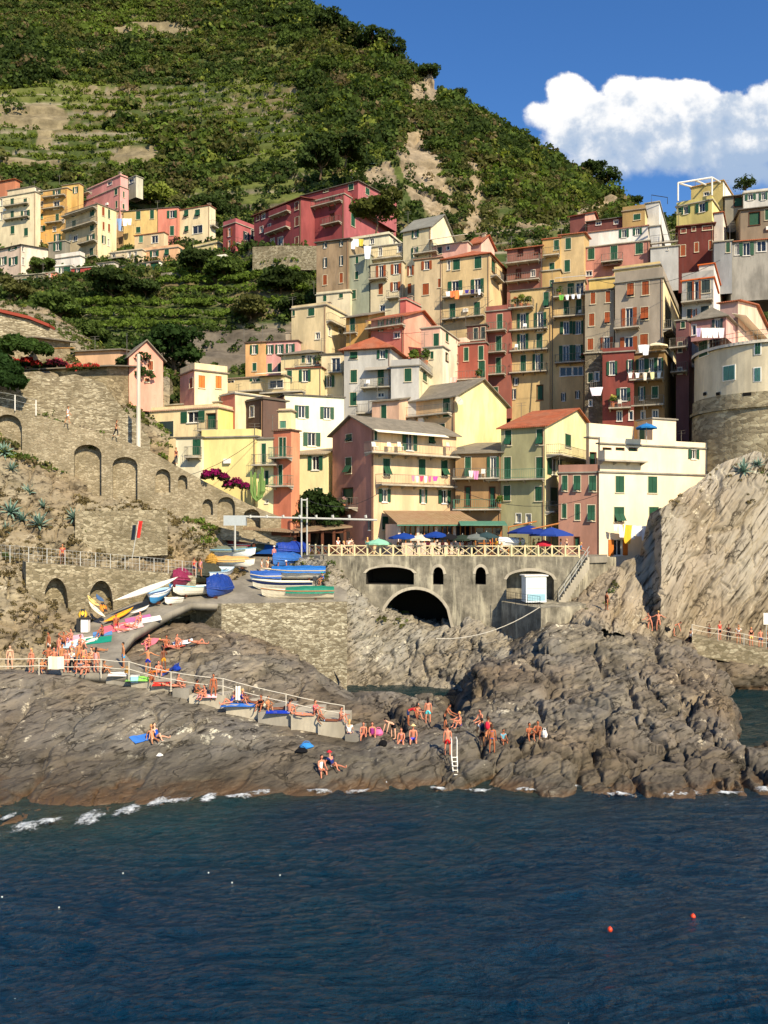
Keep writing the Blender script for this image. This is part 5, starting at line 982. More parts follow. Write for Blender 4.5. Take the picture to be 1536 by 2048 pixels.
# ------------------------------------------------------------------ walls with arches, bridge, ramp, stairs
def archwall(name, label, cat, a, b, top, bot, arches, mat, thick=1.0, ring=None, kind=None):
    """wall on the vertical plane through columns a=(px,Y), b=(px,Y); top/bot polylines of (px,py); arches (x0,x1,ytop,ybot,depth,round share)"""
    A_, B_ = P(a[0], HY, a[1]), P(b[0], HY, b[1]); t = (B_ - A_); t.z = 0; L = t.length; t.normalize(); n = Vector((t.y, -t.x, 0))
    f = Face(Vector((A_.x, A_.y, 0)), t, n, L, 1)
    def conv(l): r = [f.uv(x, y) for x, y in l]; return [q[0] for q in r], [q[1] for q in r]
    tu, tz = conv(top); bu, bz = conv(bot); arr = []
    for (x0, x1, y0, y1, dep, rnd) in arches:
        u0, _ = f.uv(x0, (y0 + y1) / 2); u1, _ = f.uv(x1, (y0 + y1) / 2); _, z1 = f.uv((x0 + x1) / 2, y0); _, z0 = f.uv((x0 + x1) / 2, y1)
        arr.append((u0, u1, z0, z1, dep, (z1 - z0) * rnd))
    def az(q, u):
        s = (u - (q[0] + q[1]) / 2) / ((q[1] - q[0]) / 2); return q[3] - q[5] * (1 - math.sqrt(max(0, 1 - s * s)))
    INN = flat('shade_inner', '2E2A24', .95); us = list(np.arange(0, L, .5)) + [L]  # lining of deep arches: the cavern's shade is put into this dark colour
    for q in arr: us += list(q[0] + (q[1] - q[0]) * np.linspace(0, 1, 15))
    us = sorted(set(round(x, 4) for x in us if 0 <= x <= L)); org = f.fr(L / 2, np.interp(L / 2, bu, bz)); m = MB(org); fr = f.fr
    for u0, u1 in zip(us[:-1], us[1:]):
        if u1 - u0 < 1e-3: continue
        um = (u0 + u1) / 2; T0, T1 = np.interp(u0, tu, tz), np.interp(u1, tu, tz); b0, b1 = np.interp(u0, bu, bz), np.interp(u1, bu, bz)
        hs = [q for q in arr if q[0] < um < q[1]]
        hs.sort(key=lambda q: q[2]); c0, c1 = b0, b1
        for q in hs:
            if q[2] > min(c0, c1) + .01: m.quad(fr(u0, c0), fr(u1, c1), fr(u1, q[2]), fr(u0, q[2]))
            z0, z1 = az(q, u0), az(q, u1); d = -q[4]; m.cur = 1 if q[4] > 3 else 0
            m.quad(fr(u0, z0), fr(u1, z1), fr(u1, z1, d), fr(u0, z0, d)); m.quad(fr(u1, q[2]), fr(u0, q[2]), fr(u0, q[2], d), fr(u1, q[2], d))
            m.quad(fr(u0, q[2], d), fr(u1, q[2], d), fr(u1, z1, d), fr(u0, z0, d)); c0, c1 = z0, z1; m.cur = 0
        m.quad(fr(u0, c0), fr(u1, c1), fr(u1, T1), fr(u0, T0)); m.quad(fr(u0, T0), fr(u1, T1), fr(u1, T1, -thick), fr(u0, T0, -thick)); m.quad(fr(u1, T1, -thick), fr(u0, T0, -thick), fr(u0, T0 - .7, -thick), fr(u1, T1 - .7, -thick))
    for q in arr:
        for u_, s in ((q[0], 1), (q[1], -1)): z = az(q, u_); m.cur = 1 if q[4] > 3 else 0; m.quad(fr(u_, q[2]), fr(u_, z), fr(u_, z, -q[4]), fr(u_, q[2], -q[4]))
    m.cur = 0
    for u_ in (0, L): m.quad(fr(u_, np.interp(u_, bu, bz)), fr(u_, np.interp(u_, tu, tz)), fr(u_, np.interp(u_, tu, tz), -thick), fr(u_, np.interp(u_, bu, bz), -thick))
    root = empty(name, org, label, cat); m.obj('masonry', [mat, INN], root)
    if ring:
        g = MB(org)
        for q in arr:
            if q[1] - q[0] < .8: continue
            pts = [(u_, az(q, u_)) for u_ in np.linspace(q[0], q[1], 17)]; w_ = .28; cx, cz = (q[0] + q[1]) / 2, q[3] - max(q[5], .5) * 1.2
            for (p0, p1) in zip(pts[:-1], pts[1:]):
                def off(p): d = Vector((p[0] - cx, p[1] - cz)); d.normalize(); return (p[0] + d.x * w_, p[1] + d.y * w_)
                o0, o1 = off(p0), off(p1); g.quad(fr(p0[0], p0[1], .05), fr(p1[0], p1[1], .05), fr(o1[0], o1[1], .05), fr(o0[0], o0[1], .05)); g.quad(fr(o0[0], o0[1], .05), fr(o1[0], o1[1], .05), fr(o1[0], o1[1], .0), fr(o0[0], o0[1], .0)); g.quad(fr(p1[0], p1[1], .05), fr(p0[0], p0[1], .05), fr(p0[0], p0[1], 0), fr(p1[0], p1[1], 0))
            g.obj('arch_ring', ring, root); g = MB(org)
    return root, f
SW1 = stonewall('867A62', '9E9078', 'B8AC92', (3.4, 3.4, 7.0), mort='968A72')
SW2 = stonewall('746A56', '9A8E76', 'C8BEA4', (2.6, 2.6, 8.5), mort='867A64')
SW3 = stonewall('6E654F', '948870', 'B4AA90', (2.6, 2.6, 5.0), mort='867C66')
SW4 = stonewall('7E745E', 'A89E86', 'CEC6AC', (2.8, 2.8, 6.8), mort='746A58')
def concm():
    m, t = newmat('stained_concrete'); p = pos(t)
    n1 = nz(t, mp(t, p, (1.3, 1.3, .22)), 1.2, 6, .65); n2 = nz(t, p, .7, 6, .65); n3 = nz(t, p, 5, 4)
    a = t.ramp(n2, [(.3, hexc('575349')), (.52, hexc('7F796B')), (.72, hexc('A39B88'))]); a = t.mix(t.ramp(n1, [(.50, (0,) * 3), (.70, (.8,) * 3)]), a, hexc('C4BCA4')); a = t.mix(t.ramp(n1, [(.30, (.8,) * 3), (.42, (0,) * 3)]), a, hexc('4E4A40'))
    fin(t, a, .93, t.m('ADD', n3, n2), .5, .06, .1); return m
CSTN = concm(); CPAL = plaster('BDB198', .5); PATH = plaster('8E8676', .5)
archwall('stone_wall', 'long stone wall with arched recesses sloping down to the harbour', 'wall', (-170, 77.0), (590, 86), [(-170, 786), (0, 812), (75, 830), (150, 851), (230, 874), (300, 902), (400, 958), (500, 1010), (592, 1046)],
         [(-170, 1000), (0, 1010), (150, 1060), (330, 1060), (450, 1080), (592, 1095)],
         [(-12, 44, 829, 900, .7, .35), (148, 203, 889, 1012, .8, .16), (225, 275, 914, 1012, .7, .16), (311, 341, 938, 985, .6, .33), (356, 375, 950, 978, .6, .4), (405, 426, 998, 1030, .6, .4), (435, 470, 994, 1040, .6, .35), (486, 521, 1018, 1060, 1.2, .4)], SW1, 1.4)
archwall('stone_wall', 'rough bedded stone wall holding the flower terrace house', 'wall', (-20, 81.5), (300, 86), [(-20, 760), (38, 745), (80, 742), (110, 755), (150, 748), (205, 765), (232, 800), (262, 838), (302, 880)], [(-20, 850), (100, 860), (302, 950)], [], SW2, 1.2)
archwall('stone_wall', 'low arched stone wall carrying the fenced cliff path above the bathers', 'wall', (52, 65.6), (392, 72.2), [(52, 1124), (130, 1130), (250, 1139), (392, 1152)], [(52, 1300), (200, 1290), (392, 1225)], [(87, 136, 1156, 1256, 1.1, .5), (177, 226, 1161, 1250, 1.1, .5)], SW3, 3.0, SW2)
archwall('stone_wall', 'squared stone retaining wall below the two tall recesses', 'wall', (150, 74.2), (335, 76.4), [(150, 1022), (335, 1020)], [(150, 1120), (335, 1110)], [], SW3, 1.6)
archwall('retaining_wall', 'pale rubble retaining wall under the parked boats', 'wall', (443, 70.2), (694, 71.8), [(443, 1208), (694, 1204)], [(443, 1335), (694, 1400)], [], SW4, 2.5)
archwall('retaining_wall', 'shaded return of the boat platform wall with hanging plants', 'wall', (380, 73.5), (443, 70.2), [(380, 1204), (443, 1208)], [(380, 1330), (443, 1330)], [], SW3, 2.0)
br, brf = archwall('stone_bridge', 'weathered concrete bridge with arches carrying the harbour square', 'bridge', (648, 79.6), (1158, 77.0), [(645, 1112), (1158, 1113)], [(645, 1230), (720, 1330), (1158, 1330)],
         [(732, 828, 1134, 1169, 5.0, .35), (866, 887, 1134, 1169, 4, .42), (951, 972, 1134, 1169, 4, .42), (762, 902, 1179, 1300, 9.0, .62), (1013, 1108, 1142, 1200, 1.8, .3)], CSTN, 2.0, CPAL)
def mass(name, label, cat, top, mat, down, kind=None):
    """solid block under a polygon of points"""
    m = MB(top[0]); m.slab(top, down); o = m.obj(name, mat); tagt(o, label, cat, kind=kind); reg(o); return o
ZP = 11.4
def pz(px, Y, z): return Vector(((px - 768) / F * Y, Y, z))
mass('square_paving', None, None, [pz(560, 86, ZP - .05), pz(640, 80.6, ZP), pz(1158, 77.3, ZP), pz(1215, 79.5, ZP), pz(1215, 106, ZP), pz(420, 106, ZP), pz(420, 90, ZP)], PATH, .6, 'structure')
tagt(bpy.data.objects['square_paving'], kind='structure')
mass('platform_block', 'concrete bathing platform block with a dark shaded seaward face', 'platform', [pz(1003, 76.7, 7.3), pz(1082, 71.8, 7.15), pz(1172, 74.6, 7.15), pz(1172, 77.5, 7.3), pz(1003, 77.2, 7.3)], CSTN, 8.5)
mass('cliff_walkway', 'concrete wall carrying the right-hand cliff walkway', 'walkway', [pz(1384, 73.4, H - (1272 - HY) / F * 73.4), pz(1540, 73.2, H - (1301 - HY) / F * 73.2), pz(1800, 73.2, H - (1340 - HY) / F * 73.2), pz(1800, 78, 1.8), pz(1540, 78, H - (1300 - HY) / F * 76.5), pz(1384, 78, H - (1272 - HY) / F * 76)], SW3, 1.7)
# ramp with the boats
def ramp():
    rows = [((70, 1345, 57), (292, 1354, 55.6)), ((92, 1318, 58.8), (262, 1322, 58)), ((112, 1296, 61), (243, 1300, 60.5)), ((150, 1262, 63.8), (268, 1268, 63.2)), ((205, 1232, 67), (345, 1222, 67.2)), ((290, 1196, 70.6), (384, 1206, 70)), ((300, 1192, 71.3), (443, 1209, 70.6)),
            ((330, 1186, 72.5), (694, 1206, 72)), ((380, 1168, 75.5), (694, 1182, 76)), ((420, 1146, 79), (640, 1150, 80)), ((440, 1122, 83.5), (600, 1122, 83.8)), ((440, 1111, 87), (580, 1110, 87)), ((440, 1108, 90), (580, 1108, 90))]
    V = []; n = 24
    for l, r in rows:
        a, b = P(*l), P(*r)
        for k in range(n + 1): V.append(a.lerp(b, k / n))
    fs = [(j * (n + 1) + k, j * (n + 1) + k + 1, (j + 1) * (n + 1) + k + 1, (j + 1) * (n + 1) + k) for j in range(len(rows) - 1) for k in range(n)]
    m = MB(V[0]); m.add(V, fs); o = m.obj('boat_ramp', PATH, smooth=True); md = o.modifiers.new('thickness', 'SOLIDIFY'); md.thickness = .6; md.offset = -1; tagt(o, kind='structure'); reg(o)
ramp()
# concrete steps down to the rocks
steps = [(212, 262, 1350, 56.2), (262, 302, 1357, 55.6), (302, 345, 1366, 55.0), (345, 378, 1378, 54.3), (378, 452, 1391, 53.6), (452, 516, 1409, 52.8), (516, 582, 1424, 52.0), (582, 636, 1431, 51.4), (636, 690, 1444, 50.9), (690, 722, 1470, 50.2)]
sb = None
for i, (x0, x1, y, Y) in enumerate(steps):
    m = MB(P(x0, y, Y)); a, b = P(x0, y, Y), P(x1, y, Y - .25); dep = Vector((.3, 3.2, .0)); m.slab([a, b, b + dep, a + dep], 1.35 + .1 * (i % 2))
    if sb is None:
        rt_ = empty('concrete_steps', a, 'broad concrete steps leading down past the sunbathers to the rocks', 'steps'); sb = rt_
    m.org = Vector(rt_.location); m2 = MB(rt_.location); m2.slab([a, b, b + dep, a + dep], 1.35 + .1 * (i % 2)); o = m2.obj('step', CPAL if i % 3 else CONC, rt_)
    class T: pass
    t = T(); t.bvh = BVHTree.FromPolygons([v.co + rt_.location for v in o.data.vertices], [tuple(p.vertices) for p in o.data.polygons]); SHEETS.append(t)
# left upper ground behind the stone walls
L2 = [(-220, [(850, 79.5), (800, 81), (770, 84), (720, 92), (670, 100), (610, 112)]), (0, [(860, 80), (830, 81.5), (762, 84), (720, 92), (660, 100), (600, 112)]), (100, [(880, 80.5), (850, 82.5), (762, 85), (725, 93), (665, 101), (620, 112)]), (200, [(900, 82), (880, 84), (800, 87), (770, 92), (720, 101), (690, 110)]), (340, [(960, 86), (930, 88), (880, 90), (840, 95), (760, 103), (740, 110)])]
SL2 = Sheet('left_bank', L2, 160, 80, rockdisp(.5, .3, .2, (1, 1, 1), seed=120), ROCKL, 2, 4)
SF = stonewall('7E7258', 'A8997A', 'C4B594', (1.4, 1.4, 4.0), mort='8C7E64')
B('house', 'stone terrace house with a long slate roof and green doors above the walls', 'B0A488/C4B898', 14, 88, 66, 214, 219, 733, 790, 'sB', 'L c 172 716 180 735;L c 190 719 199 738;L c 206 722 213 738', rm=SLATE, rise=1.2, stone=SF, group=None, W=7, over=.8, awn='L 68 150 700 2.2 C9965A', L=None)
B('house', 'salmon gabled house with brown shutters below the terraces', 'C06A54/EE9E82', 58, 92, 238, 258, 326, 712, 775, 'gL', 'R cb 296 722 306 740;R cb 289 757 298 764;L cb 246 745 250 758', rm=SLATE, rise=1.9, group=None, over=.35)
B('house', 'low slate roofed house linking the stone house and the salmon house', 'D9A878/E0B088', 12, 96, 150, 240, 246, 700, 750, 'sB', '', rm=SLATE, rise=1.0, group=None, W=8, over=.4)
archwall('stone_wall', 'ruined stone gable wall with a rust red coping at the far left', 'wall', (-120, 96), (152, 100), [(-120, 600), (0, 626), (60, 640), (100, 656), (152, 692)], [(-120, 760), (152, 760)], [], SW2, 4)
def coping():
    pts = [P(x, y - 1, Y) for x, y, Y in [(-120, 598, 95.8), (0, 624, 97.6), (60, 638, 98.5), (100, 654, 99)]]; m = MB(pts[1])
    for a, b in zip(pts[:-1], pts[1:]): m.slab([a + Vector((0, -.3, .25)), b + Vector((0, -.3, .25)), b + Vector((0, 1.5, .25)), a + Vector((0, 1.5, .25))], .35)
    tagt(m.obj('roof_edge', flat('rust_red', '8A3A2A', .8)), 'rust red metal edging along the top of the ruined wall', 'roof edge')
coping()
B('house', 'stone lean-to with a long grey slate roof left of the flowers', 'A89C80', 12, 90, -60, 66, 70, 676, 760, 'sB', '', rm=SLATE, rise=1.0, stone=SF, group=None, W=7, over=.6)
archwall('retaining_wall', 'curved stone terrace wall at the foot of the big crimson building', 'wall', (505, 151), (640, 147), [(505, 494), (560, 491), (640, 492)], [(505, 540), (640, 540)], [], SW3, 2)
archwall('retaining_wall', 'grey boulder wall below the yellow two-storey house', 'wall', (322, 159), (388, 158), [(322, 546), (388, 541)], [(322, 585), (388, 585)], [], stonewall('5E5A50', '7E7A6E', '9E9A8C', (.9, .9, 1.4)), 2)
archwall('retaining_wall', 'long white rendered wall between the vineyard and the small crimson house', 'wall', (418, 160.5), (452, 160), [(418, 512), (452, 508)], [(418, 540), (452, 540)], [], plaster('E8DFCB', .2), 2)
# ------------------------------------------------------------------ fences and ropes
def fence(name, label, cat, pts, h, step, postm, railm, rails=(1.0,), prad=.035, rrad=.018, net=False, sag=0.0, grp=None):
    """pts: ground points"""
    o = Vector(pts[0]); root = empty(name, o, label, cat, grp); g = MB(o); posts = []
    for a, b in zip(pts[:-1], pts[1:]):
        k = max(1, round((b - a).length / step)); posts += [a.lerp(b, i / k) for i in range(k)]
    posts.append(pts[-1])
    for i, p in enumerate(posts[:90]): q = MB(o); q.tube([p - Vector((0, 0, .15)), p + Vector((0, 0, h))], prad, 6); q.obj('post', postm, root)
    for r in rails:
        for a, b in zip(posts[:-1], posts[1:]):
            A_, B_ = a + Vector((0, 0, h * r)), b + Vector((0, 0, h * r)); L = [A_.lerp(B_, i / 4) - Vector((0, 0, sag * 4 * (i / 4) * (1 - i / 4))) for i in range(5)]; g.tube(L, rrad, 5, False)
    if net:
        for a, b in zip(posts[:-1], posts[1:]):
            n = max(1, int((b - a).length / .3))
            for i in range(1, n): c = a.lerp(b, i / n); g.tube([c + Vector((0, 0, .05)), c + Vector((0, 0, h))], .008, 3, False)
            for j in range(1, 4): g.tube([a + Vector((0, 0, h * j / 4)), b + Vector((0, 0, h * j / 4))], .008, 3, False)
    g.obj('rope' if sag else 'rail', railm, root); return root
ROPE = flat('rope_white', 'D8D0BE', .8)
fence('rope_railing', 'white rope railing beside the bathing steps and the concrete path', 'railing', [P(-40, 1350, 56), P(78, 1350, 56.2), P(202, 1352, 56), P(258, 1357, 55.4), P(342, 1378, 54.4), P(446, 1392, 53.4), P(572, 1424, 52), P(688, 1448, 50.8)], 1.15, 4.2, ROPE, ROPE, (.98, .55), .03, .028, sag=.05)
fence('path_fence', 'wire fence of pale posts along the cliff path over the arched wall', 'fence', [P(-60, 1118, 65.4), P(20, 1121, 65.4), P(130, 1130, 67.2), P(250, 1139, 69.6), P(392, 1152, 72.2)], 1.2, 1.25, STEEL, STEEL, (1.0, .5), .035, .012, net=True)
fence('wall_fence', 'white post railing on the upper left of the sloping wall', 'fence', [P(-60, 802, 78.2), P(30, 818, 79), P(72, 828, 79.6)], 1.35, 2.1, WHITE, STEEL, (1.0, .6), .05, .012)
fence('walkway_railing', 'thin cable railing on the right-hand cliff walkway', 'railing', [pz(1384, 73.7, H - (1272 - HY) / F * 73.4), pz(1540, 73.5, H - (1301 - HY) / F * 73.2), pz(1800, 73.5, H - (1340 - HY) / F * 73.2)], 1.0, 2.0, STEEL, ROPE, (1.0, .6), .03, .022, sag=.06)
def xfence():
    a, b = pz(658, 79.7, ZP), pz(1158, 77.15, ZP); root = empty('cross_railing', a, 'cream railing of crossed timbers along the edge of the square', 'railing'); d = b - a; n = 19; t = d.normalized(); fr = boxface(a, t, (t.y, -t.x, 0)); L = d.length
    for k in range(n + 1):
        u_ = L * k / n; g = MB(a); g.fbox(fr, u_ - .08, u_ + .08, -.1, 1.12, -.08, .08); g.obj('post', WOODL, root)
    for k in range(n):
        u0, u1 = L * k / n + .085, L * (k + 1) / n - .085; g = MB(a); g.fbox(fr, u0, u1, .96, 1.06, -.04, .04); g.fbox(fr, u0, u1, .06, .14, -.04, .04)
        um = (u0 + u1) / 2
        for (p, q) in (((u0, .14), (u1, .96)), ((u0, .96), (u1, .14))): g.tube([fr(p[0], p[1], .0), fr(q[0], q[1], .0)], .042, 4, False)
        g.obj('cross_panel', WOODL, root)
    # the short return on the left
    c = pz(618, 83.5, ZP); d2 = (a - c); t2 = d2.normalized(); fr2 = boxface(c, t2, (t2.y, -t2.x, 0)); L2_ = d2.length
    for k in range(3):
        u0, u1 = L2_ * k / 3 + .07, L2_ * (k + 1) / 3 - .07; g = MB(a); g.fbox(fr2, u0, u1, .9, 1.0, -.04, .04); g.tube([fr2(u0, .1, 0), fr2(u1, .9, 0)], .035, 4, False); g.tube([fr2(u0, .9, 0), fr2(u1, .1, 0)], .035, 4, False); g.fbox(fr2, u0 - .12, u0, 0, 1.1, -.07, .07); g.obj('cross_panel', WOODL, root)
xfence()
# stair beside the bridge
archwall('retaining_wall', 'short concrete wall closing the square behind the stone stair', 'wall', (1150, 77.2), (1232, 80.6), [(1150, 1113), (1232, 1114)], [(1150, 1190), (1232, 1190)], [], CSTN, 1.0)
def sidestair():
    o = P(1112, 1188, 77); root = empty('stone_stair', o, 'small stone stair climbing from the platform to the square', 'stair'); n = 16; a = pz(1112, 77.6, 7.2); b = pz(1172, 77.9, ZP)
    m = MB(o)
    for k in range(n):
        p = a.lerp(b, k / n); q = a.lerp(b, (k + 1) / n); m.slab([Vector((p.x, p.y - 1.3, q.z)), Vector((q.x, p.y - 1.3, q.z)), Vector((q.x, p.y + .3, q.z)), Vector((p.x, p.y + .3, q.z))], 1.2)
    m.obj('treads', CPAL, root); g = MB(o)
    for q in (1.0, .55): g.tube([a + Vector((0, -1.25, q)), b + Vector((0, -1.25, q))], .03, 5)
    for k in range(0, n + 1, 3): p = a.lerp(b, k / n); g.tube([p + Vector((0, -1.25, .1)), p + Vector((0, -1.25, 1))], .025, 5)
    g.obj('handrail', STEEL, root)
sidestair()
# boat hoist: two tall poles and a long grey boom, with the box on its left end
def hoist():
    Y = 82.5; o = P(604, 1110, Y); root = empty('boat_hoist', o, 'grey boat hoist of two tall poles and a long horizontal boom', 'hoist')
    for i, px in enumerate((603, 614)):
        g = MB(o); g.tube([P(px, 1113, Y + i * .3), P(px, 996, Y + i * .3)], .08, 8); g.obj('pole', STEEL, root)
    g = MB(o); g.tube([P(603, 1000, Y), P(614, 1000, Y + .3)], .08, 6); g.tube([P(487, 1033, Y - .4), P(754, 1040, Y - .4)], .10, 8)
    for k in range(8): px = 500 + k * 33; g.tube([P(px, 1030, Y - .4), P(px + 1, 1036, Y - .4)], .14, 6)
    g.obj('boom', STEEL, root); g = MB(o); fr = boxface(P(447, 1051, Y - .6), (1, 0, 0), (0, -1, 0)); g.fbox(fr, 0, 2.2, 0, 1.0, -.8, 0); g.obj('motor_box', flat('grey_box', 'A9B0B2', .5), root)
    g = MB(o); g.tube([P(470, 1051, Y - .9), P(470, 1100, Y - .9)], .1, 6); g.obj('leg', STEEL, root)
hoist()
# water ladder
def ladder():
    a0, a1 = P(903, 1512, 46.2), P(911, 1570, 44.9); b0, b1 = P(914, 1512, 46.2), P(917, 1570, 44.9); root = empty('swim_ladder', a0, 'pale metal ladder from the flat rock down into the sea', 'ladder')
    for p, q in ((a0, a1), (b0, b1)): g = MB(a0); g.tube([p + Vector((0, .6, .9)), p + Vector((0, .0, .9)), p, q - Vector((0, 0, .5))], .035, 6); g.obj('rail', WHITE, root)
    for k in range(7): t = .05 + k * .15; g = MB(a0); g.tube([a0.lerp(a1, t), b0.lerp(b1, t)], .028, 6); g.obj('rung', WHITE, root)
ladder()
# canopy of the bar on the square
def bar():
    Y = 84.9; root = empty('bar_pavilion', P(590, 1105, Y), 'open brown timber bar pavilion under a broad fibre roof', 'pavilion'); o = root.location
    f = lambda px, y, d=0: P(px, y, Y + d)
    r = MB(o); r.slab([f(483, 1056, .2), f(590, 1063, -.8), f(705, 1052, 1.5), f(640, 1040, 6), f(520, 1038, 5.5)], .16); r.obj('roof', rooftile('7C6C56', '8E7E66'), root)
    for px, d, n_ in ((488, .6, 1), (508, .3, 1), (590, -.3, 1), (618, .2, 1), (645, .8, 1), (668, 1.2, 1), (690, 1.6, 1)):
        g = MB(o); b_ = pz(px, Y + d, ZP); t_ = Vector(b_); t_.z = f(px, 1060, d).z; g.box((b_ + t_) / 2, (.28, .28, t_.z - b_.z)); g.obj('post', WOODB, root)
    g = MB(o); a, b = pz(486, Y + 1.0, ZP), pz(596, Y, ZP); t = (b - a).normalized(); fr = boxface(a, t, (t.y, -t.x, 0)); L = (b - a).length; g.fbox(fr, 0, L, 1.9, 2.5, -.1, .0); g.obj('fascia', WOODB, root)
    g = MB(o); g.fbox(fr, .4, L - .4, 0, 1.15, -.5, -.2); g.obj('counter', cloth('1E4E96'), root)
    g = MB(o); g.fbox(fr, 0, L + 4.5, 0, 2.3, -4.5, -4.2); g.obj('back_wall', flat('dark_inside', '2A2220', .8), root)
    g = MB(o); a, b = pz(596, Y + .2, ZP), pz(692, Y + 1.6, ZP); t = (b - a).normalized(); fr = boxface(a, t, (t.y, -t.x, 0)); L = (b - a).length; g.fbox(fr, 0, L, 0, .85, -.12, 0); g.fbox(fr, 0, L, 2.15, 2.4, -.12, 0); g.obj('balustrade', WOODB, root)
bar()
# white pole on the left
def pole(px, y0, y1, Y, r, name, label, cat, mat):
    o = P(px, y1, Y); m = MB(o); m.tube([o, P(px, y0, Y)], [r, r * .8], 8); return tagt(m.obj(name, mat), label, cat)
pole(277, 708, 905, 82.5, .22, 'concrete_pole', 'tall white round pole beside the yellow flat roofed house', 'pole', plaster('DAD0BC', .3))
# parapet notice, hut
def hut():
    o = P(1072, 1205, 74.5); fr = boxface(P(1052, 1205, 74.5), Vector((1, .12, 0)).normalized(), Vector((.12, -1, 0)).normalized()); root = empty('changing_hut', o, 'white kiosk with a pale blue lower panel on the bathing platform', 'kiosk')
    g = MB(o); g.fbox(fr, 0, 1.9, .0, 2.35, -1.4, 0); g.obj('cabin', flat('hut_white', 'DDE4E6', .5), root); g = MB(o); g.fbox(fr, -.15, 2.05, 2.352, 2.47, -1.5, .12); g.obj('roof', WHITE, root)
    g = MB(o); g.fbox(fr, .12, 1.78, .15, .75, .004, .02); g.obj('picture_panel', flat('hut_blue', '8FB6C4', .5), root); g = MB(o); g.fbox(fr, .1, 1.8, 1.25, 1.29, .004, .03); g.obj('shutter_rail', STEEL, root)
hut()
fence('platform_railing', 'dark metal railing at the edge of the bathing platform', 'railing', [pz(1008, 76.2, 7.3), pz(1080, 72.1, 7.15)], 1.0, 1.5, DARKM, DARKM, (1.0, .5), .025, .015, net=True)
# ------------------------------------------------------------------ vegetation
def leafcloud(cen, rad, col, k=60, ls=.28, sq=(1, 1, .85), seed=0, jit=.28):
    r = np.random.default_rng(seed); N = len(cen); M = N * k
    c = np.repeat(cen, k, 0); R_ = np.repeat(rad, k)[:, None]; d = r.normal(size=(M, 3)); d[:, 2] = np.abs(d[:, 2]) * 1.0 - .25; d /= np.linalg.norm(d, axis=1, keepdims=True)
    lump = 1 + .28 * vn(d * 2.1 + c * .37, 3)[:, None]; rr = (.45 + .55 * r.random((M, 1)) ** .45) * lump
    p = c + d * R_ * rr * np.array(sq)
    n = d + .75 * r.normal(size=(M, 3)); n /= np.linalg.norm(n, axis=1, keepdims=True); a = np.cross(n, r.normal(size=(M, 3))); a /= np.linalg.norm(a, axis=1, keepdims=True); b = np.cross(n, a)
    s = R_ * ls * (.6 + .8 * r.random((M, 1))); a, b = a * s, b * s * .75
    V = np.stack([p - a - b * .4, p + a * .3 - b, p + a + b * .4, p - a * .3 + b], 1).reshape(-1, 3); Q = np.arange(M * 4).reshape(M, 4)
    C = np.repeat(col, k, 0) * (1 + jit * (r.random((M, 1)) * 2 - 1)); C = np.repeat(C, 4, 0); return V, Q, C
def stuffveg(name, label, cat, parts, mat=None):
    V = []; Q = []; C = []; b = 0
    for v, q, c in parts: V.append(v); Q.append(q + b); C.append(c); b += len(v)
    o = fastmesh(name, np.vstack(V), np.vstack(Q), mat or LEAF, np.clip(np.vstack(C), 0, 1)); tagt(o, label, cat, kind='stuff'); return o
def samp(sh, n, seed):
    r = np.random.default_rng(seed); Pn = sh.P; A_ = np.linalg.norm(np.cross(Pn[1:, :-1] - Pn[:-1, :-1], Pn[:-1, 1:] - Pn[:-1, :-1]), axis=2).ravel()
    i = r.choice(len(A_), n, p=A_ / A_.sum()); nv = sh.nv - 1; a, b = i // nv, i % nv; u, v = r.random(n), r.random(n)
    L = lambda G: G[a, b] * ((1 - u) * (1 - v))[..., None] + G[a + 1, b] * (u * (1 - v))[..., None] + G[a, b + 1] * ((1 - u) * v)[..., None] + G[a + 1, b + 1] * (u * v)[..., None]
    return L(Pn), L(sh.px[..., None])[:, 0], L(sh.py[..., None])[:, 0], r
DK, MD, LT, OL, YG, DRY = [np.array(c) for c in ((.046, .070, .022), (.076, .112, .028), (.112, .158, .032), (.102, .106, .036), (.175, .205, .042), (.160, .125, .066))]
def pickcol(p, r, bias=0.0):
    n = fbm(p * .03, 3, s=31) + .35 * (r.random(len(p)) * 2 - 1) + bias; c = np.where((n < -.18)[:, None], DK, np.where((n < .12)[:, None], MD, np.where((n < .4)[:, None], OL, LT)))
    x = r.random(len(p)); c = np.where((x < .05)[:, None], YG, c); c = np.where(((x > .05) & (x < .09))[:, None], DRY, c); return c * (.8 + .4 * r.random((len(p), 1)))
# far hill
p, px, py, r = samp(SG, 23000, 1)
jx, jy = px + 7 * fbm(p * .12, 3, s=31), py + 7 * fbm(p * .12, 3, s=32)
bare = inany(jx, jy, CRAG); bare2 = inany(px, py, BARE); vis = (px > -60) & (px < 1320)
dn = fbm(p * .022, 4, s=41); ter = (px < 600) & (py > 175) & (py < 345)
z = p[:, 2] + 2.5 * fbm(p * .02, 3, s=5); ph = (z / 5.5) % 1.0
keep = vis & ~(bare & (r.random(len(p)) > .04)) & ~(bare2 & (r.random(len(p)) > .12)) & ((dn > -.40) | (r.random(len(p)) < .35))
row = ter & (dn < .32)
kb = keep & ~row; kb &= (r.random(len(p)) < np.where(py > 360, .8, 1.0))
rad = np.where(dn > .1, 1.7 + 1.6 * r.random(len(p)), 1.0 + 1.2 * r.random(len(p))); rad = np.where((px > 800), rad * .85, rad)
A1 = leafcloud(p[kb] + np.array([0, 0, .3]), rad[kb], pickcol(p[kb], r, -.04), 46, .23, seed=2)
p3, px3, py3, r3 = samp(SG, 900, 9); k3 = (px3 > -60) & (px3 < 1250) & ~inany(px3, py3, CRAG) & (((fbm(p3 * .018, 3, s=71) > .0) & (py3 < 340)) | (px3 > 640)) & ~((px3 < 600) & (py3 > 190) & (r3.random(len(p3)) < .88))
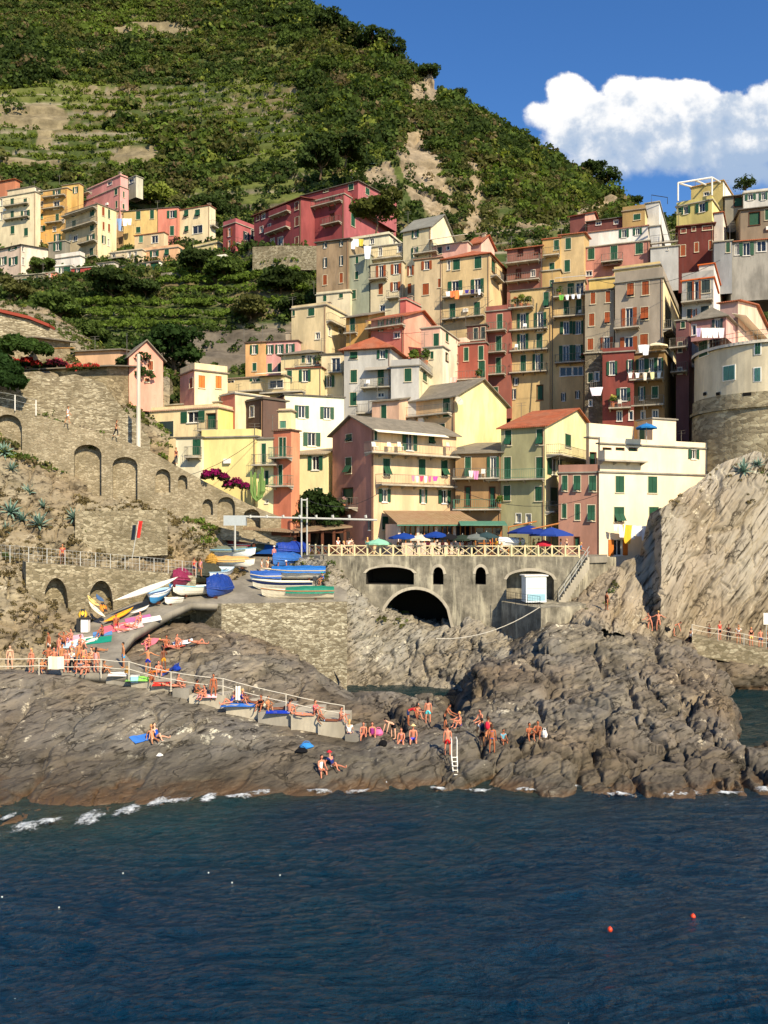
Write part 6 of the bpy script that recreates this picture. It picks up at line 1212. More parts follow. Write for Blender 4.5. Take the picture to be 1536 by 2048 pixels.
rd3 = 2.6 + 2.6 * r3.random(k3.sum()) ** 2; rd3 = np.where(px3[k3] > 800, rd3 * .7, rd3); A3 = leafcloud(p3[k3] + np.array([0, 0, 1.2]), rd3, pickcol(p3[k3], r3, -.12) * .95, 150, .13, seed=8)
kr = vis & row & ~bare & ~bare2 & (((ph > .16) & (ph < .42)) | ((ph > .55) & (ph < .80)))
A2 = leafcloud(p[kr] + np.array([0, 0, .4]), .75 + .5 * r.random(kr.sum()), (np.array([.125, .165, .030]) * (.75 + .5 * r.random((kr.sum(), 1)))), 26, .30, seed=3)
stuffveg('hill_scrub', 'dense green scrub and vine rows covering the far hillside', 'scrub', [A1, A2, A3])
# slope between the cluster and the town
p, px, py, r = samp(ST, 15000, 4)
z = p[:, 2] + 2.5 * fbm(p * .02, 3, s=5); ph = (z / 3.2) % 1.0; dn = fbm(p * .04, 4, s=43)
VINE = [[(150, 620), (420, 610), (480, 570), (600, 560), (620, 590), (520, 640), (300, 680), (150, 670)], [(320, 560), (470, 545), (590, 525), (600, 560), (440, 590), (330, 600)]]
vin = inany(px, py, VINE); stw = polym(px, py, [(340, 735), (360, 690), (440, 665), (570, 655), (640, 650), (640, 720), (440, 745)])
vis = (px > -60) & ((px < 700) | (py < 500) | (px > 1400))
k1 = vis & ~vin & ~stw & (r.random(len(p)) < np.where(dn > -.1, .8, .3)) & ((px < 660) | (py < 500) | (px > 1400))
B1 = leafcloud(p[k1] + np.array([0, 0, .2]), .6 + 1.2 * r.random(k1.sum()) ** 2, pickcol(p[k1], r, -.05), 46, .22, seed=5)
k2 = vis & vin & (ph > .25) & (ph < .95) & (r.random(len(p)) < .9)
B2 = leafcloud(p[k2] + np.array([0, 0, 1.1]), .6 + .4 * r.random(k2.sum()), np.array([.105, .155, .028]) * (.7 + .6 * r.random((k2.sum(), 1))), 30, .30, sq=(1, 1, .6), seed=6)
k3 = vis & stw & (r.random(len(p)) < .12)
B3 = leafcloud(p[k3], .4 + .6 * r.random(k3.sum()), pickcol(p[k3], r), 40, .25, seed=7)
stuffveg('terrace_scrub', 'vine canopies and shrubs on the terraces below the upper houses', 'scrub', [B1, B2, B3])
# tufts on the near cliffs
def tufts(sh, n, seed, cond, label, rr=(.15, .5), cols=None):
    p, px, py, r = samp(sh, n, seed); k = cond(p, px, py, r); c = pickcol(p[k], r, .1) if cols is None else cols * (.7 + .6 * r.random((k.sum(), 1)))
    return leafcloud(p[k], rr[0] + (rr[1] - rr[0]) * r.random(k.sum()) ** 2, c, 44, .24, seed=seed)
dryc = np.array([.16, .125, .06])
T1 = tufts(SB, 2600, 11, lambda p, px, py, r: (fbm(p * .12, 3, s=61) > .12) & (py < 1120), '', (.25, .8))
T2 = tufts(SB, 2200, 12, lambda p, px, py, r: (fbm(p * .15, 3, s=62) > .05) & (py < 1300), '', (.15, .5), dryc)
T3 = tufts(SD, 900, 13, lambda p, px, py, r: (fbm(p * .2, 3, s=63) > .28) & ((py < 1000) | (px < 1300)), '', (.15, .45))
T4 = tufts(SL2, 1500, 14, lambda p, px, py, r: (fbm(p * .12, 3, s=64) > -.2), '', (.2, .7))
T5 = tufts(SC, 700, 15, lambda p, px, py, r: ((px < 700) & (py < 1180) & (r.random(len(p)) < .8)) | ((px > 755) & (px < 815) & (py < 1262) & (py > 1200)), '', (.2, .6))
T6 = tufts(SD, 800, 16, lambda p, px, py, r: (fbm(p * .2, 3, s=65) > .15) & (py < 1010), '', (.15, .4), dryc)
stuffveg('cliff_tufts', 'dry grass tufts and small bushes growing on the cliffs and walls', 'undergrowth', [T1, T2, T3, T4, T5, T6])

BARK = flat('bark', '5A4A38', .9)
def tree(px, py, Yref, hgt, rx, label, col=MD, name='tree', cat='tree', k=2600, squash=1.0, seed=0, group=None, z0=None, ls=.085):
    """trunk with limbs and a crown of many leaves in clumps"""
    q, n = hit(px, py); 
    if z0 or q is None or abs(q.y - Yref) > 14: q = P(px, py, Yref)
    r = np.random.default_rng(seed + 100); root = empty(name, q, label, cat, group); o = Vector(q); m = MB(o); top = Vector((0, 0, hgt)); th = hgt * .35
    m.tube([o - Vector((0, 0, .4)), o + Vector((.05 * hgt, 0, th * .6)), o + Vector((0, 0, th * 1.3))], [hgt * .035, hgt * .028, hgt * .02], 7)
    cs = []
    for i in range(8):
        a = i * 2.4 + r.random(); e = o + Vector((math.cos(a) * rx * (.35 + .35 * r.random()), math.sin(a) * rx * (.35 + .35 * r.random()), hgt * (.45 + .45 * r.random()))); m.tube([o + Vector((0, 0, th * (.7 + .06 * i))), o.lerp(e, .6) + Vector((0, 0, .2)), e], [hgt * .016, hgt * .01, hgt * .005], 5); cs.append(e)
    m.obj('trunk', BARK, root); cs += [o + Vector(((r.random() - .5) * rx * 1.5, (r.random() - .5) * rx * 1.5, hgt * (.4 + .5 * r.random()))) for _ in range(9)]
    c = np.array([tuple(x - o) for x in cs]); N = len(c); rad = rx * (.34 + .22 * r.random(N)); colr = np.array(col) * (.65 + .7 * r.random((N, 1)))
    V, Q, C = leafcloud(c, rad, colr, k // N, ls * 2.3, (1, 1, .8 * squash), seed); fastmesh('crown', V, Q, LEAF, C, parent=root); return root
tree(752, 462, 139, 5.6, 3.7, 'large round dark tree in front of the crimson building', (.10, .115, .03), seed=1, k=3600, ls=.07)
tree(630, 1092, 87.5, 5.6, 2.7, 'dark lemon tree beside the bar roof and the boat hoist', (.035, .06, .018), seed=2, k=3600, ls=.07, z0=1)
tree(268, 800, 86, 5.5, 2.2, 'slender leafy tree growing behind the tall white pole', (.03, .05, .016), seed=3, k=1800)
tree(345, 765, 106, 8, 4.0, 'dense dark ivy covered tree beside the salmon gabled house', (.032, .06, .018), seed=4, k=3600, ls=.07)
for i, (x, y, Y, hh, rr, c, lb) in enumerate([(85, 545, 160, 4.5, 3.2, MD, 'round shrub tree beside the white-pink slate roofed house'), (400, 545, 155, 6, 5, DK, 'broad dark tree under the yellow two-storey house'), (222, 600, 155, 7, 5.5, DK, 'big dark tree below the low pinkish house with the green garage'), (450, 560, 152, 5.5, 5, MD, 'spreading tree at the top of the vineyard'), (120, 640, 140, 6, 5, MD, 'green tree below the small red house'), (290, 590, 155, 4, 4, DK, 'low dark tree right of the big dark tree'), (372, 560, 160, 4, 1.6, LT, 'bright green bush beside the white gable wall'), (300, 410, 190, 5, 7, YG, 'pale bamboo thicket beside the pink top storey'), (40, 600, 150, 5, 4, OL, 'olive tree behind the ruined stone wall'), (170, 690, 125, 5, 4, MD, 'bushy tree behind the long stone terrace house'), (560, 590, 146, 6, 5, DK, 'dark tree at the foot of the crimson building terraces'), (500, 640, 138, 5, 4.5, OL, 'brownish tree above the rubble slope'), (430, 430, 180, 5, 4, DK, 'dark tree left of the small crimson house'), (640, 350, 178, 9, 6, DK, 'tall dark oak behind the crimson penthouse'), (690, 325, 190, 8, 6, DK, 'dark oak left of the pale rock slab'), (590, 640, 137, 5, 4, DK, 'shaded tree below the weathered brown building')]):
    tree(x, y + 6, Y, hh * .75, rr * .75, lb, c, seed=10 + i, k=2200, group='trees on the slopes around the houses')
for i, (x, y, Y, hh, rr, lb) in enumerate([(742, 100, 275, 11, 8, 'tallest dark tree clump on the skyline above the crags'), (772, 98, 268, 12, 4.5, 'spiky conifer on the skyline beside the tallest clump'), (792, 112, 262, 9, 5, 'small tree on the skyline right of the spiky conifer'), (660, 65, 295, 11, 9, 'broad tree on the highest part of the skyline in view'), (700, 85, 284, 9, 7, 'round tree on the skyline left of the tallest clump'), (860, 158, 250, 8, 5, 'tree on the ridge just above the upper crag'), (920, 196, 250, 5, 3.6, 'small round tree alone on the ridge slope'), (1185, 355, 240, 7, 6, 'tree on the lower ridge left of the end of the hill'), (1215, 372, 238, 8, 6, 'last broad tree on the lower ridge before the houses'), (1268, 412, 233, 5, 4, 'little tree at the very foot of the ridge')]):
    tree(x, y + 4, Y, hh * .62, rr * .62, lb, DK, seed=40 + i, k=1700, group='trees on the skyline ridge')
tree(1491, 388, 130, 2.4, 1.6, 'dark bush behind the conservatory house on the skyline', DK, seed=60, k=900)
# hedge, bougainvillea, flowers
def bush(px, py, Yref, pts, label, cat, col, k=900, seed=0, ls=.22, name='bush', group=None, fl=None, sub=None, force=False):
    """pts: (dx,dy,dz,r) blobs in metres round the foot"""
    q, n = hit(px, py)
    if force or q is None or abs(q.y - Yref) > 8: q = P(px, py, Yref)
    c = np.array([t[:3] for t in pts], float); rad = np.array([t[3] for t in pts]); r = np.random.default_rng(seed)
    V, Q, C = leafcloud(c, rad, np.array(col) * (.75 + .5 * r.random((len(c), 1))), k, ls, seed=seed)
    if fl is not None:
        V2, Q2, C2 = leafcloud(c + [0, -.1, .12], rad * 1.03, np.array(fl) * (.8 + .4 * r.random((len(c), 1))), k // 2, ls * .8, seed=seed + 1)
    o = fastmesh(name, V, Q, LEAF, C); o.location = q; tagt(o, label, cat, group)
    if fl is not None: fastmesh(sub or 'blossoms', V2, Q2, LEAF, C2, parent=o)
    return o
bush(10, 785, 79.6, [(-2, 0, 1.5, 1.6), (-.5, .2, 1.6, 1.5), (.6, .4, 1.0, 1.2), (-1, 0, 2.8, 1.4), (-2.4, 0, 3.0, 1.3), (.3, .3, 2.2, 1.1)], 'dense clipped green hedge at the left edge beside the stone wall', 'hedge', (.03, .06, .018), 900, 70, name='hedge', force=True)
bush(40, 715, 86, [(-2, 0, .8, 1.2), (-.5, 0, 1.2, 1.3), (1, 0, 1.0, 1.1), (2.4, 0, .7, 1.0), (-3.4, 0, 1.0, 1.3)], 'leafy creeper spilling over the lean-to roof at the upper left', 'creeper', (.045, .08, .02), 600, 71, name='creeper')
bush(60, 742, 83.5, [(-1.6, 0, .6, .7), (-.3, 0, .8, .7), (.8, 0, .5, .6)], 'dark shrub with red flowers beside the hedge', 'shrub', (.03, .05, .015), 420, 72, fl=(.42, .04, .035), name='shrub', group='flowering plants on the left terrace')
bush(112, 742, 83.5, [(-.6, 0, .6, .6), (.2, 0, .8, .6), (.9, 0, .5, .55)], 'pink flowering shrub in the middle of the left terrace', 'shrub', (.04, .05, .02), 300, 73, fl=(.62, .10, .15), name='shrub', group='flowering plants on the left terrace')
bush(148, 748, 84, [(-.3, 0, .5, .45), (.4, 0, .6, .5)], 'red geraniums right of the pink flowering shrub', 'plant', (.05, .07, .02), 300, 74, fl=(.5, .08, .06), name='flower_bush', group='flowering plants on the left terrace')
bush(182, 745, 86, [(-.4, 0, .45, .4), (.5, 0, .5, .4)], 'red geraniums in front of the green doors', 'plant', (.05, .07, .02), 260, 75, fl=(.5, .05, .04), name='flower_bush', group='flowering plants on the left terrace')
for i, (x, y, Y, rr) in enumerate([(432, 966, 83.6, .66), (474, 984, 84.4, .62)]):
    bush(x, y, Y, [(-.8, 0, .6, rr), (0, 0, .8, rr), (.8, .1, .45, rr * .85)], ['magenta bougainvillea on the sloping wall, the wider left mound', 'magenta bougainvillea on the sloping wall, the right mound by the cactus'][i], 'bougainvillea', (.04, .05, .02), 420, 80 + i, fl=(.26, .012, .10), name='bougainvillea', force=True, group='bougainvillea above the sloping wall')
CACT = flat('cactus_green', '6E8A4A', .7)
def cactus():
    q = P(513, 1002, 84.9); root = empty('candelabra_cactus', q, 'tall candelabra cactus against the blank yellow wall', 'cactus'); o = Vector(q); r = random.Random(5)
    for i in range(19):
        a = r.random() * 6.28; d = .15 + .75 * r.random(); h_ = 1.5 + 2.1 * r.random() * (1.15 - .3 * d); g = MB(o)
        g.tube([o + Vector((0, 0, .0)), o + Vector((math.cos(a) * d * .7, math.sin(a) * d * .4, .4)), o + Vector((math.cos(a) * d, math.sin(a) * d * .5, 1.0)), o + Vector((math.cos(a) * d * 1.05, math.sin(a) * d * .5, h_))], [.1, .11, .12, .08], 5); g.obj('stem', CACT, root)
cactus()
AGM = flat('agave_leaf', '6F8A7C', .6, .3, .3, 3)
def agave_mesh(seed):
    m = MB(); r = random.Random(seed); n = 24
    for i in range(n):
        a = i * 2.4; el = R(10 + 70 * (i / n)); L = .9 + .35 * r.random(); d = Vector((math.cos(a), math.sin(a), 0)); s = Vector((-d.y, d.x, 0)); pts = []
        for k in range(5):
            t = k / 4; p = d * (L * t * math.cos(el)) + Vector((0, 0, L * t * math.sin(el) - .28 * t * t * math.cos(el))); w_ = .085 * (1 - t ** 2.2) + .003
            pts += [p - s * w_, p + Vector((0, 0, -.03 * (1 - t))), p + s * w_]
        m.add(pts, [(k * 3 + j, k * 3 + j + 1, (k + 1) * 3 + j + 1, (k + 1) * 3 + j) for k in range(4) for j in (0, 1)])
    return m
ag0 = None
AGL = [(8, 905, 1.5, 'large agave at the left edge below the first arch'), (22, 940, 1.2, 'agave under the large one at the left edge'), (28, 868, .9, 'small agave inside the first arch recess'), (20, 1025, 1.7, 'agave leaning out left of the pale rock rib'), (48, 1040, 1.6, 'agave between two others left of the pale rock rib'), (78, 1052, 1.9, 'biggest agave hanging over the pale rock rib'), (88, 1015, 1.2, 'upright agave above the biggest one'), (150, 1038, 1.6, 'blue-green agave beside the squared retaining wall'), (10, 1060, 1.2, 'low agave cut by the left edge above the path fence'), (1487, 945, 2.1, 'agave rosette on the right cliff below the round tower'), (1516, 930, 1.2, 'smaller agave upper right of the cliff rosette'), (738, 330, 4.0, 'spiky agave on top of the pale rock slab on the hill'), (445, 1150, .9, 'little agave beside the boat ramp'), (60, 985, 1.3, 'agave on the rocks right under the sloping wall')]
for i, (x, y, s, lb) in enumerate(AGL):
    q, n = hit(x, y)
    if q is None: continue
    if i % 4 == 0: o = agave_mesh(i).obj('agave', AGM)
    else: o = ag0.copy(); COL.objects.link(o)
    ag0 = o if i % 4 == 0 else ag0
    nn = (n if n.y < 0 else -n); o.location = q + nn * .05; o.scale = (s * .72,) * 3; ax = (Vector((0, 0, 1)) * .8 + nn * .6).normalized(); o.rotation_euler = ax.to_track_quat('Z', 'Y').to_euler(); tagt(o, lb, 'agave', 'agaves growing on the rocks')
# ------------------------------------------------------------------ boats
def hullmesh(L, Bm, D, org=(0, 0, 0), inner=True, stern=.75):
    """bow at +x; keel on z=0"""
    m = MB(org); ns, nr = 13, 9; V = []
    def ring(i, k, sc=1.0, up=0.0):
        t = i / (ns - 1); x = (t - .5) * L; w_ = Bm / 2 * sc * (stern + (1 - stern) * math.sin(min(1, t / .45) * math.pi / 2)) * (1 - max(0, (t - .45) / .55) ** 2.2); h = D * (1 + .35 * max(0, t - .5) ** 1.5 * 2.2)
        a = (k / (nr - 1) - .5) * 2; y = w_ * math.copysign(abs(a) ** .75, a); z = h * abs(a) ** 2.2 + up + (.5 * D * max(0, (t - .8) / .2) ** 2) * (1 - abs(a) ** 2.2); return Vector((x + (abs(a) ** 2) * .12 * L * max(0, (t - .85)), y, z))
    for i in range(ns):
        for k in range(nr): V.append(ring(i, k))
    fs = [(i * nr + k, (i + 1) * nr + k, (i + 1) * nr + k + 1, i * nr + k + 1) for i in range(ns - 1) for k in range(nr - 1)]
    fs.append(tuple(range(nr))); m.add(V, fs)
    if inner:
        V2 = [Vector((v.x * .96, v.y * .9, v.z * .98 + .05)) for v in V]; m.add(V2, [tuple(reversed(f)) for f in fs])
        top = [(i * nr, (i + 1) * nr) for i in range(ns - 1)]; b = len(V)
        m.add([], []); 
        for (p, q) in top:
            for e in (0, nr - 1): m.f.append([p + e, q + e, b + q + e, b + p + e]); m.mi.append(0)
    return m, V, ns, nr
def boat(px, py, L, Bm, D, head, label, hull='E8E4D8', rim='C8B48A', cover=None, pitch=0, roll=0, at=None, stripe=None, engine=False, ridge=.35, group='boats pulled up on the ramp', name='rowing_boat', cat='boat', benches=True, cov=(0.0, 1.0), inside=None):
    q = at or hit(px, py)[0]
    root = empty(name, q + Vector((0, 0, .12)), label, cat, group); root.rotation_euler = (R(roll), R(-pitch), R(head))
    m, V, ns, nr = hullmesh(L, Bm, D); hm = flat('hull_' + hull, hull, .45, .4); o = m.obj('hull', hm, root, smooth=False)
    g = MB(); 
    for e in (0, nr - 1): g.tube([V[i * nr + e] for i in range(ns)], .045, 5)
    g.tube([V[0], V[nr - 1]], .045, 5); g.obj('gunwale', flat('rim_' + rim, rim, .6), root)
    if stripe:
        g = MB()
        for e, s in ((0, -1), (nr - 1, 1)):
            for i in range(ns - 1):
                a, b, c, d = V[i * nr + e], V[(i + 1) * nr + e], V[(i + 1) * nr + (1 if e == 0 else nr - 2)], V[i * nr + (1 if e == 0 else nr - 2)]; u = Vector((0, s * .012, 0)); g.quad(a.lerp(d, .2) + u, b.lerp(c, .2) + u, b.lerp(c, .75) + u, a.lerp(d, .75) + u)
        g.obj('stripe', flat('stripe_' + stripe, stripe, .5), root)
    if inside:
        g = MB(); 
        for i in range(2, ns - 2): pass
        g.slab([V[i * nr] * 1.0 + Vector((0, .12, -.18)) for i in range(1, ns - 2)] + [V[i * nr + nr - 1] + Vector((0, -.12, -.18)) for i in range(ns - 3, 0, -1)], .04); g.obj('deck', flat('deck_' + inside, inside, .6), root)
    if cover:
        g = MB(); i0, i1 = int(cov[0] * (ns - 1)), int(cov[1] * (ns - 1)); n = 7; vs = []; rr = random.Random(px)
        for i in range(i0, i1 + 1):
            a, b = V[i * nr], V[i * nr + nr - 1]; t = (i - i0) / max(1, i1 - i0)
            for k in range(n):
                s = k / (n - 1); y = a.lerp(b, s); o_ = 1.08; h = ridge * (1 - abs(2 * s - 1) ** 1.4) * (.75 + .4 * math.sin(3.1 * t + .3)) * (1 + .25 * (rr.random() - .5)); e = -.22 - .08 * rr.random() if k in (0, n - 1) else 0
                vs.append(Vector((y.x * 1.01, y.y * o_, y.z + .06 + h + e)))
        g.add(vs, [(i * n + k, (i + 1) * n + k, (i + 1) * n + k + 1, i * n + k + 1) for i in range(i1 - i0) for k in range(n - 1)] + [tuple(range(n)), tuple(range((i1 - i0) * n, (i1 - i0 + 1) * n))]); g.obj('cover', tarp(cover), root)
    elif benches:
        for x in (-.22, .05, .28): 
            w_ = Bm * .42 * (1 - max(0, x) * 1.2); g = MB(); g.box((x * L, 0, D * .72), (.22, w_ * 2, .04)); g.obj('bench', flat('bench_wood', 'B89468', .7), root)
    if engine:
        g = MB(); e = Vector((-L / 2 - .18, 0, D)); g.box(e + Vector((0, 0, .25)), (.32, .3, .42)); g.tube([e + Vector((-.05, 0, .1)), e + Vector((-.12, 0, -.55))], .06, 6); g.ball(e + Vector((-.15, 0, -.5)), (.14, .12, .06)); g.obj('outboard_motor', flat('engine', '3A3C3E', .4), root)
    for x in (-.25, .25): g = MB(); g.box((x * L, 0, -.02), (.15, Bm * .55, .18)); g.obj('chock', WOODB, root)
    return root
def tarp(h):
    k = ('tp', h)
    if k in MATS: return MATS[k]
    m, t = newmat('tarp_' + h); p = objc(t); c = hexc(h); n = nz(t, mp(t, p, (1, 2.2, 1)), 2.2, 6, .6); fin(t, t.mix(n, mulc(c, 1.25), mulc(c, .75)), .5, n, .9, .15, .3); MATS[k] = m; return m
def BP(px, Y): 
    q = None
    for s in SHEETS: pass
    r = ground((px - 768) / F * Y, Y, 14.0); return r
boat(600, 1200, 6.3, 1.7, .75, 184, 'cream boat under a long green tarpaulin beside the edge of the rubble wall', 'DDD2B8', 'B07A50', '1E7A62', at=pz(596, 72.9, 7.75), cov=(0, .72), ridge=.3)
boat(570, 1180, 5.4, 1.7, .8, 182, 'white boat with a dark navy bottom and an outboard motor at its stern', 'E6DEC6', 'E6DEC6', None, at=pz(566, 75.0, 8.35), stripe='1E2A56', engine=True)
boat(590, 1158, 6.0, 1.9, .8, 183, 'white boat under a bright blue tarpaulin behind the navy bottomed boat', 'E8E2D4', 'C8B48A', '1F68B4', at=pz(587, 78.0, 9.2), cov=(0, .85), ridge=.35)
boat(533, 1160, 2.8, 1.3, .6, 185, 'small dinghy heaped with crumpled blue covers at the bow of the blue covered boat', '8AA4B8', 'DDD2B8', '2A55A0', at=pz(532, 76.8, 8.95), ridge=.4)
boat(440, 1160, 4.6, 2.0, .85, 262, 'white and pale blue open boat pointing down the ramp', 'DCE2E6', '9FB8C6', None, at=pz(438, 76.4, 9.2), pitch=-6, inside='7FB2D2')
boat(438, 1200, 3.4, 1.8, .8, 250, 'boat under a peaked navy tarpaulin on the corner of the platform', '2A4A94', '2A4A94', '1B3A86', at=pz(435, 72.6, 8.0), ridge=1.0)
boat(402, 1170, 4.0, 2.0, .9, 240, 'boat under a dark olive tarpaulin left of the navy one', '3A3C30', '3A3C30', '3E4034', at=pz(402, 74.6, 9.0), ridge=.8)
boat(462, 1118, 5.2, 1.8, .8, 352, 'boat under a grey-green cover with a white and blue stern', 'DDE4E4', '6EA8C8', '6E7668', at=pz(460, 83, 11.0), cov=(.0, .9), ridge=.3)
boat(468, 1138, 4.6, 1.7, .7, 340, 'white boat under a pale orange cover above the open boat', 'E8E2D4', 'C8B48A', 'D2A868', at=pz(466, 79.6, 10.2), cov=(.1, .9), ridge=.3)
boat(478, 1106, 5.6, 1.8, .8, 355, 'dark green boat with a white bow heaped with maroon nets', '34463C', 'E8E2D4', '8A2C44', at=pz(478, 86, 11.45), cov=(.1, .8), ridge=.35)
boat(425, 1125, 1.8, 1.1, .5, 300, 'little boat under a yellow ochre cover at the top left of the ramp', 'D2A44E', 'D2A44E', 'C89A48', at=pz(424, 79.5, 10.4), ridge=.5)
boat(583, 1118, 4.4, 1.9, .8, 240, 'boat under a navy cover beside the bar counter', '22408C', '22408C', '1E3C96', at=pz(584, 83.2, 11.0), ridge=.7)
boat(572, 1138, 4.2, 1.9, .8, 245, 'boat under a mid blue cover below the bar counter', '3E6EB0', '3E6EB0', '2F62AC', at=pz(570, 80.5, 10.2), ridge=.5)
boat(362, 1182, 3.4, 1.8, .9, 262, 'boat under a maroon striped cover against the arched wall', '6E2438', '6E2438', '84284A', at=pz(362, 72.2, 8.7), ridge=.8)
boat(318, 1200, 3.4, 1.7, .8, 262, 'blue boat with white stripes pointing down at the bathers', '3A86BC', 'E8ECEE', None, at=pz(318, 69.7, 8.0), pitch=-14, stripe='E4EAEC', inside='A8CCE0')
boat(390, 1200, 4.0, 1.6, .75, 215, 'white boat with a pale cyan gunwale beside the olive tarpaulin', 'E8E2D2', '8CC8D8', None, at=pz(391, 71.9, 8.2), inside='9CD0DE')
boat(347, 1205, 1.7, 1.0, .5, 235, 'tiny white dinghy right of the blue and white striped boat', 'E8E4D8', 'E8E4D8', None, at=pz(346, 69.6, 7.6), benches=False)
boat(1018, 1066, 2.6, 1.1, .6, 200, 'small white boat standing on the square beside the blue parasols', 'ECEAE4', 'ECEAE4', 'ECEAE4', at=pz(1022, 79.5, ZP + .8), ridge=.2, group=None)
def kayak(a, b, w_, h_, colr, label, name='kayak', cat='kayak', group='kayaks and boards beside the ramp', blunt=2.0):
    """long closed hull between two world points"""
    o = (a + b) / 2; d = (b - a); L = d.length; m = MB(o); n = 15; k_ = 8; d.normalize(); s = d.cross(Vector((0, 0, 1))).normalized(); u_ = s.cross(d); vs = []
    for i in range(n):
        t = i / (n - 1); r = max(.02, (1 - abs(2 * t - 1) ** blunt)); c = a.lerp(b, t) + u_ * (.12 * abs(2 * t - 1) ** 3)
        for k in range(k_): q = 2 * math.pi * k / k_; vs.append(c + s * math.cos(q) * w_ / 2 * r + u_ * math.sin(q) * h_ / 2 * r)
    m.add(vs, [(i * k_ + k, i * k_ + (k + 1) % k_, (i + 1) * k_ + (k + 1) % k_, (i + 1) * k_ + k) for i in range(n - 1) for k in range(k_)] + [tuple(range(k_ - 1, -1, -1)), tuple(range((n - 1) * k_, n * k_))])
    root = empty(name, o, label, cat, group); m.obj('hull', flat('kayak_' + colr, colr, .35, .5, .06), root, smooth=True)
    g = MB(o); c = o + u_ * (h_ * .42)
    if cat == 'kayak': g.slab([c + d * .45 + s * w_ * .22, c + d * .45 - s * w_ * .22, c - d * .45 - s * w_ * .22, c - d * .45 + s * w_ * .22], .06); g.obj('seat_well', DARKM, root)
    return root
kayak(P(230, 1203, 65.5), P(357, 1156, 69.5), 1.05, .55, 'F2EEDD', 'long white canoe leaning against the arched wall', 'canoe', 'canoe')
kayak(P(207, 1246, 64.6), P(268, 1216, 67.2), .7, .35, 'E8A41E', 'yellow-orange kayak lying below the white canoe')
kayak(P(261, 1228, 66.0), P(299, 1212, 67.6), .6, .16, 'ECE8DC', 'white board at the upper end of the yellow kayak', 'surfboard', 'surfboard')
kayak(P(174, 1192, 65.9), P(199, 1214, 65.2), .5, .25, 'E8C878', 'cream kayak slanting in front of the right arch')
kayak(P(176, 1204, 65.5), P(210, 1236, 64.5), .5, .3, 'EFE2C2', 'white kayak slanting below the cream kayak')
kayak(P(203, 1206, 65.4), P(211, 1226, 64.9), .6, .35, 'E88A28', 'short orange kayak propped up beside the right arch')
kayak(P(166, 1218, 64.9), P(165, 1240, 64.2), .7, .4, 'E2B23A', 'yellow kayak standing on end behind the bin')
kayak(P(192, 1190, 66.2), P(208, 1205, 65.6), .5, .2, '4A6488', 'small grey-blue board leaning inside the right arch', 'surfboard', 'surfboard')
def bin_():
    o = P(171, 1258, 63.6); o.z = (ground(o.x, o.y, 14) or o).z; root = empty('litter_bin', o, 'white litter bin with a black lid at the foot of the arches', 'bin'); g = MB(o); g.box(o + Vector((0, 0, .5)), (.55, .5, 1.0)); g.obj('bin_body', WHITE, root)
    g = MB(o); g.box(o + Vector((0, 0, 1.06)), (.68, .6, .12)); g.box(o + Vector((-.5, 0, .55)), (.3, .3, 1.0)); g.obj('lid', DARKM, root)
bin_()
# ------------------------------------------------------------------ parasols, flags, towels, laundry
def parasol(o, r, hgt, colr, label, n=8, tip=.45, name='parasol', group=None, arm=False, closed=False):
    root = empty(name, o, label, 'parasol', group); g = MB(o); g.tube([o, o + Vector((0, 0, hgt + .1))], .035, 6); g.obj('pole', WOODO if arm else STEEL, root); vs = [o + Vector((0, 0, hgt))]; 
    rr = r * (.28 if closed else 1); z1 = hgt - (1.3 if closed else tip)
    for q in (.5, 1.0):
        for k in range(n * 2):
            a = math.pi * k / n; s = (1 if k % 2 == 0 else .93); vs.append(o + Vector((math.cos(a) * rr * q * s, math.sin(a) * rr * q * s, hgt + (z1 - hgt) * q ** 1.2 + (0 if k % 2 == 0 else .03))))
    N = 2 * n; f = [(0, 1 + k, 1 + (k + 1) % N) for k in range(N)] + [(1 + k, 1 + N + k, 1 + N + (k + 1) % N, 1 + (k + 1) % N) for k in range(N)]
    for k in range(N): vs.append(vs[1 + N + k] - Vector((0, 0, .16)))
    f += [(1 + N + k, 1 + 2 * N + k, 1 + 2 * N + (k + 1) % N, 1 + N + (k + 1) % N) for k in range(N)]
    g = MB(o); g.add(vs, f); g.obj('canopy', cloth(colr), root)
    if not closed:
        g = MB(o)
        for k in range(0, N, 2): g.tube([o + Vector((0, 0, hgt - .03)), vs[1 + N + k] - Vector((0, 0, .04))], .014, 3, False)
        g.obj('ribs', DARKM, root)
    if arm:
        g = MB(o); e = o + Vector((-r * .95, -.1, 0)); g.tube([e, e + Vector((0, 0, hgt - .2)), o + Vector((r * .35, 0, hgt + .35))], .09, 6); g.obj('arm', WOODO, root)
for i, (px, Y, r, h_, c, lb) in enumerate([(808, 79.6, 1.5, 2.25, '1D3F8C', 'royal blue parasol at the left of the cafe terrace'), (842, 79.4, 1.5, 2.1, 'D8CDB4', 'cream parasol between the two royal blue ones'), (872, 79.2, 1.4, 2.4, '1D3F8C', 'royal blue parasol right of the cream one'), (897, 79.0, 1.4, 2.2, '1E1E20', 'black parasol in the middle of the cafe terrace'), (925, 78.8, 1.4, 2.1, '2E3A30', 'dark green parasol right of the black one'), (953, 78.8, 1.5, 2.2, '6E736E', 'grey parasol before the shop front'), (973, 78.7, 1.2, 2.35, '33474A', 'slate parasol beside the grey one'), (757, 79.8, 1.3, 1.7, '8CC4A8', 'pale green parasol beside the corner of the salmon house')]):
    parasol(pz(px, Y, ZP), r, h_, c, lb, group='small parasols of the cafe terrace')
parasol(pz(1058, 79.6, ZP), 2.1, 3.0, '22377E', 'big blue cantilever parasol, the left one of the pair', 4, .7, arm=True, group='big blue parasols')
parasol(pz(1103, 78.6, ZP), 2.1, 2.8, '2A4490', 'big blue cantilever parasol, the right one of the pair', 4, .7, arm=True, group='big blue parasols')
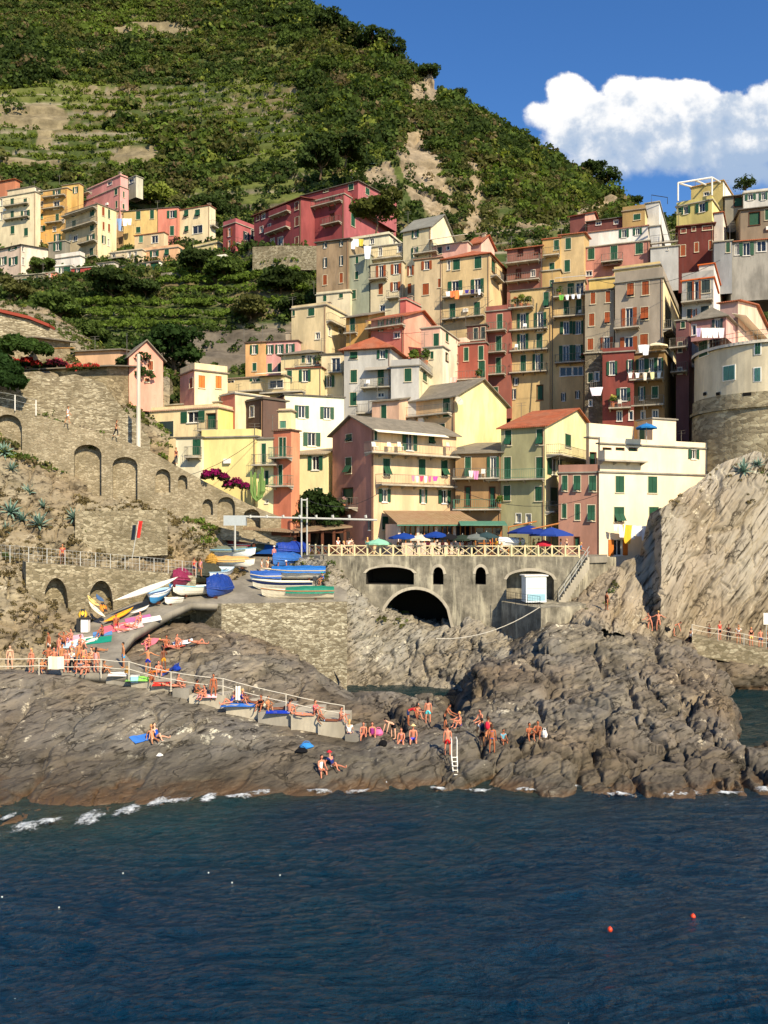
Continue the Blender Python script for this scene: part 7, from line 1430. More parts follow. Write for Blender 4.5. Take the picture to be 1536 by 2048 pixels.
parasol(pz(1088, 78.0, ZP), .8, 1.6, 'B82C3C', 'small red parasol under the right big blue one')
parasol(P(1293, 885, 85), 1.1, 2.0, '2E78B8', 'sky blue parasol on the roof terrace of the white-peach house')
parasol(P(1312, 704, 96), 1.4, 1.1, 'E8D8B4', 'cream parasol on the terrace above the ochre laundry house')
def flagp():
    a, b = P(264, 1118, 69.5), P(277, 1043, 69.5); root = empty('flag_pole', a, 'leaning pole with a red flag and a dark flag on the cliff path', 'flag pole'); g = MB(a); g.tube([a, b], .035, 6); g.obj('pole', STEEL, root)
    for (c, x0, x1, y0, y1, nm) in (('D83A34', 277, 286, 1042, 1076, 'red_flag'), ('26303C', 265, 273, 1050, 1080, 'dark_flag')):
        g = MB(a); n = 6; vs = []
        for i in range(n):
            for k in range(5): t, s = i / (n - 1), k / 4; vs.append(P(x0 + (x1 - x0) * s * (1 - .3 * t if c == 'D83A34' else 1) - t * 4, y0 + (y1 - y0) * t, 69.5) + Vector((0, .08 * math.sin(5 * s + 2 * t), 0)))
        g.add(vs, [(i * 5 + k, i * 5 + k + 1, (i + 1) * 5 + k + 1, (i + 1) * 5 + k) for i in range(n - 1) for k in range(4)]); g.obj(nm, cloth(c), root)
flagp()
def towel(px, py, w_, l_, rot, colr, label, group='towels spread for sunbathing'):
    q, n = hit(px, py)
    if q is None: return
    m = MB(q); nu, nv = 5, 8; ca, sa = math.cos(R(rot)), math.sin(R(rot)); vs = []; 
    if n.z < .6: n = Vector((0, 0, 1))
    for i in range(nu):
        for j in range(nv):
            x, y = (i / (nu - 1) - .5) * w_, (j / (nv - 1) - .5) * l_; dx, dy = x * ca - y * sa, x * sa + y * ca; z = q.z - (n.x * dx + n.y * dy) / max(.35, n.z)
            g_ = ground(q.x + dx, q.y + dy, q.z + 1.2); z = max(z, g_.z) if g_ and abs(g_.z - z) < .3 else z
            vs.append(Vector((q.x + dx, q.y + dy, z + .04 + .012 * math.sin(7 * x + 3 * y))))
    m.add(vs, [(i * nv + j, (i + 1) * nv + j, (i + 1) * nv + j + 1, i * nv + j + 1) for i in range(nu - 1) for j in range(nv - 1)]); o = m.obj('towel', cloth(colr)); tagt(o, label, 'towel', group)
for a in [(197, 1281, 1.1, 1.9, -75, '1E8A74', 'teal green towel on the ramp'), (172, 1282, 1.1, 1.7, -60, 'E8E0D0', 'white towel left of the teal towel'), (140, 1290, 1.1, 1.6, -80, 'B8D4E4', 'pale blue towel behind the standing group'), (146, 1278, 1.0, 1.5, -60, 'E8A8B8', 'light pink towel at the foot of the rocks'), (232, 1256, 1.4, 2.2, -60, 'E26A7A', 'big rose pink towel below the yellow kayak'), (258, 1254, 1.4, 2.0, -60, 'E8C0BC', 'pale pink towel right of the big rose pink one'), (276, 1238, 1.0, 2.0, -65, 'B06A9C', 'purple towel at the end of the white board'), (300, 1240, 1.0, 1.7, -65, 'E4E0D8', 'white towel right of the purple one'), (205, 1268, .9, 1.4, -70, '5A86B8', 'blue towel under the woman sitting on the ramp'), (296, 1292, 1.1, 1.5, -20, 'E87A8C', 'bright pink towel on the slanting rock'), (347, 1293, 1.0, 1.6, -60, 'E0655A', 'coral towel on the slanting rock'), (366, 1286, .9, 1.5, -70, 'DCE0E4', 'white towel between two sunbathers on the slanting rock'), (318, 1344, .9, 1.4, -80, 'E8862E', 'orange towel under the hunched man'), (338, 1342, .9, 1.4, -80, '3A4A8C', 'indigo towel right of the orange one'), (275, 1362, .6, 1.6, -85, '8ACB5A', 'lime towel on the top step'), (235, 1352, .7, 1.3, -85, 'E2DCD0', 'white towel beside the red bag'), (330, 1372, .5, 1.7, -88, 'C8382E', 'red towel under the lying woman'), (476, 1413, .6, 2.2, -88, '3468B8', 'blue towel on the steps under the blonde woman'), (556, 1426, .7, 1.5, -85, '1E3CB0', 'royal blue towel hanging over the steps'), (414, 1395, .6, 1.3, -88, 'E8B4BC', 'pink towel beside the standing bikini woman'), (282, 1478, .7, 1.2, -40, '3E76C8', 'crumpled blue towel alone on the big shore rock'), (111, 1330, 1.0, .2, 0, 'F0E4CC', 'cream cloth')][:21]: towel(*a)
def hung(px, py, w_, h_, Y, colr, label): # cloth hung over the rope
    q = P(px, py, Y); m = MB(q); nx, nz_ = 6, 5; vs = [q + Vector(((i / (nx - 1) - .5) * w_, .05 * math.sin(i * 1.7), -h_ * j / (nz_ - 1))) for i in range(nx) for j in range(nz_)]
    m.add(vs, [(i * nz_ + j, (i + 1) * nz_ + j, (i + 1) * nz_ + j + 1, i * nz_ + j + 1) for i in range(nx - 1) for j in range(nz_ - 1)]); tagt(m.obj('towel', cloth(colr)), label, 'towel', 'towels hung on the rope')
hung(112, 1313, 1.05, .85, 55.9, 'F0E2C4', 'cream towel hung over the rope in front of the standing group')
hung(476, 1372, .3, .9, 52.9, 'EDE6D8', 'twisted white cloth hung on the rope above the steps')
def laundry(pts, Y, items, label, r=0.0):
    """pts: two (px,py); items: (t, width m, drop m, colour)"""
    a, b = P(pts[0][0], pts[0][1], Y), P(pts[1][0], pts[1][1], Y - r); root = empty('laundry_line', a, label, 'laundry', 'washing hung out on the houses'); g = MB(a); g.tube([a, b], .012, 4); g.obj('line', ROPE, root); d = (b - a).normalized(); s = d.cross(Vector((0, 0, 1))).normalized(); rr = random.Random(int(pts[0][0]))
    for (t, w_, h_, c) in items:
        o = a.lerp(b, t); m = MB(a); nx, nz_ = 5, 4; ph = rr.random() * 6; vs = [o + d * ((i / (nx - 1) - .5) * w_ * (1 - .12 * j)) + s * .06 * math.sin(i * 1.6 + ph + j * .5) + Vector((0, 0, -h_ * j / (nz_ - 1))) for i in range(nx) for j in range(nz_)]
        m.add(vs, [(i * nz_ + j, (i + 1) * nz_ + j, (i + 1) * nz_ + j + 1, i * nz_ + j + 1) for i in range(nx - 1) for j in range(nz_ - 1)]); m.obj('garment', cloth(c), root)
laundry([(1226, 1048), (1304, 1053)], 83.2, [(.07, .5, .7, 'E8DCE4'), (.22, .8, 1.3, 'EDE8EC'), (.36, 1.1, 1.9, 'E8B83C'), (.52, .7, 1.4, 'F0ECE8'), (.66, .9, 1.1, 'E8E8F0'), (.80, .8, 1.5, 'F2F0EE'), (.93, .5, .8, 'D8D0D0')], 'white and yellow washing under the green shutters of the white-peach house', -1.5)
laundry([(822, 951), (877, 953)], 86.2, [(.08, .4, .6, 'E88CA4'), (.22, .4, .7, 'E8D0D4'), (.38, .5, .6, 'D84C6C'), (.52, .4, .7, 'F0E0E0'), (.68, .4, .6, 'E06C8C'), (.88, .7, .5, 'E858A8')], 'pink washing on the middle balcony of the salmon and peach house', -1.8)
laundry([(938, 941), (958, 942)], 87.3, [(.2, .5, .7, 'E8DCD8'), (.7, .6, .9, 'D890B8')], 'pink towel on the balcony of the shaded ochre house')
laundry([(893, 583), (925, 580)], 116.8, [(.1, .7, .7, 'E8E0E0'), (.35, .6, .9, 'E87A4C'), (.65, .9, 1.2, 'E8854C'), (.9, .6, .7, 'F0D8C8')], 'orange and white washing on the left balcony of the big ochre house')
laundry([(928, 580), (966, 578)], 116.8, [(.15, .6, .5, '4A3C8C'), (.45, .7, .6, '2C2A50'), (.8, .5, .8, 'E8E4E4')], 'dark blue washing on the right balcony of the big ochre house')
laundry([(1275, 690), (1302, 689)], 95, [(.25, .6, .9, 'E4E8F0'), (.6, .9, 1.2, 'ECECF4')], 'white washing on the terrace above the ochre laundry house')
laundry([(1255, 746), (1325, 744)], 95.4, [(.08, .5, .6, 'E8E4E0'), (.28, .5, .6, 'F0F0F0'), (.5, .5, .9, 'E8DCC8'), (.72, .6, .8, 'F0E8A8'), (.9, .5, .7, 'E8E8E0')], 'white and yellow washing on the balcony of the dark ochre house')
laundry([(1393, 656), (1447, 656)], 84.5, [(.08, .5, .9, 'B8A8C8'), (.3, .7, 1.0, 'F0F0F0'), (.5, .7, 1.0, 'ECECEC'), (.7, .7, 1.0, 'F2F2F2'), (.92, .6, 1.0, 'E8E8EC')], 'row of white sheets on the terrace railing of the round tower')
laundry([(228, 437), (243, 437)], 177, [(.2, .9, 2.4, '7A9ACC'), (.75, .9, 2.6, '86A4D4')], 'blue jeans washing beside the ochre side house')
laundry([(245, 437), (262, 437)], 177, [(.3, 1.1, 1.6, 'F0ECE4'), (.8, 1.1, 1.4, 'E8E4DC')], 'white sheets hanging left of the yellow row house')
laundry([(702, 478), (726, 478)], 131, [(.15, 1.0, 1.6, 'F2EEEE'), (.5, .8, 1.2, 'E8E4E4'), (.85, .8, 1.1, 'C8B84C')], 'white and yellow washing on the cream penthouse terrace')
laundry([(728, 492), (742, 492)], 127.6, [(.5, 1.2, 2.0, 'D8E0EE')], 'large pale blue sheet hanging over the pale green house')
laundry([(888, 756), (915, 754)], 108, [(.15, .4, 1.6, 'F0F0F4'), (.45, .6, .8, 'E8C0B8'), (.8, .6, .8, 'E8B0A8')], 'white and pink washing on the rust-orange house terrace')
laundry([(1182, 775), (1204, 774)], 98.5, [(.5, 1.6, 1.0, 'E4DCE8')], 'pale sheet on the balcony of the dark rubble house foot')
laundry([(1118, 590), (1165, 588)], 109.4, [(.1, .7, .7, '68A848'), (.35, .5, .7, 'E8E8E8'), (.6, .5, .6, 'D8E0F0'), (.85, .6, .6, 'C8D0E0')], 'green and white washing on the top balcony of the tall golden house')
# sea floats
def buoy(px, py, r, c, label, cat='buoy', g_=None):
    Y = F * H / (py - HY); o = P(px, py, Y) + Vector((0, 0, .1)); m = MB(o); m.ball(o + Vector((0, 0, r * 1.1)), (r, r, r * 1.05), 14, 10); m.tube([o + Vector((0, 0, r * 2.0)), o + Vector((0, 0, r * 2.4))], r * .25, 6); tagt(m.obj('buoy', flat('buoy_' + c, c, .4, .5, .05), smooth=True), label, cat, g_)
buoy(1220, 1870, .085, 'E8441E', 'orange mooring buoy, the left one of the two'); buoy(1386, 1844, .09, 'E8441E', 'orange mooring buoy, the right one of the two')
for px, py, lb in [(246, 1753, 'white float left of the brightest one'), (417, 1752, 'brightest white float on the water'), (464, 1772, 'small white float just below the brightest one'), (560, 1757, 'white float farthest right of the row'), (118, 1822, 'white float nearest the left corner'), (4, 1801, 'white float cut by the left edge')]: buoy(px, py, .03, 'D8D8D0', lb, 'float', 'small white floats')
# loose things
def lump(px, py, sz, c, label, name, cat, group=None, at=None):
    q = at or hit(px, py)[0]
    if q is None: return
    m = MB(q); r = random.Random(px); n = 8; vs = []
    for j, (z, s) in enumerate(((0, .85), (.35, 1.05), (.75, .85), (1.0, .35))):
        for k in range(n): a = 2 * math.pi * k / n; f = s * (.85 + .3 * r.random()); vs.append(q + Vector((math.cos(a) * sz[0] / 2 * f, math.sin(a) * sz[1] / 2 * f, sz[2] * z)))
    m.add(vs, [(j * n + k, j * n + (k + 1) % n, (j + 1) * n + (k + 1) % n, (j + 1) * n + k) for j in range(3) for k in range(n)] + [tuple(range(3 * n, 4 * n))])
    m.tube([q + Vector((-sz[0] * .3, 0, sz[2] * .9)), q + Vector((-sz[0] * .1, 0, sz[2] * 1.35)), q + Vector((sz[0] * .15, 0, sz[2] * 1.3)), q + Vector((sz[0] * .3, 0, sz[2] * .85))], .02, 5)
    tagt(m.obj(name, cloth(c)), label, cat, group)
bags = 'bags left beside bathers'
for a in [(766, 1492, (.5, .4, .35), '141416', 'black bag alone on the flat rock', 'bag', 'bag', bags), (1089, 1474, (.35, .3, .4), 'E4E0DC', 'white bag beside the two men on the rocks', 'bag', 'bag', bags), (212, 1352, (.5, .35, .35), '7A1E24', 'dark red bag beside the white towel', 'bag', 'bag', bags), (254, 1346, (.3, .3, .35), 'B0803A', 'tan bag on the path edge', 'bag', 'bag', bags), (353, 1341, (.6, .4, .35), '1C3C9C', 'blue bag at the end of the path', 'bag', 'bag', bags), (757, 1470, (.6, .5, .35), 'E070A0', 'pink beach ball bag beside the seated girls', 'bag', 'bag', bags), (613, 1496, (.8, .5, .3), '3A86CC', 'bright blue rucksack on the dark shore rock', 'rucksack', 'rucksack', bags), (603, 1506, (.7, .4, .3), '15161A', 'black rucksack below the bright blue one', 'rucksack', 'rucksack', bags), (319, 1512, (.4, .3, .12), 'ECE8E4', 'white sun hat lying on the big shore rock', 'hat', 'hat', None), (1333, 1262, (.7, .4, .35), '121214', 'black bag on top of the diving rock', 'bag', 'bag', bags)]: lump(*a)
def coolbox():
    q = hit(270, 1364)[0]; root = empty('cool_box', q, 'pale blue cool box standing on the top step', 'cool box'); g = MB(q); g.box(q + Vector((0, 0, .2)), (.5, .35, .4)); g.obj('box', flat('cool_blue', '9CC4E0', .4), root); g = MB(q); g.box(q + Vector((0, 0, .43)), (.54, .38, .06)); g.obj('lid', WHITE, root)
coolbox()
def cable():
    a, b = P(872, 1277, 73.5), P(1080, 1214, 71.9); m = MB(a); m.tube([a.lerp(b, t / 12) - Vector((0, 0, 1.5 * 4 * (t / 12) * (1 - t / 12) * .55)) for t in range(13)], .035, 5); tagt(m.obj('rope', ROPE), 'slack rope hanging from the platform corner across the gully', 'rope')
cable()
def dish():
    o = P(917, 803, 93.5); root = empty('satellite_dish', o, 'round satellite dish on the big yellow gable', 'satellite dish'); g = MB(o); vs = [o]; n = 16; nrm = Vector((.5, -.75, .4)).normalized(); a_ = nrm.cross(Vector((0, 0, 1))).normalized(); b_ = nrm.cross(a_)
    for q in (.5, 1): vs += [o + (a_ * math.cos(2 * math.pi * k / n) + b_ * math.sin(2 * math.pi * k / n)) * .55 * q + nrm * .16 * q * q for k in range(n)]
    g.add(vs, [(0, 1 + k, 1 + (k + 1) % n) for k in range(n)] + [(1 + k, 1 + n + k, 1 + n + (k + 1) % n, 1 + (k + 1) % n) for k in range(n)]); g.obj('reflector', flat('dish', 'B8B0A0', .5), root); g = MB(o); g.tube([o, o + nrm * .5], .02, 5); g.tube([o, o + Vector((-.2, .5, -.2))], .03, 5); g.obj('bracket', STEEL, root)
dish()
def notice():
    o = P(1527, 1247, 74.6); root = empty('notice_board', o, 'white notice board beside the right-hand cliff walkway', 'sign'); fr = boxface(o, (1, 0, 0), (0, -1, 0)); g = MB(o); g.fbox(fr, 0, 1.1, -.1, .95, -.04, 0); g.obj('panel', WHITE, root); g = MB(o); g.tube([fr(.3, -2.2, -.08), fr(.3, .9, -.08)], .03, 6); g.tube([fr(.8, -2.2, -.08), fr(.8, .9, -.08)], .03, 6); g.obj('posts', STEEL, root)
notice()

for i, (a, b, sg, lb) in enumerate([((300, 960, 83), (520, 872, 86), 1.2, 'thin cable running up across the blank yellow wall'), ((614, 1000, 82), (760, 985, 83), 1.0, 'thin cable from the hoist poles to the salmon house'), ((905, 975, 84), (1195, 990, 82.5), 1.5, 'long cable sagging between the peach and the white house'), ((740, 660, 103), (985, 600, 115), 2, 'cable slanting over the coral house'), ((1105, 560, 110), (1105, 800, 109), 0, 'dark cable bundle hanging between the two tall ochre houses'), ((1190, 560, 100), (1440, 520, 98), 1.6, 'cable crossing above the taupe houses')]):
    A_, B_ = P(*a), P(*b); m = MB(A_); m.tube([A_.lerp(B_, t / 10) - Vector((0, 0, sg * 4 * (t / 10) * (1 - t / 10))) for t in range(11)], .025 if sg else .07, 4); tagt(m.obj('cable', DARKM), lb, 'cable')

# terrace furniture and pots standing on balconies and roofs
def onface(lab, fc, px, py, w_):
    for r_, a_, b_ in BLD.values():
        if r_['label'].startswith(lab): f = a_ if fc == 'L' else b_; u_, v_ = f.uv(px, py); return f.fr(u_, v_, w_), f
def chair(o, f, c, label):
    q = empty('plastic_chair', o, label, 'chair', 'chairs on terraces and balconies'); z = Vector((0, 0, 1)); fr = boxface(o, f.t, f.n); m_ = flat('plastic_' + c, c, .5); g = MB(o); g.fbox(fr, -.24, .24, .40, .45, -.24, .24); g.obj('seat', m_, q); g = MB(o); g.box8([fr(-.24, .45, -.24), fr(.24, .45, -.24), fr(.24, .45, -.2), fr(-.24, .45, -.2), fr(-.22, .95, -.34), fr(.22, .95, -.34), fr(.22, .95, -.30), fr(-.22, .95, -.30)]); g.obj('backrest', m_, q)
    for a_ in (-.2, .2):
        for b_ in (-.2, .2): g = MB(o); g.tube([fr(a_, 0, b_), fr(a_, .40, b_)], .022, 4); g.obj('leg', m_, q)
def pot(o, c, label, fl=None, s=1.0, i=0):
    q = empty('potted_plant', o, label, 'plant', 'potted plants on terraces'); g = MB(o); g.tube([o, o + Vector((0, 0, .35 * s))], [.14 * s, .2 * s], 8); g.obj('pot', flat('terracotta_pot', 'B06A44', .8), q); V, Q, C = leafcloud(np.array([(0, 0, .65 * s), (.1, 0, .9 * s)]), np.array([.36 * s, .28 * s]), np.array([c, fl or c]), 60, .3, seed=i); fastmesh('foliage', V, Q, LEAF, C, parent=q)
PH, GW, OT, GT = 'salmon and peach front', 'grey-white house', 'tall ochre house', 'tall golden house'
for (lb, fc, px, py, w_, c, nm) in [(PH, 'R', 740, 903, .9, 'EDE9E0', 'white chair at the left end of the upper terrace of the peach house'), (PH, 'R', 771, 903, .9, 'EDE9E0', 'white chair left of the middle door on the upper peach terrace'), (PH, 'R', 791, 903, .9, 'EDE9E0', 'white chair nearest the middle door on the upper peach terrace'), (PH, 'R', 888, 903, .9, 'E8B8B0', 'pink chair at the right end of the upper terrace of the peach house'), (GW, 'L', 738, 776, .7, 'F0F0EE', 'white chair on the balcony of the grey-white house'), (OT, 'L', 1051, 662, .7, 'F0F0EE', 'white chair on the second balcony of the tall ochre house'), (OT, 'L', 1034, 703, .7, 'F0F0EE', 'white chair on the third balcony of the tall ochre house'), (GT, 'L', 1160, 635, .7, 'D8D4C8', 'pale chair on the second balcony of the tall golden house'), ('shaded ochre house', 'L', 968, 956, .8, 'D8D4CC', 'pale chair beside the pink towel balcony'), ('deep red house', 'L', 1240, 816, .7, 'C8C4B8', 'pale chair on the balcony of the deep red house')]:
    o, f = onface(lb, fc, px, py, w_); chair(o, f, c, nm)
for i, (lb, fc, px, py, w_, c, fl, s, nm) in enumerate([(OT, 'L', 1032, 618, .8, LT, (.4, .12, .06), 1.3, 'plant with red blossoms at the left of the top terrace of the tall ochre house'), (OT, 'L', 1044, 618, .8, YG, None, 1.6, 'yellow-green plant in the middle of the top terrace of the tall ochre house'), (OT, 'L', 1058, 618, .8, MD, None, 1.4, 'dark green plant at the right of the top terrace of the tall ochre house'), (GT, 'L', 1120, 596, .8, LT, None, 1.2, 'green plant on the top balcony of the tall golden house'), (GT, 'L', 1166, 726, .8, MD, (.4, .06, .05), 1.0, 'red flowered plant on the lowest balcony of the tall golden house'), ('lower grey and cream', 'L', 825, 731, -.5, LT, None, 1.8, 'big plant at the left of the grey block terrace'), ('lower grey and cream', 'R', 860, 731, -.6, MD, None, 1.8, 'big plant on the right of the grey block terrace'), ('rust-orange house', 'L', 960, 762, .9, MD, None, 1.3, 'plant at the right end of the rust-orange house terrace'), (PH, 'L', 700, 1015, .8, LT, (.5, .3, .3), 1.0, 'plant on the shaded side balcony of the salmon house'), ('shaded ochre house', 'L', 1000, 1016, .8, LT, None, 1.2, 'plant on the lower balcony of the shaded ochre house'), ('cream house with a broad', 'L', 640, 734, .7, MD, None, 1.2, 'plant on the balcony of the broad slate roofed house'), ('deep red house', 'L', 1226, 816, .8, LT, (.45, .4, .1), 1.3, 'yellow flowering plant on the balcony of the deep red house'), ('white terrace house with', 'R', 1345, 478, .6, MD, None, 1.4, 'plant on the roof terrace of the white house below the antenna frame')]):
    o, f = onface(lb, fc, px, py, w_); pot(o, c, nm, fl, s, i)
# ------------------------------------------------------------------ people
V3 = Vector
POSES = {  # torso pitch, arms ((upper),(fore)) x2, legs ((thigh),(shin)) x2 ; x outward, y forward, z up
    'stand': (2, [((.14, .0, -1), (.06, .2, -1))] * 2, [((.10, .03, -1), (.0, -.04, -1))] * 2),
    'akimbo': (0, [((.75, -.25, -.7), (-.7, .45, -.3))] * 2, [((.16, .03, -1), (.03, -.05, -1))] * 2),
    'walk': (6, [((.14, .35, -1), (.03, .6, -.8)), ((.14, -.35, -1), (.03, .1, -1))], [((.06, -.28, -1), (.0, -.45, -.9)), ((.06, .42, -1), (.0, .02, -1))]),
    'lean': (28, [((.2, .6, -.8), (.0, .9, -.3))] * 2, [((.10, -.1, -1), (.0, -.15, -1)), ((.1, .4, -1), (0, -.1, -1))]),
    'bend': (68, [((.12, .35, -1), (.0, .3, -1))] * 2, [((.12, -.05, -1), (.0, -.04, -1)), ((.12, .15, -1), (0, -.02, -1))]),
    'phone': (4, [((.14, .1, -1), (-.25, .75, .55)), ((.14, .05, -1), (.05, .2, -1))], [((.08, .03, -1), (.0, -.04, -1))] * 2),
    'arms': (2, [((.8, .25, -.55), (.75, .4, -.3))] * 2, [((.12, .03, -1), (.0, -.04, -1))] * 2),
    'behind': (8, [((.75, .1, .55), (-.75, -.3, .55))] * 2, [((.18, .75, .6), (.05, .3, -.95))] * 2),
    'sitk': (4, [((.2, .7, -.5), (-.15, .9, .1))] * 2, [((.16, .72, .66), (.0, .36, -.93))] * 2),
    'sitr': (12, [((.12, .35, -.95), (-.12, .85, -.3))] * 2, [((.16, 1, -.12), (.03, .12, -1))] * 2),
    'sitlean': (-28, [((.3, -.5, -.85), (.05, -.15, -1))] * 2, [((.12, 1, .06), (.0, 1, -.08)), ((.12, .75, .6), (0, .4, -.9))]),
    'lie': (-86, [((.35, .9, -.05), (.1, 1, -.05))] * 2, [((.08, 1, .06), (.0, 1, -.06))] * 2),
    'liek': (-80, [((.5, .7, .0), (-.3, .9, .1))] * 2, [((.1, .62, .7), (.0, .45, -.88)), ((.1, 1, .06), (.0, 1, -.06))]),
    'prop': (-52, [((.2, -.25, -.9), (.1, .6, -.5))] * 2, [((.08, 1, .03), (.0, 1, -.03))] * 2),
}
def joints(pose):
    tp, arms, legs = POSES[pose]; t = R(tp); d = V3((0, -math.sin(t), math.cos(t))); J = {}
    J['pel'] = V3((0, 0, 0)); J['wst'] = d * .17; J['chs'] = d * .36; J['nck'] = d * .50; hd = (d * (.7) + V3((0, -.10, .45)) * (1 if tp > -60 else .25)).normalized(); J['hd'] = J['nck'] + hd * .16; J['hdd'] = hd
    for s, nm, a, l in ((1, 'L', arms[0], legs[0]), (-1, 'R', arms[1], legs[1])):
        f = lambda v: V3((v[0] * s, -v[1], v[2])).normalized()
        J['sh' + nm] = d * .45 + V3((.175 * s, 0, 0)); J['el' + nm] = J['sh' + nm] + f(a[0]) * .28; J['wr' + nm] = J['el' + nm] + f(a[1]) * .25; J['ha' + nm] = J['wr' + nm] + f(a[1]) * .09; J['fd' + nm] = f(a[1])
        J['hp' + nm] = V3((.095 * s, 0, -.03)); J['kn' + nm] = J['hp' + nm] + f(l[0]) * .43; J['an' + nm] = J['kn' + nm] + f(l[1]) * .42
        sh = f(l[1]); fo = V3((0, -1, -.15)) if abs(sh.z) > .6 else V3((0, -.2, 1)); J['to' + nm] = J['an' + nm] + fo.normalized() * .16; J['he' + nm] = J['an' + nm] - fo.normalized() * .04
    zlow = min(v.z for k, v in J.items() if k not in ('hdd', 'fdL', 'fdR')); sit = pose in ('sitk', 'sitr', 'sitlean', 'lie', 'liek', 'prop', 'behind')
    off = (.11 if sit else -zlow + .03)
    if pose in ('sitk', 'behind', 'liek'): off = max(.11, -min(J['anL'].z, J['anR'].z) + .04)
    for k in J:
        if k not in ('hdd', 'fdL', 'fdR'): J[k] = J[k] + V3((0, 0, off))
    return J
def skin(verts, edges, rad, name, root=0, sub=1):
    me = bpy.data.meshes.new('sk'); me.from_pydata([tuple(v) for v in verts], edges, []); o = bpy.data.objects.new('sk', me); COL.objects.link(o)
    md = o.modifiers.new('s', 'SKIN'); md.use_smooth_shade = True; md.branch_smoothing = .6
    if not me.skin_vertices: 
        bpy.context.view_layer.objects.active = o
    lay = me.skin_vertices[0].data if me.skin_vertices else None
    for i, r in enumerate(rad): lay[i].radius = r if hasattr(r, '__len__') else (r, r); lay[i].use_root = (i == root)
    sb_ = o.modifiers.new('d', 'SUBSURF'); sb_.levels = sub; sb_.render_levels = sub
    dg = bpy.context.evaluated_depsgraph_get(); ev = o.evaluated_get(dg); r = bpy.data.meshes.new_from_object(ev); vs = [v.co.copy() for v in r.vertices]; fs = [tuple(p.vertices) for p in r.polygons]
    bpy.data.objects.remove(o); bpy.data.meshes.remove(me); bpy.data.meshes.remove(r); return vs, fs
SKM = {}
PM = {}
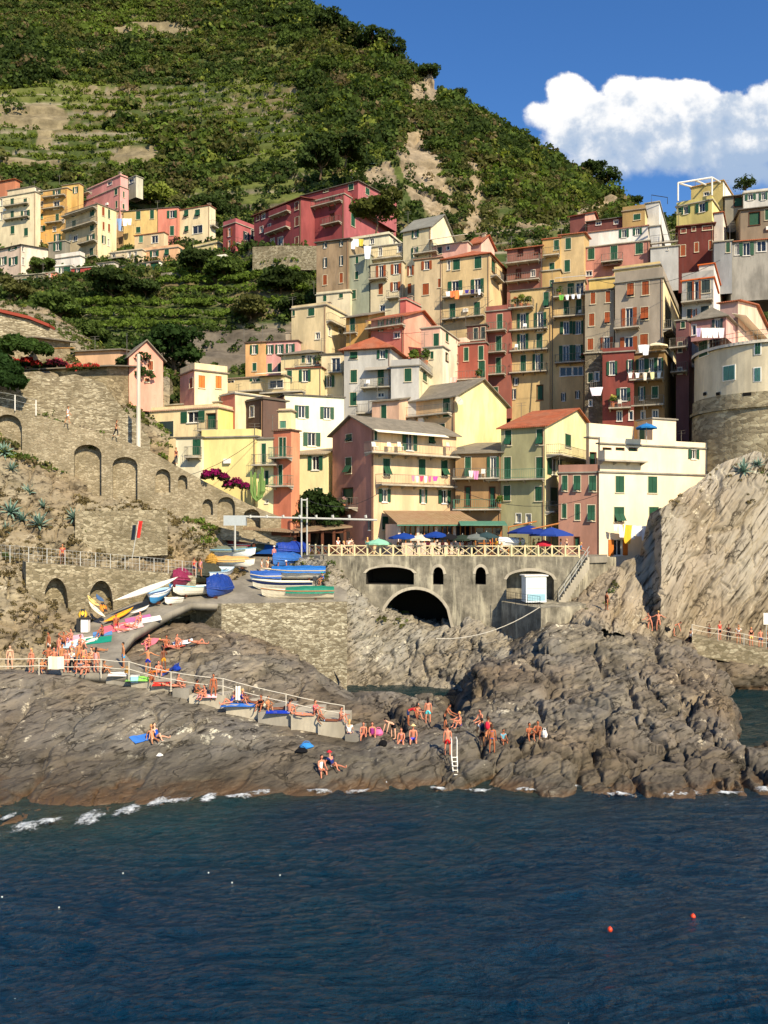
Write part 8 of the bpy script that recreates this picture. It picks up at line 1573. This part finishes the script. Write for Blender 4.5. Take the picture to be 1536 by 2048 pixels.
def pmesh(pose, kind):
    if (pose, kind) in PM: return PM[(pose, kind)]
    J = joints(pose); m = MB()
    def sk(names, edges, rad, root=0):
        kf = lambda n: n if isinstance(n, str) else n[0]; ix = {kf(n): i for i, n in enumerate(names)}; vs, fs = skin([J[n] if isinstance(n, str) else n[1] for n in names], [(ix[kf(a)], ix[kf(b)]) for a, b in edges], rad, '', root); m.add(vs, fs)
    if kind == 'body':
        N = ['pel', 'wst', 'chs', 'nck', 'hd']; E = [('pel', 'wst'), ('wst', 'chs'), ('chs', 'nck'), ('nck', 'hd')]; r = [(.135, .10), (.115, .09), (.14, .10), .052, .05]
        for s in 'LR':
            N += ['sh' + s, 'el' + s, 'wr' + s, 'ha' + s, 'hp' + s, 'kn' + s, 'an' + s, 'to' + s]; E += [('chs', 'sh' + s), ('sh' + s, 'el' + s), ('el' + s, 'wr' + s), ('wr' + s, 'ha' + s), ('pel', 'hp' + s), ('hp' + s, 'kn' + s), ('kn' + s, 'an' + s), ('an' + s, 'to' + s)]; r += [.056, .040, .028, .034, .085, .055, .036, .034]
        sk(N, E, r)
        h = J['hd'] + J['hdd'] * .035; m.ball(h, (.078, .092, .112), 12, 9)
        fw = V3((0, -1, 0)) if POSES[pose][0] > -60 else V3((0, 0, 1)); m.ball(h + fw * .092 - J['hdd'] * .012, (.014, .018, .02), 6, 4)
        for s in (1, -1):
            m.ball(h + V3((.078 * s, 0, 0)), (.012, .02, .028), 6, 4); nm = 'L' if s > 0 else 'R'; f = J['fd' + nm]; c = J['ha' + nm]; sd_ = V3((1, 0, 0)) if abs(f.x) < .7 else V3((0, 1, 0))
            for k, (q, l) in enumerate(((-.03, .06), (-.01, .075), (.01, .07), (.03, .055))): b = c + sd_ * q; m.tube([b, b + f * l * .55, b + f * l + V3((0, -.014, 0))], [.010, .009, .007], 5)
            b = c + sd_ * (-.035) - f * .05; m.tube([b, b + f * .035 - sd_ * .022, b + f * .065 - sd_ * .022], [.012, .010, .008], 5)
    elif kind in ('hair', 'longhair', 'hat'):
        h = J['hd'] + J['hdd'] * .035; bk = V3((0, 1, 0)) if POSES[pose][0] > -60 else V3((0, 0, -1))
        if kind == 'hat': m.ball(h + J['hdd'] * .06, (.098, .108, .085), 12, 6); m.ball(h + J['hdd'] * .05, (.17, .18, .018), 14, 4)
        else:
            m.ball(h + bk * .022 + J['hdd'] * .028, (.088, .094, .105), 12, 8)
            if kind == 'longhair': m.ball(h + bk * .07 - J['hdd'] * .10, (.075, .05, .15), 10, 7)
    elif kind in ('shorts', 'briefs', 'trousers'):
        N = ['pel', ('w', J['pel'].lerp(J['wst'], .55))]; E = [('pel', N[1])]; r = [(.150, .118), (.135, .108)] if kind != 'briefs' else [(.146, .113), (.13, .1)]
        if kind == 'briefs': N[1] = ('w', J['pel'].lerp(J['wst'], .25)); E = [('pel', N[1])]
        for s in 'LR':
            k = {'shorts': .62, 'briefs': .13, 'trousers': 1}[kind]; e = ('k' + s, J['hp' + s].lerp(J['kn' + s], k)); N += ['hp' + s, e]; E += [('pel', 'hp' + s), ('hp' + s, e)]; r += [.102 if kind != 'briefs' else .094, .088 if kind != 'briefs' else .086]
            if kind == 'trousers': r[-1] = .072; e2 = ('a' + s, J['kn' + s].lerp(J['an' + s], .92)); N += [e2]; E += [(e, e2)]; r += [.055]
        sk(N, E, r)
    elif kind == 'bra':
        c = J['chs'].lerp(J['nck'], .12); dd = (J['nck'] - J['chs']).normalized(); N = [('a', c - dd * .05), ('b', c + dd * .05)]; sk(N, [(N[0], N[1])], [(.148, .112), (.145, .108)])
    elif kind in ('top', 'suit', 'dress'):
        N = [('h', J['pel'].lerp(J['wst'], .1 if kind == 'top' else -.2)), 'wst', 'chs', ('n', J['chs'].lerp(J['nck'], .72))]; E = [(N[0], 'wst'), ('wst', 'chs'), ('chs', N[3])]; r = [(.150, .12), (.132, .105), (.156, .118), (.085, .07)]
        if kind == 'top':
            for s in 'LR': e = ('e' + s, J['sh' + s].lerp(J['el' + s], .55)); N += ['sh' + s, e]; E += [('chs', 'sh' + s), ('sh' + s, e)]; r += [.070, .060]
        if kind == 'dress':
            e = ('d', J['pel'] + (J['knL'] + J['knR'] - J['pel'] * 2) * .33); N += [e]; E += [(N[0], e)]; r += [(.19, .15)]
        sk(N, E, r, 1)
    elif kind == 'pack':
        d = (J['nck'] - J['pel']).normalized(); c = J['pel'].lerp(J['nck'], .62) + V3((0, .19, 0)); m.ball(c, (.15, .11, .24), 10, 7)
        for s in (1, -1): m.tube([c + V3((.09 * s, -.02, .18)), c + V3((.1 * s, -.22, .2)), c + V3((.11 * s, -.3, .0)), c + V3((.1 * s, -.12, -.15))], .018, 5)
    me = bpy.data.meshes.new('person_' + kind); me.from_pydata([tuple(v) for v in m.v], [], m.f); me.polygons.foreach_set('use_smooth', [True] * len(me.polygons)); me.materials.append(None); me.update(); PM[(pose, kind)] = me; return me
KN = {'hair': 'hair', 'longhair': 'hair', 'hat': 'hat', 'shorts': 'shorts', 'briefs': 'swim_briefs', 'trousers': 'trousers', 'bra': 'bikini_top', 'top': 'shirt', 'suit': 'swimsuit', 'dress': 'dress', 'pack': 'backpack'}
SKIN = {'t': 'A86444', 'r': 'CC8468', 'p': 'DCAA8C', 'd': '7A4A34', 'm': 'BC8058'}
def skinmat(k):
    kk = ('skin', k)
    if kk in MATS: return MATS[kk]
    m, t = newmat('skin_' + SKIN[k]); c = hexc(SKIN[k]); n = nz(t, objc(t), 8, 3); fin(t, t.mix(n, mulc(c, 1.08), mulc(c, .9)), .5, None, spec=.3); MATS[kk] = m; return m
HAIR = {'b': '1E1410', 'n': '4A3020', 'y': 'C8A060', 'g': '8A8478'}
def hairmat(k): return flat('hair_' + HAIR[k], HAIR[k], .6, .3, .2, 30)
def person(px, py, pose, face, skn, hr, clothes, label, scale=1.0, at=None, group='bathers and visitors'):
    q = at or hit(px, py)[0]
    if q is None: return None
    root = empty('person', q + Vector((0, 0, .01)), label, 'person', group, R(face)); root.scale = (scale,) * 3
    def part(kind, mat, nm):
        o = bpy.data.objects.new(nm, pmesh(pose, kind)); COL.objects.link(o); o.parent = root; o.material_slots[0].link = 'OBJECT'; o.material_slots[0].material = mat
    part('body', skinmat(skn), 'body'); part('longhair' if hr[-1] == 'L' else 'hair', hairmat(hr[0]), 'hair')
    for c in clothes.split():
        k, h = c.split(':'); part(k, cloth(h), KN[k])
    return root
G1 = 'crowd on the concrete path'; G2 = 'sunbathers on the ramp and slanting rock'; G3 = 'people on the bathing steps'; G4 = 'bathers on the flat rocks by the ladder'; G5 = 'people on the right-hand rocks and walkway'; G6 = 'people among the boats'
PPL = [
 (20, 1338, 'stand', 25, 'p', 'nL', 'bra:1E1E28 briefs:1E1E28', 'woman in a dark bikini standing farthest left on the path', .97, G1),
 (63, 1345, 'stand', -15, 'r', 'yL', 'bra:5A3A28 briefs:5A3A28', 'blonde woman in a brown bikini standing alone left of the rope corner', .97, G1),
 (96, 1341, 'akimbo', 190, 't', 'b', 'shorts:3A3028', 'tanned man with hands on hips seen from behind beside the cream towel', 1.0, G1),
 (108, 1322, 'sitk', 20, 'r', 'b', 'briefs:26303C', 'dark haired man sitting behind the cream towel', 1.0, G1),
 (117, 1316, 'stand', 150, 'r', 'n', 'bra:C84C6C briefs:C84C6C', 'woman in a rose bikini standing behind the sitting man', .92, G1),
 (132, 1345, 'stand', 10, 'r', 'nL', 'bra:D88890 briefs:D88890', 'woman in a light pink bikini next to the cream towel', .92, G1),
 (144, 1345, 'phone', -10, 'p', 'y', 'top:F0F0EE trousers:141418', 'person in a white shirt and black trousers on the path', .96, G1),
 (158, 1332, 'stand', 30, 'm', 'b', 'shorts:C87838', 'man in orange shorts behind the white shirted person', 1.0, G1),
 (178, 1330, 'sitr', 20, 'm', 'b', 'shorts:2A2A30', 'man in dark shorts sitting and leaning on his knees', 1.0, G1),
 (192, 1346, 'stand', 170, 'r', 'bL', 'suit:D89A98 briefs:D89A98', 'woman in a pale pink swimsuit seen from behind at the right of the crowd', 1.0, G1),
 (162, 1345, 'sitk', 0, 'r', 'b', 'top:8A8C90 briefs:22304A', 'seated person in a grey shirt in front of the crowd', 1.0, G1),
 (176, 1347, 'sitk', -20, 'r', 'nL', 'bra:8A3A3A briefs:8A3A3A', 'seated woman with knees up beside the grey shirted person', .95, G1),
 (150, 1346, 'sitk', 160, 't', 'b', 'briefs:3A6A9A', 'tanned person sitting with the back to the sea by the rope', .95, G1),
 (128, 1290, 'behind', 10, 't', 'b', 'shorts:26262C', 'man sitting with both hands behind his head near the rocks', 1.0, G2),
 (143, 1282, 'sitk', -20, 'r', 'n', 'bra:E08CA0 briefs:E08CA0', 'woman sitting on the light pink towel by the rocks', .95, G2),
 (205, 1273, 'sitk', -30, 't', 'bL', 'bra:5A3050 briefs:5A3050', 'woman in a plum bikini sitting on the ramp', .95, G2),
 (232, 1252, 'sitk', 20, 't', 'b', 'briefs:D84C5C', 'man sitting upright on the rose pink towel', 1.0, G2),
 (241, 1262, 'lie', 60, 'r', 'n', 'bra:D86A7A briefs:D86A7A', 'woman lying on the rose pink towel', .95, G2),
 (262, 1256, 'liek', 60, 'r', 'y', 'bra:F0D0C8 briefs:F0D0C8', 'woman lying with one knee raised on the pale pink towel', .95, G2),
 (247, 1336, 'stand', -60, 'm', 'b', 'shorts:2AA0D8', 'man in turquoise swim shorts standing alone on the ramp', 1.02, G2),
 (296, 1345, 'arms', 175, 'm', 'b', 'shorts:1C2C9C', 'man in royal blue shorts with his arms held out', 1.02, G2),
 (327, 1342, 'phone', 40, 'd', 'b', 'shorts:C8902C', 'tanned man in yellow shorts looking at his phone', 1.0, G2),
 (317, 1350, 'sitk', 20, 'r', 'n', 'briefs:30384A', 'hunched man sitting on the orange towel', 1.0, G2),
 (299, 1292, 'sitk', -10, 'r', 'bL', 'bra:2A2A30 briefs:E07A8C', 'woman in a black top sitting on the bright pink towel', .95, G2),
 (322, 1282, 'lie', 80, 'r', 'n', 'top:D8E03A briefs:30343C', 'person in a lime top lying on the slanting rock', .95, G2),
 (353, 1292, 'sitk', 60, 'r', 'n', 'briefs:5AB06A', 'person with green swim briefs sitting on the slanting rock', .95, G2),
 (346, 1298, 'liek', 60, 'r', 'n', 'bra:D84C7C briefs:D84C7C', 'woman in a pink bikini lying on the coral towel', .9, G2),
 (396, 1289, 'liek', 85, 'r', 'n', 'briefs:E0703C', 'sunbather lying highest on the rock below the dark wall', 1.0, G2),
 (303, 1364, 'sitk', 20, 't', 'b', 'briefs:6A4438', 'tanned boy crouching on the upper steps beside the cool box', .85, G3),
 (345, 1374, 'lie', 88, 'r', 'n', 'bra:C8302E briefs:C8302E', 'woman in a red bikini lying on the steps', .95, G3),
 (356, 1374, 'sitk', 60, 'r', 'n', 'briefs:A84040', 'sunbather with raised knees at the end of the red towel', .9, G3),
 (391, 1386, 'sitr', 70, 't', 'b', 'shorts:2A3A24', 'man in dark green shorts bending over his lime bag', 1.0, G3),
 (427, 1400, 'stand', 5, 't', 'b', 'bra:A8503C briefs:A8503C', 'woman in a rust bikini standing on the steps', .98, G3),
 (462, 1407, 'sitlean', -60, 'r', 'y', 'suit:26409C briefs:26409C', 'blonde woman in a blue swimsuit leaning back on the steps', .95, G3),
 (484, 1407, 'sitk', 70, 'r', 'y', 'top:2A3E90 briefs:2A3E90', 'fair haired person in a blue shirt sitting on the steps', .95, G3),
 (501, 1407, 'prop', 80, 'd', 'b', 'briefs:1E2030', 'dark tanned sunbather propped on one elbow on the steps', .95, G3),
 (523, 1420, 'sitk', -20, 't', 'n', 'top:1C1C22 shorts:1C1C22', 'person in black sitting in the middle of the steps', 1.0, G3),
 (536, 1420, 'sitk', 30, 'm', 'b', 'briefs:B06A38', 'person sitting right behind the one in black', .9, G3),
 (568, 1419, 'prop', -80, 'd', 'b', 'briefs:303C5A', 'sunbather lying behind the royal blue towel', .95, G3),
 (579, 1429, 'sitk', 150, 'r', 'b', 'briefs:E8E4E0', 'person seen from behind sitting below the royal blue towel', .95, G3),
 (629, 1430, 'sitk', 60, 'r', 'n', 'top:E05A6A briefs:303040', 'person in a coral shirt sitting on the lower steps', .95, G3),
 (650, 1443, 'prop', 80, 'd', 'b', 'briefs:9AB8D8', 'sunbather with pale blue trunks lying on the lower steps', 1.0, G3),
 (681, 1443, 'sitk', 60, 'r', 'n', 'bra:D84A6C briefs:D84A6C', 'woman in a pink bikini at the last rope post', .9, G3),
 (698, 1468, 'sitr', 170, 'p', 'yL', 'top:F0F0F0 shorts:2C4470', 'person in a white shirt sitting with the back turned below the last step', .95, G3),
 (727, 1471, 'sitr', 0, 'r', 'nL', 'bra:8A4A5A briefs:8A4A5A', 'girl in a mauve bikini, the left one of the two seated girls', .95, G4),
 (744, 1471, 'sitr', 5, 'r', 'nL', 'suit:9A3A88 briefs:9A3A88', 'girl in a purple swimsuit beside the pink ball bag', .95, G4),
 (315, 1476, 'sitlean', 60, 'p', 'bL', 'suit:2450B0 briefs:2450B0', 'woman in a blue swimsuit lounging on the big shore rock', 1.0, G4),
 (305, 1480, 'sitlean', 30, 'm', 'y', 'bra:F0EEEA briefs:F0EEEA', 'blonde woman in a white bikini lounging on the big shore rock', 1.0, G4),
 (641, 1541, 'sitr', 30, 'r', 'bL', 'suit:F0E8E0 briefs:F0E8E0', 'woman in a white swimsuit sitting lowest on the shore', 1.0, G4),
 (666, 1534, 'sitlean', 50, 'r', 'r' if 0 else 'n', 'top:26306A briefs:F0F0F0 hat:C83040', 'person in a red cap sitting beside the woman in white', 1.0, G4),
 (816, 1451, 'bend', 80, 't', 'b', 'top:C82C34 shorts:26305A', 'man in a red shirt bending down on the rocks', 1.0, G4),
 (834, 1436, 'sitk', 60, 'r', 'b', 'briefs:D84C40', 'red skinned man sitting behind the bending man in red', 1.0, G4),
 (856, 1449, 'stand', 170, 'r', 'bL', 'bra:E0B0A0 shorts:5CCCD4', 'woman in turquoise shorts seen from behind', .98, G4),
 (889, 1461, 'lean', 70, 't', 'b', 'shorts:18181C', 'man in black shorts stepping down the rock', 1.0, G4),
 (920, 1454, 'sitk', -60, 'r', 'y', 'bra:3A2A90 briefs:3A2A90', 'woman in a violet bikini sitting by the dark cleft', .98, G4),
 (963, 1446, 'sitr', -50, 'r', 'b', 'shorts:B07C60', 'person sitting high on a rock right of the cleft', 1.0, G4),
 (787, 1478, 'bend', -60, 'p', 'b', 'shorts:1C1C20', 'pale man in black shorts bending to the left', 1.0, G4),
 (803, 1484, 'sitr', -10, 'r', 'nL', 'bra:E0A0B0 briefs:3A6AC8', 'woman in a pink top and blue briefs sitting beside the man in the straw hat', .98, G4),
 (826, 1480, 'sitr', 0, 'r', 'g', 'shorts:4A54C8 hat:E0C890', 'man in a straw hat and blue shorts sitting wide on the rock', 1.08, G4),
 (895, 1512, 'stand', 178, 'r', 'b', 'shorts:D02428', 'man in red shorts at the top of the ladder', 1.03, G4),
 (964, 1496, 'walk', 185, 'm', 'b', 'top:F0F0F0 shorts:18181C pack:1A2440', 'person in a white shirt with a dark backpack', 1.03, G4),
 (976, 1492, 'walk', 160, 'm', 'n', 'shorts:C8805C pack:D83048', 'person with a red backpack beside the one in white', 1.0, G4),
 (984, 1507, 'stand', 170, 't', 'nL', 'bra:3A5AA8 briefs:3A5AA8', 'woman in a blue bikini seen from behind in front of the backpackers', .98, G4),
 (1005, 1482, 'sitr', 20, 't', 'b', 'top:6CB0C8 briefs:2A3040', 'child in a pale blue shirt sitting right of the backpackers', .82, G4),
 (1058, 1478, 'sitk', 10, 't', 'b', 'shorts:202028', 'tanned man sitting at the right, the left one of the pair by the white bag', 1.0, G4),
 (1076, 1474, 'sitk', -20, 't', 'b', 'briefs:6A3C30', 'tanned man sitting between his friend and the white bag', 1.0, G4),
 (84, 1344, 'sitk', 40, 'm', 'b', 'briefs:3A4A8A', 'man in blue trunks sitting just left of the cream towel', 1.0, G1),
 (124, 1338, 'stand', 60, 'm', 'b', 'shorts:8A2A2A', 'man in dark red shorts standing between the cream towel and the pink bikini', 1.0, G1),
 (167, 1338, 'stand', 200, 'r', 'nL', 'bra:E8C84C briefs:E8C84C', 'woman in a yellow bikini in the middle of the crowd', .95, G1),
 (184, 1322, 'sitk', -30, 'p', 'b', 'briefs:E8E8E8', 'man in white trunks sitting at the back right of the crowd', 1.0, G1),
 (138, 1328, 'lean', 70, 'r', 'y', 'bra:5AB0D0 briefs:5AB0D0', 'blonde woman in a pale blue bikini leaning forward in the crowd', .95, G1),
 (98, 1312, 'stand', -40, 't', 'b', 'shorts:E0D8C8', 'man in cream shorts standing against the rocks behind the crowd', 1.0, G1),
 (207, 1348, 'sitk', 100, 'm', 'n', 'suit:1E1E26 briefs:1E1E26', 'woman in a black swimsuit sitting beside the white towel', .95, G1),
 (160, 1296, 'sitk', 60, 'r', 'b', 'briefs:D86A2A', 'person in orange trunks sitting above the pale blue towel', 1.0, G2),
 (196, 1302, 'lie', 60, 'm', 'b', 'briefs:30405A', 'sunbather lying alone in the middle of the ramp', 1.0, G2),
 (281, 1246, 'sitk', -20, 'r', 'nL', 'bra:E8E8E8 briefs:E8E8E8', 'woman in a white bikini sitting by the purple towel', .95, G2),
 (333, 1296, 'sitk', 20, 't', 'b', 'briefs:2A2A30', 'man in black trunks sitting in the middle of the slanting rock', 1.0, G2),
 (410, 1398, 'sitk', -40, 'r', 'b', 'briefs:D8B040', 'person in yellow trunks sitting left of the rust bikini', .95, G3),
 (604, 1432, 'lie', 85, 'r', 'n', 'briefs:4A8AC8', 'sunbather in light blue trunks lying between two steps', .95, G3),
 (1213, 1220, 'stand', 120, 't', 'b', 'dress:161618', 'person in a black dress standing on the ridge of the big rock', .95, G5),
 (1301, 1262, 'lean', -60, 'r', 'n', 'briefs:D8A090', 'pale bather leaning forward on the diving rock', 1.0, G5),
 (1317, 1262, 'arms', 175, 'r', 'y', 'briefs:101014', 'man in black briefs with raised elbows on the diving rock', 1.03, G5),
 (1347, 1272, 'bend', 70, 'r', 'n', 'briefs:181820', 'bather bending beside the black bag on the diving rock', 1.0, G5),
 (1517, 1420, 'sitlean', 60, 't', 'n', 'bra:C0503C briefs:C0503C', 'sunburnt woman lying on the rock by the right-hand inlet', 1.0, G5),
]
for p_ in PPL:
    r_ = person(*p_[:8], scale=p_[8], group=p_[9])
# walkway people, on the walkway top
for (px, Y, pose, face, sk_, hr, cl, lb, sc) in [(1381, 75.5, 'walk', 120, 'm', 'b', 'top:F0F0F0 shorts:18181C', 'person in a white shirt at the start of the right-hand walkway', .95), (1418, 75.5, 'stand', 20, 'd', 'b', 'top:181820 shorts:181820', 'child all in dark clothes on the walkway', .75), (1439, 75.0, 'stand', 30, 'r', 'n', 'top:C03C3C shorts:18181C', 'person in a red shirt and black shorts on the walkway', 1.0), (1457, 75.6, 'stand', -10, 'd', 'b', 'top:1C1C24 trousers:202028', 'person in dark clothes between the red shirt and the white shirt', .9), (1477, 75.0, 'phone', -20, 'm', 'n', 'top:F0ECE8 shorts:8A5A50', 'person in a white shirt holding something up on the walkway', 1.0), (1502, 75.0, 'stand', 10, 'r', 'y', 'top:121214 shorts:D8C878', 'person in a black shirt and pale shorts on the walkway', .98), (1521, 75.0, 'stand', 170, 'r', 'n', 'shorts:3A4A78', 'bare backed man in blue shorts on the walkway', 1.0), (1534, 75.2, 'stand', 60, 'm', 'b', 'top:202430 trousers:181818', 'dark clothed person cut by the right edge of the picture', .95)]:
    g_ = ground((px - 768) / F * Y, Y, 5.5); person(0, 0, pose, face, sk_, hr, cl, lb, sc, at=g_ or pz(px, Y, 3.5), group=G5)
for (px, Y, pose, face, sk_, hr, cl, lb, sc) in [(523, 79.8, 'walk', 90, 'm', 'b', 'top:F0E8E0 shorts:D8B0A0', 'child in white walking among the boats', .8), (537, 79.4, 'walk', 10, 'm', 'n', 'top:F0D8B8 shorts:C89878', 'person in a cream shirt walking down the ramp', 1.0), (548, 83, 'stand', 40, 'r', 'g', 'top:D88C94 shorts:40507A hat:F0F0F0', 'person in a pink shirt and white hat on the ramp', 1.0), (556, 78.6, 'stand', 90, 't', 'b', 'briefs:E0A040', 'child in orange trunks beside the blue covered boat', .85), (573, 78.4, 'stand', -80, 't', 'n', 'briefs:A85040 hat:F4F4F4', 'man in a big white hat behind the blue covered boat', 1.0), (647, 77.2, 'sitr', -60, 'm', 'b', 'top:2A6AC0 shorts:28324A hat:3AA890', 'person in a blue shirt and green cap sitting by the outboard motor', .95), (574, 86.5, 'stand', 20, 'm', 'b', 'top:2A2A30 trousers:3A3028', 'dark clothed person in front of the bar counter', 1.0), (564, 87.6, 'stand', -20, 'r', 'n', 'top:C8A898 shorts:40404A', 'person in a beige shirt left of the bar counter crowd', 1.0), (588, 87.5, 'stand', 60, 'm', 'b', 'top:8AA4C0 trousers:2A3040', 'person in a pale blue shirt at the bar counter', 1.0), (464, 88, 'stand', 10, 'r', 'n', 'top:E0702C shorts:40302A', 'person in an orange shirt behind the net heaped boat', .95)]:
    g_ = ground((px - 768) / F * Y, Y, 13.5); person(0, 0, pose, face, sk_, hr, cl, lb, sc, at=g_ or pz(px, Y, ZP), group=G6)
for (px, py, Y, pose, face, cl, lb) in [(388, 1152, 73.0, 'stand', 160, 'top:D83038 shorts:3A3A60', 'person in a red shirt at the right end of the path fence'), (400, 1153, 73.4, 'stand', 150, 'top:D88CA0 shorts:8A6A70', 'child in a pink shirt beside the red shirted person'), (135, 846, 79.8, 'walk', 100, 'top:D8DCE8 shorts:E8E8E8', 'person in white walking down the sloping wall path'), (232, 873, 81.0, 'walk', 110, 'top:1C1C28 trousers:1C1C28', 'person in black on the sloping wall path near the steps'), (352, 928, 82.9, 'stand', 60, 'top:5A2A30 trousers:30303A', 'person in maroon leaning on the sloping wall beside the cream room'), (125, 1128, 67.8, 'stand', 20, 'top:A84038 trousers:5A3A34', 'person in dark red walking along the cliff path fence')]:
    person(0, 0, pose, face, 'm', 'n', cl, lb, .95, at=P(px, py, Y), group='walkers on the cliff paths')
# the crowd on the square, seen over the railing
rr = random.Random(3)
CC = [('D84C8C', 'magenta'), ('E87A3C', 'orange'), ('2A8AC0', 'sky blue'), ('F0C82C', 'yellow'), ('E8E8E8', 'white'), ('2AA08C', 'teal'), ('5AA84C', 'green'), ('C83030', 'red'), ('26304A', 'navy'), ('8A6ABC', 'lilac'), ('D8A8A0', 'salmon'), ('3A3A3A', 'charcoal'), ('E8D8B0', 'cream')]
SQ = [(676, 1, 'beside the bar post', 4), (690, 7, 'at the right end of the bar', 10), (697, 4, 'between the bar and the salmon house', 4), (703, 4, 'at the door of the salmon house', 11), (793, 2, 'under the left royal blue parasol', 2), (800, 4, 'by the left royal blue parasol', 8), (856, 0, 'left of the middle royal blue parasol', 0), (872, 4, 'under the middle royal blue parasol', 12), (898, 1, 'under the black parasol', 1), (909, 4, 'right of the black parasol', 4), (921, 0, 'under the dark green parasol', 10), (931, 4, 'right of the dark green parasol', 8), (948, 5, 'under the grey parasol', 12), (957, 7, 'right of the grey parasol', 10), (980, 1, 'in front of the timber shop front', 7), (992, 3, 'at the right of the timber shop front', 3), (1001, 1, 'left of the small white boat', 4), (1030, 4, 'right of the small white boat', 3), (1040, 2, 'left of the parasol arm', 6), (1051, 3, 'under the left big blue parasol', 5), (1067, 5, 'between the two big blue parasols', 6), (1078, 5, 'left of the small red parasol', 12), (1098, 0, 'right of the small red parasol', 10), (1121, 9, 'at the right end of the cross railing', 4), (1133, 1, 'beside the shaded pink house', 8), (1160, 7, 'on the corner above the stone stair', 2), (830, 2, 'under the cream parasol', 4), (885, 6, 'between the middle blue and the black parasol', 0), (1015, 4, 'behind the small white boat', 11), (735, 2, 'beside the corner of the salmon house', 5)]
for i, (px, _, where, ci) in enumerate(SQ):
    c, nm = CC[ci]; st = i % 3 != 1; Y = (78.0 if st else 77.9) + (2.6 * rr.random() if px > 720 else 4.5); Y += (1160 - px) / 500 * 1.6; z = ZP + (.01 if st else .45)
    person(0, 0, 'stand' if st else 'sitr', rr.randrange(-80, 200), rr.choice('trmp'), rr.choice(['b', 'n', 'yL', 'bL']), 'top:%s %s:%s' % (c, rr.choice(['shorts', 'trousers']), rr.choice(['2A2E3A', '5A5048', '8A8478'])), 'person in a %s shirt %s %s' % (nm, 'standing' if st else 'sitting', where), .95 + .08 * rr.random(), at=pz(px, Y, z), group='people on the square')
    if not st:
        o = pz(px, Y, ZP); q = empty('cafe_chair', o, 'dark cafe chair of the person in %s %s' % (nm, where), 'chair', 'chairs on the square'); g = MB(o); g.box(o + Vector((0, 0, .43)), (.42, .42, .04)); g.obj('seat', DARKM, q)
        g = MB(o); g.box(o + Vector((0, .2, .68)), (.4, .03, .35)); g.obj('backrest', DARKM, q)
        for dx in (-.17, .17):
            for dy in (-.17, .17): g = MB(o); g.tube([o + Vector((dx, dy, 0)), o + Vector((dx, dy, .41))], .015, 4); g.obj('leg', DARKM, q)
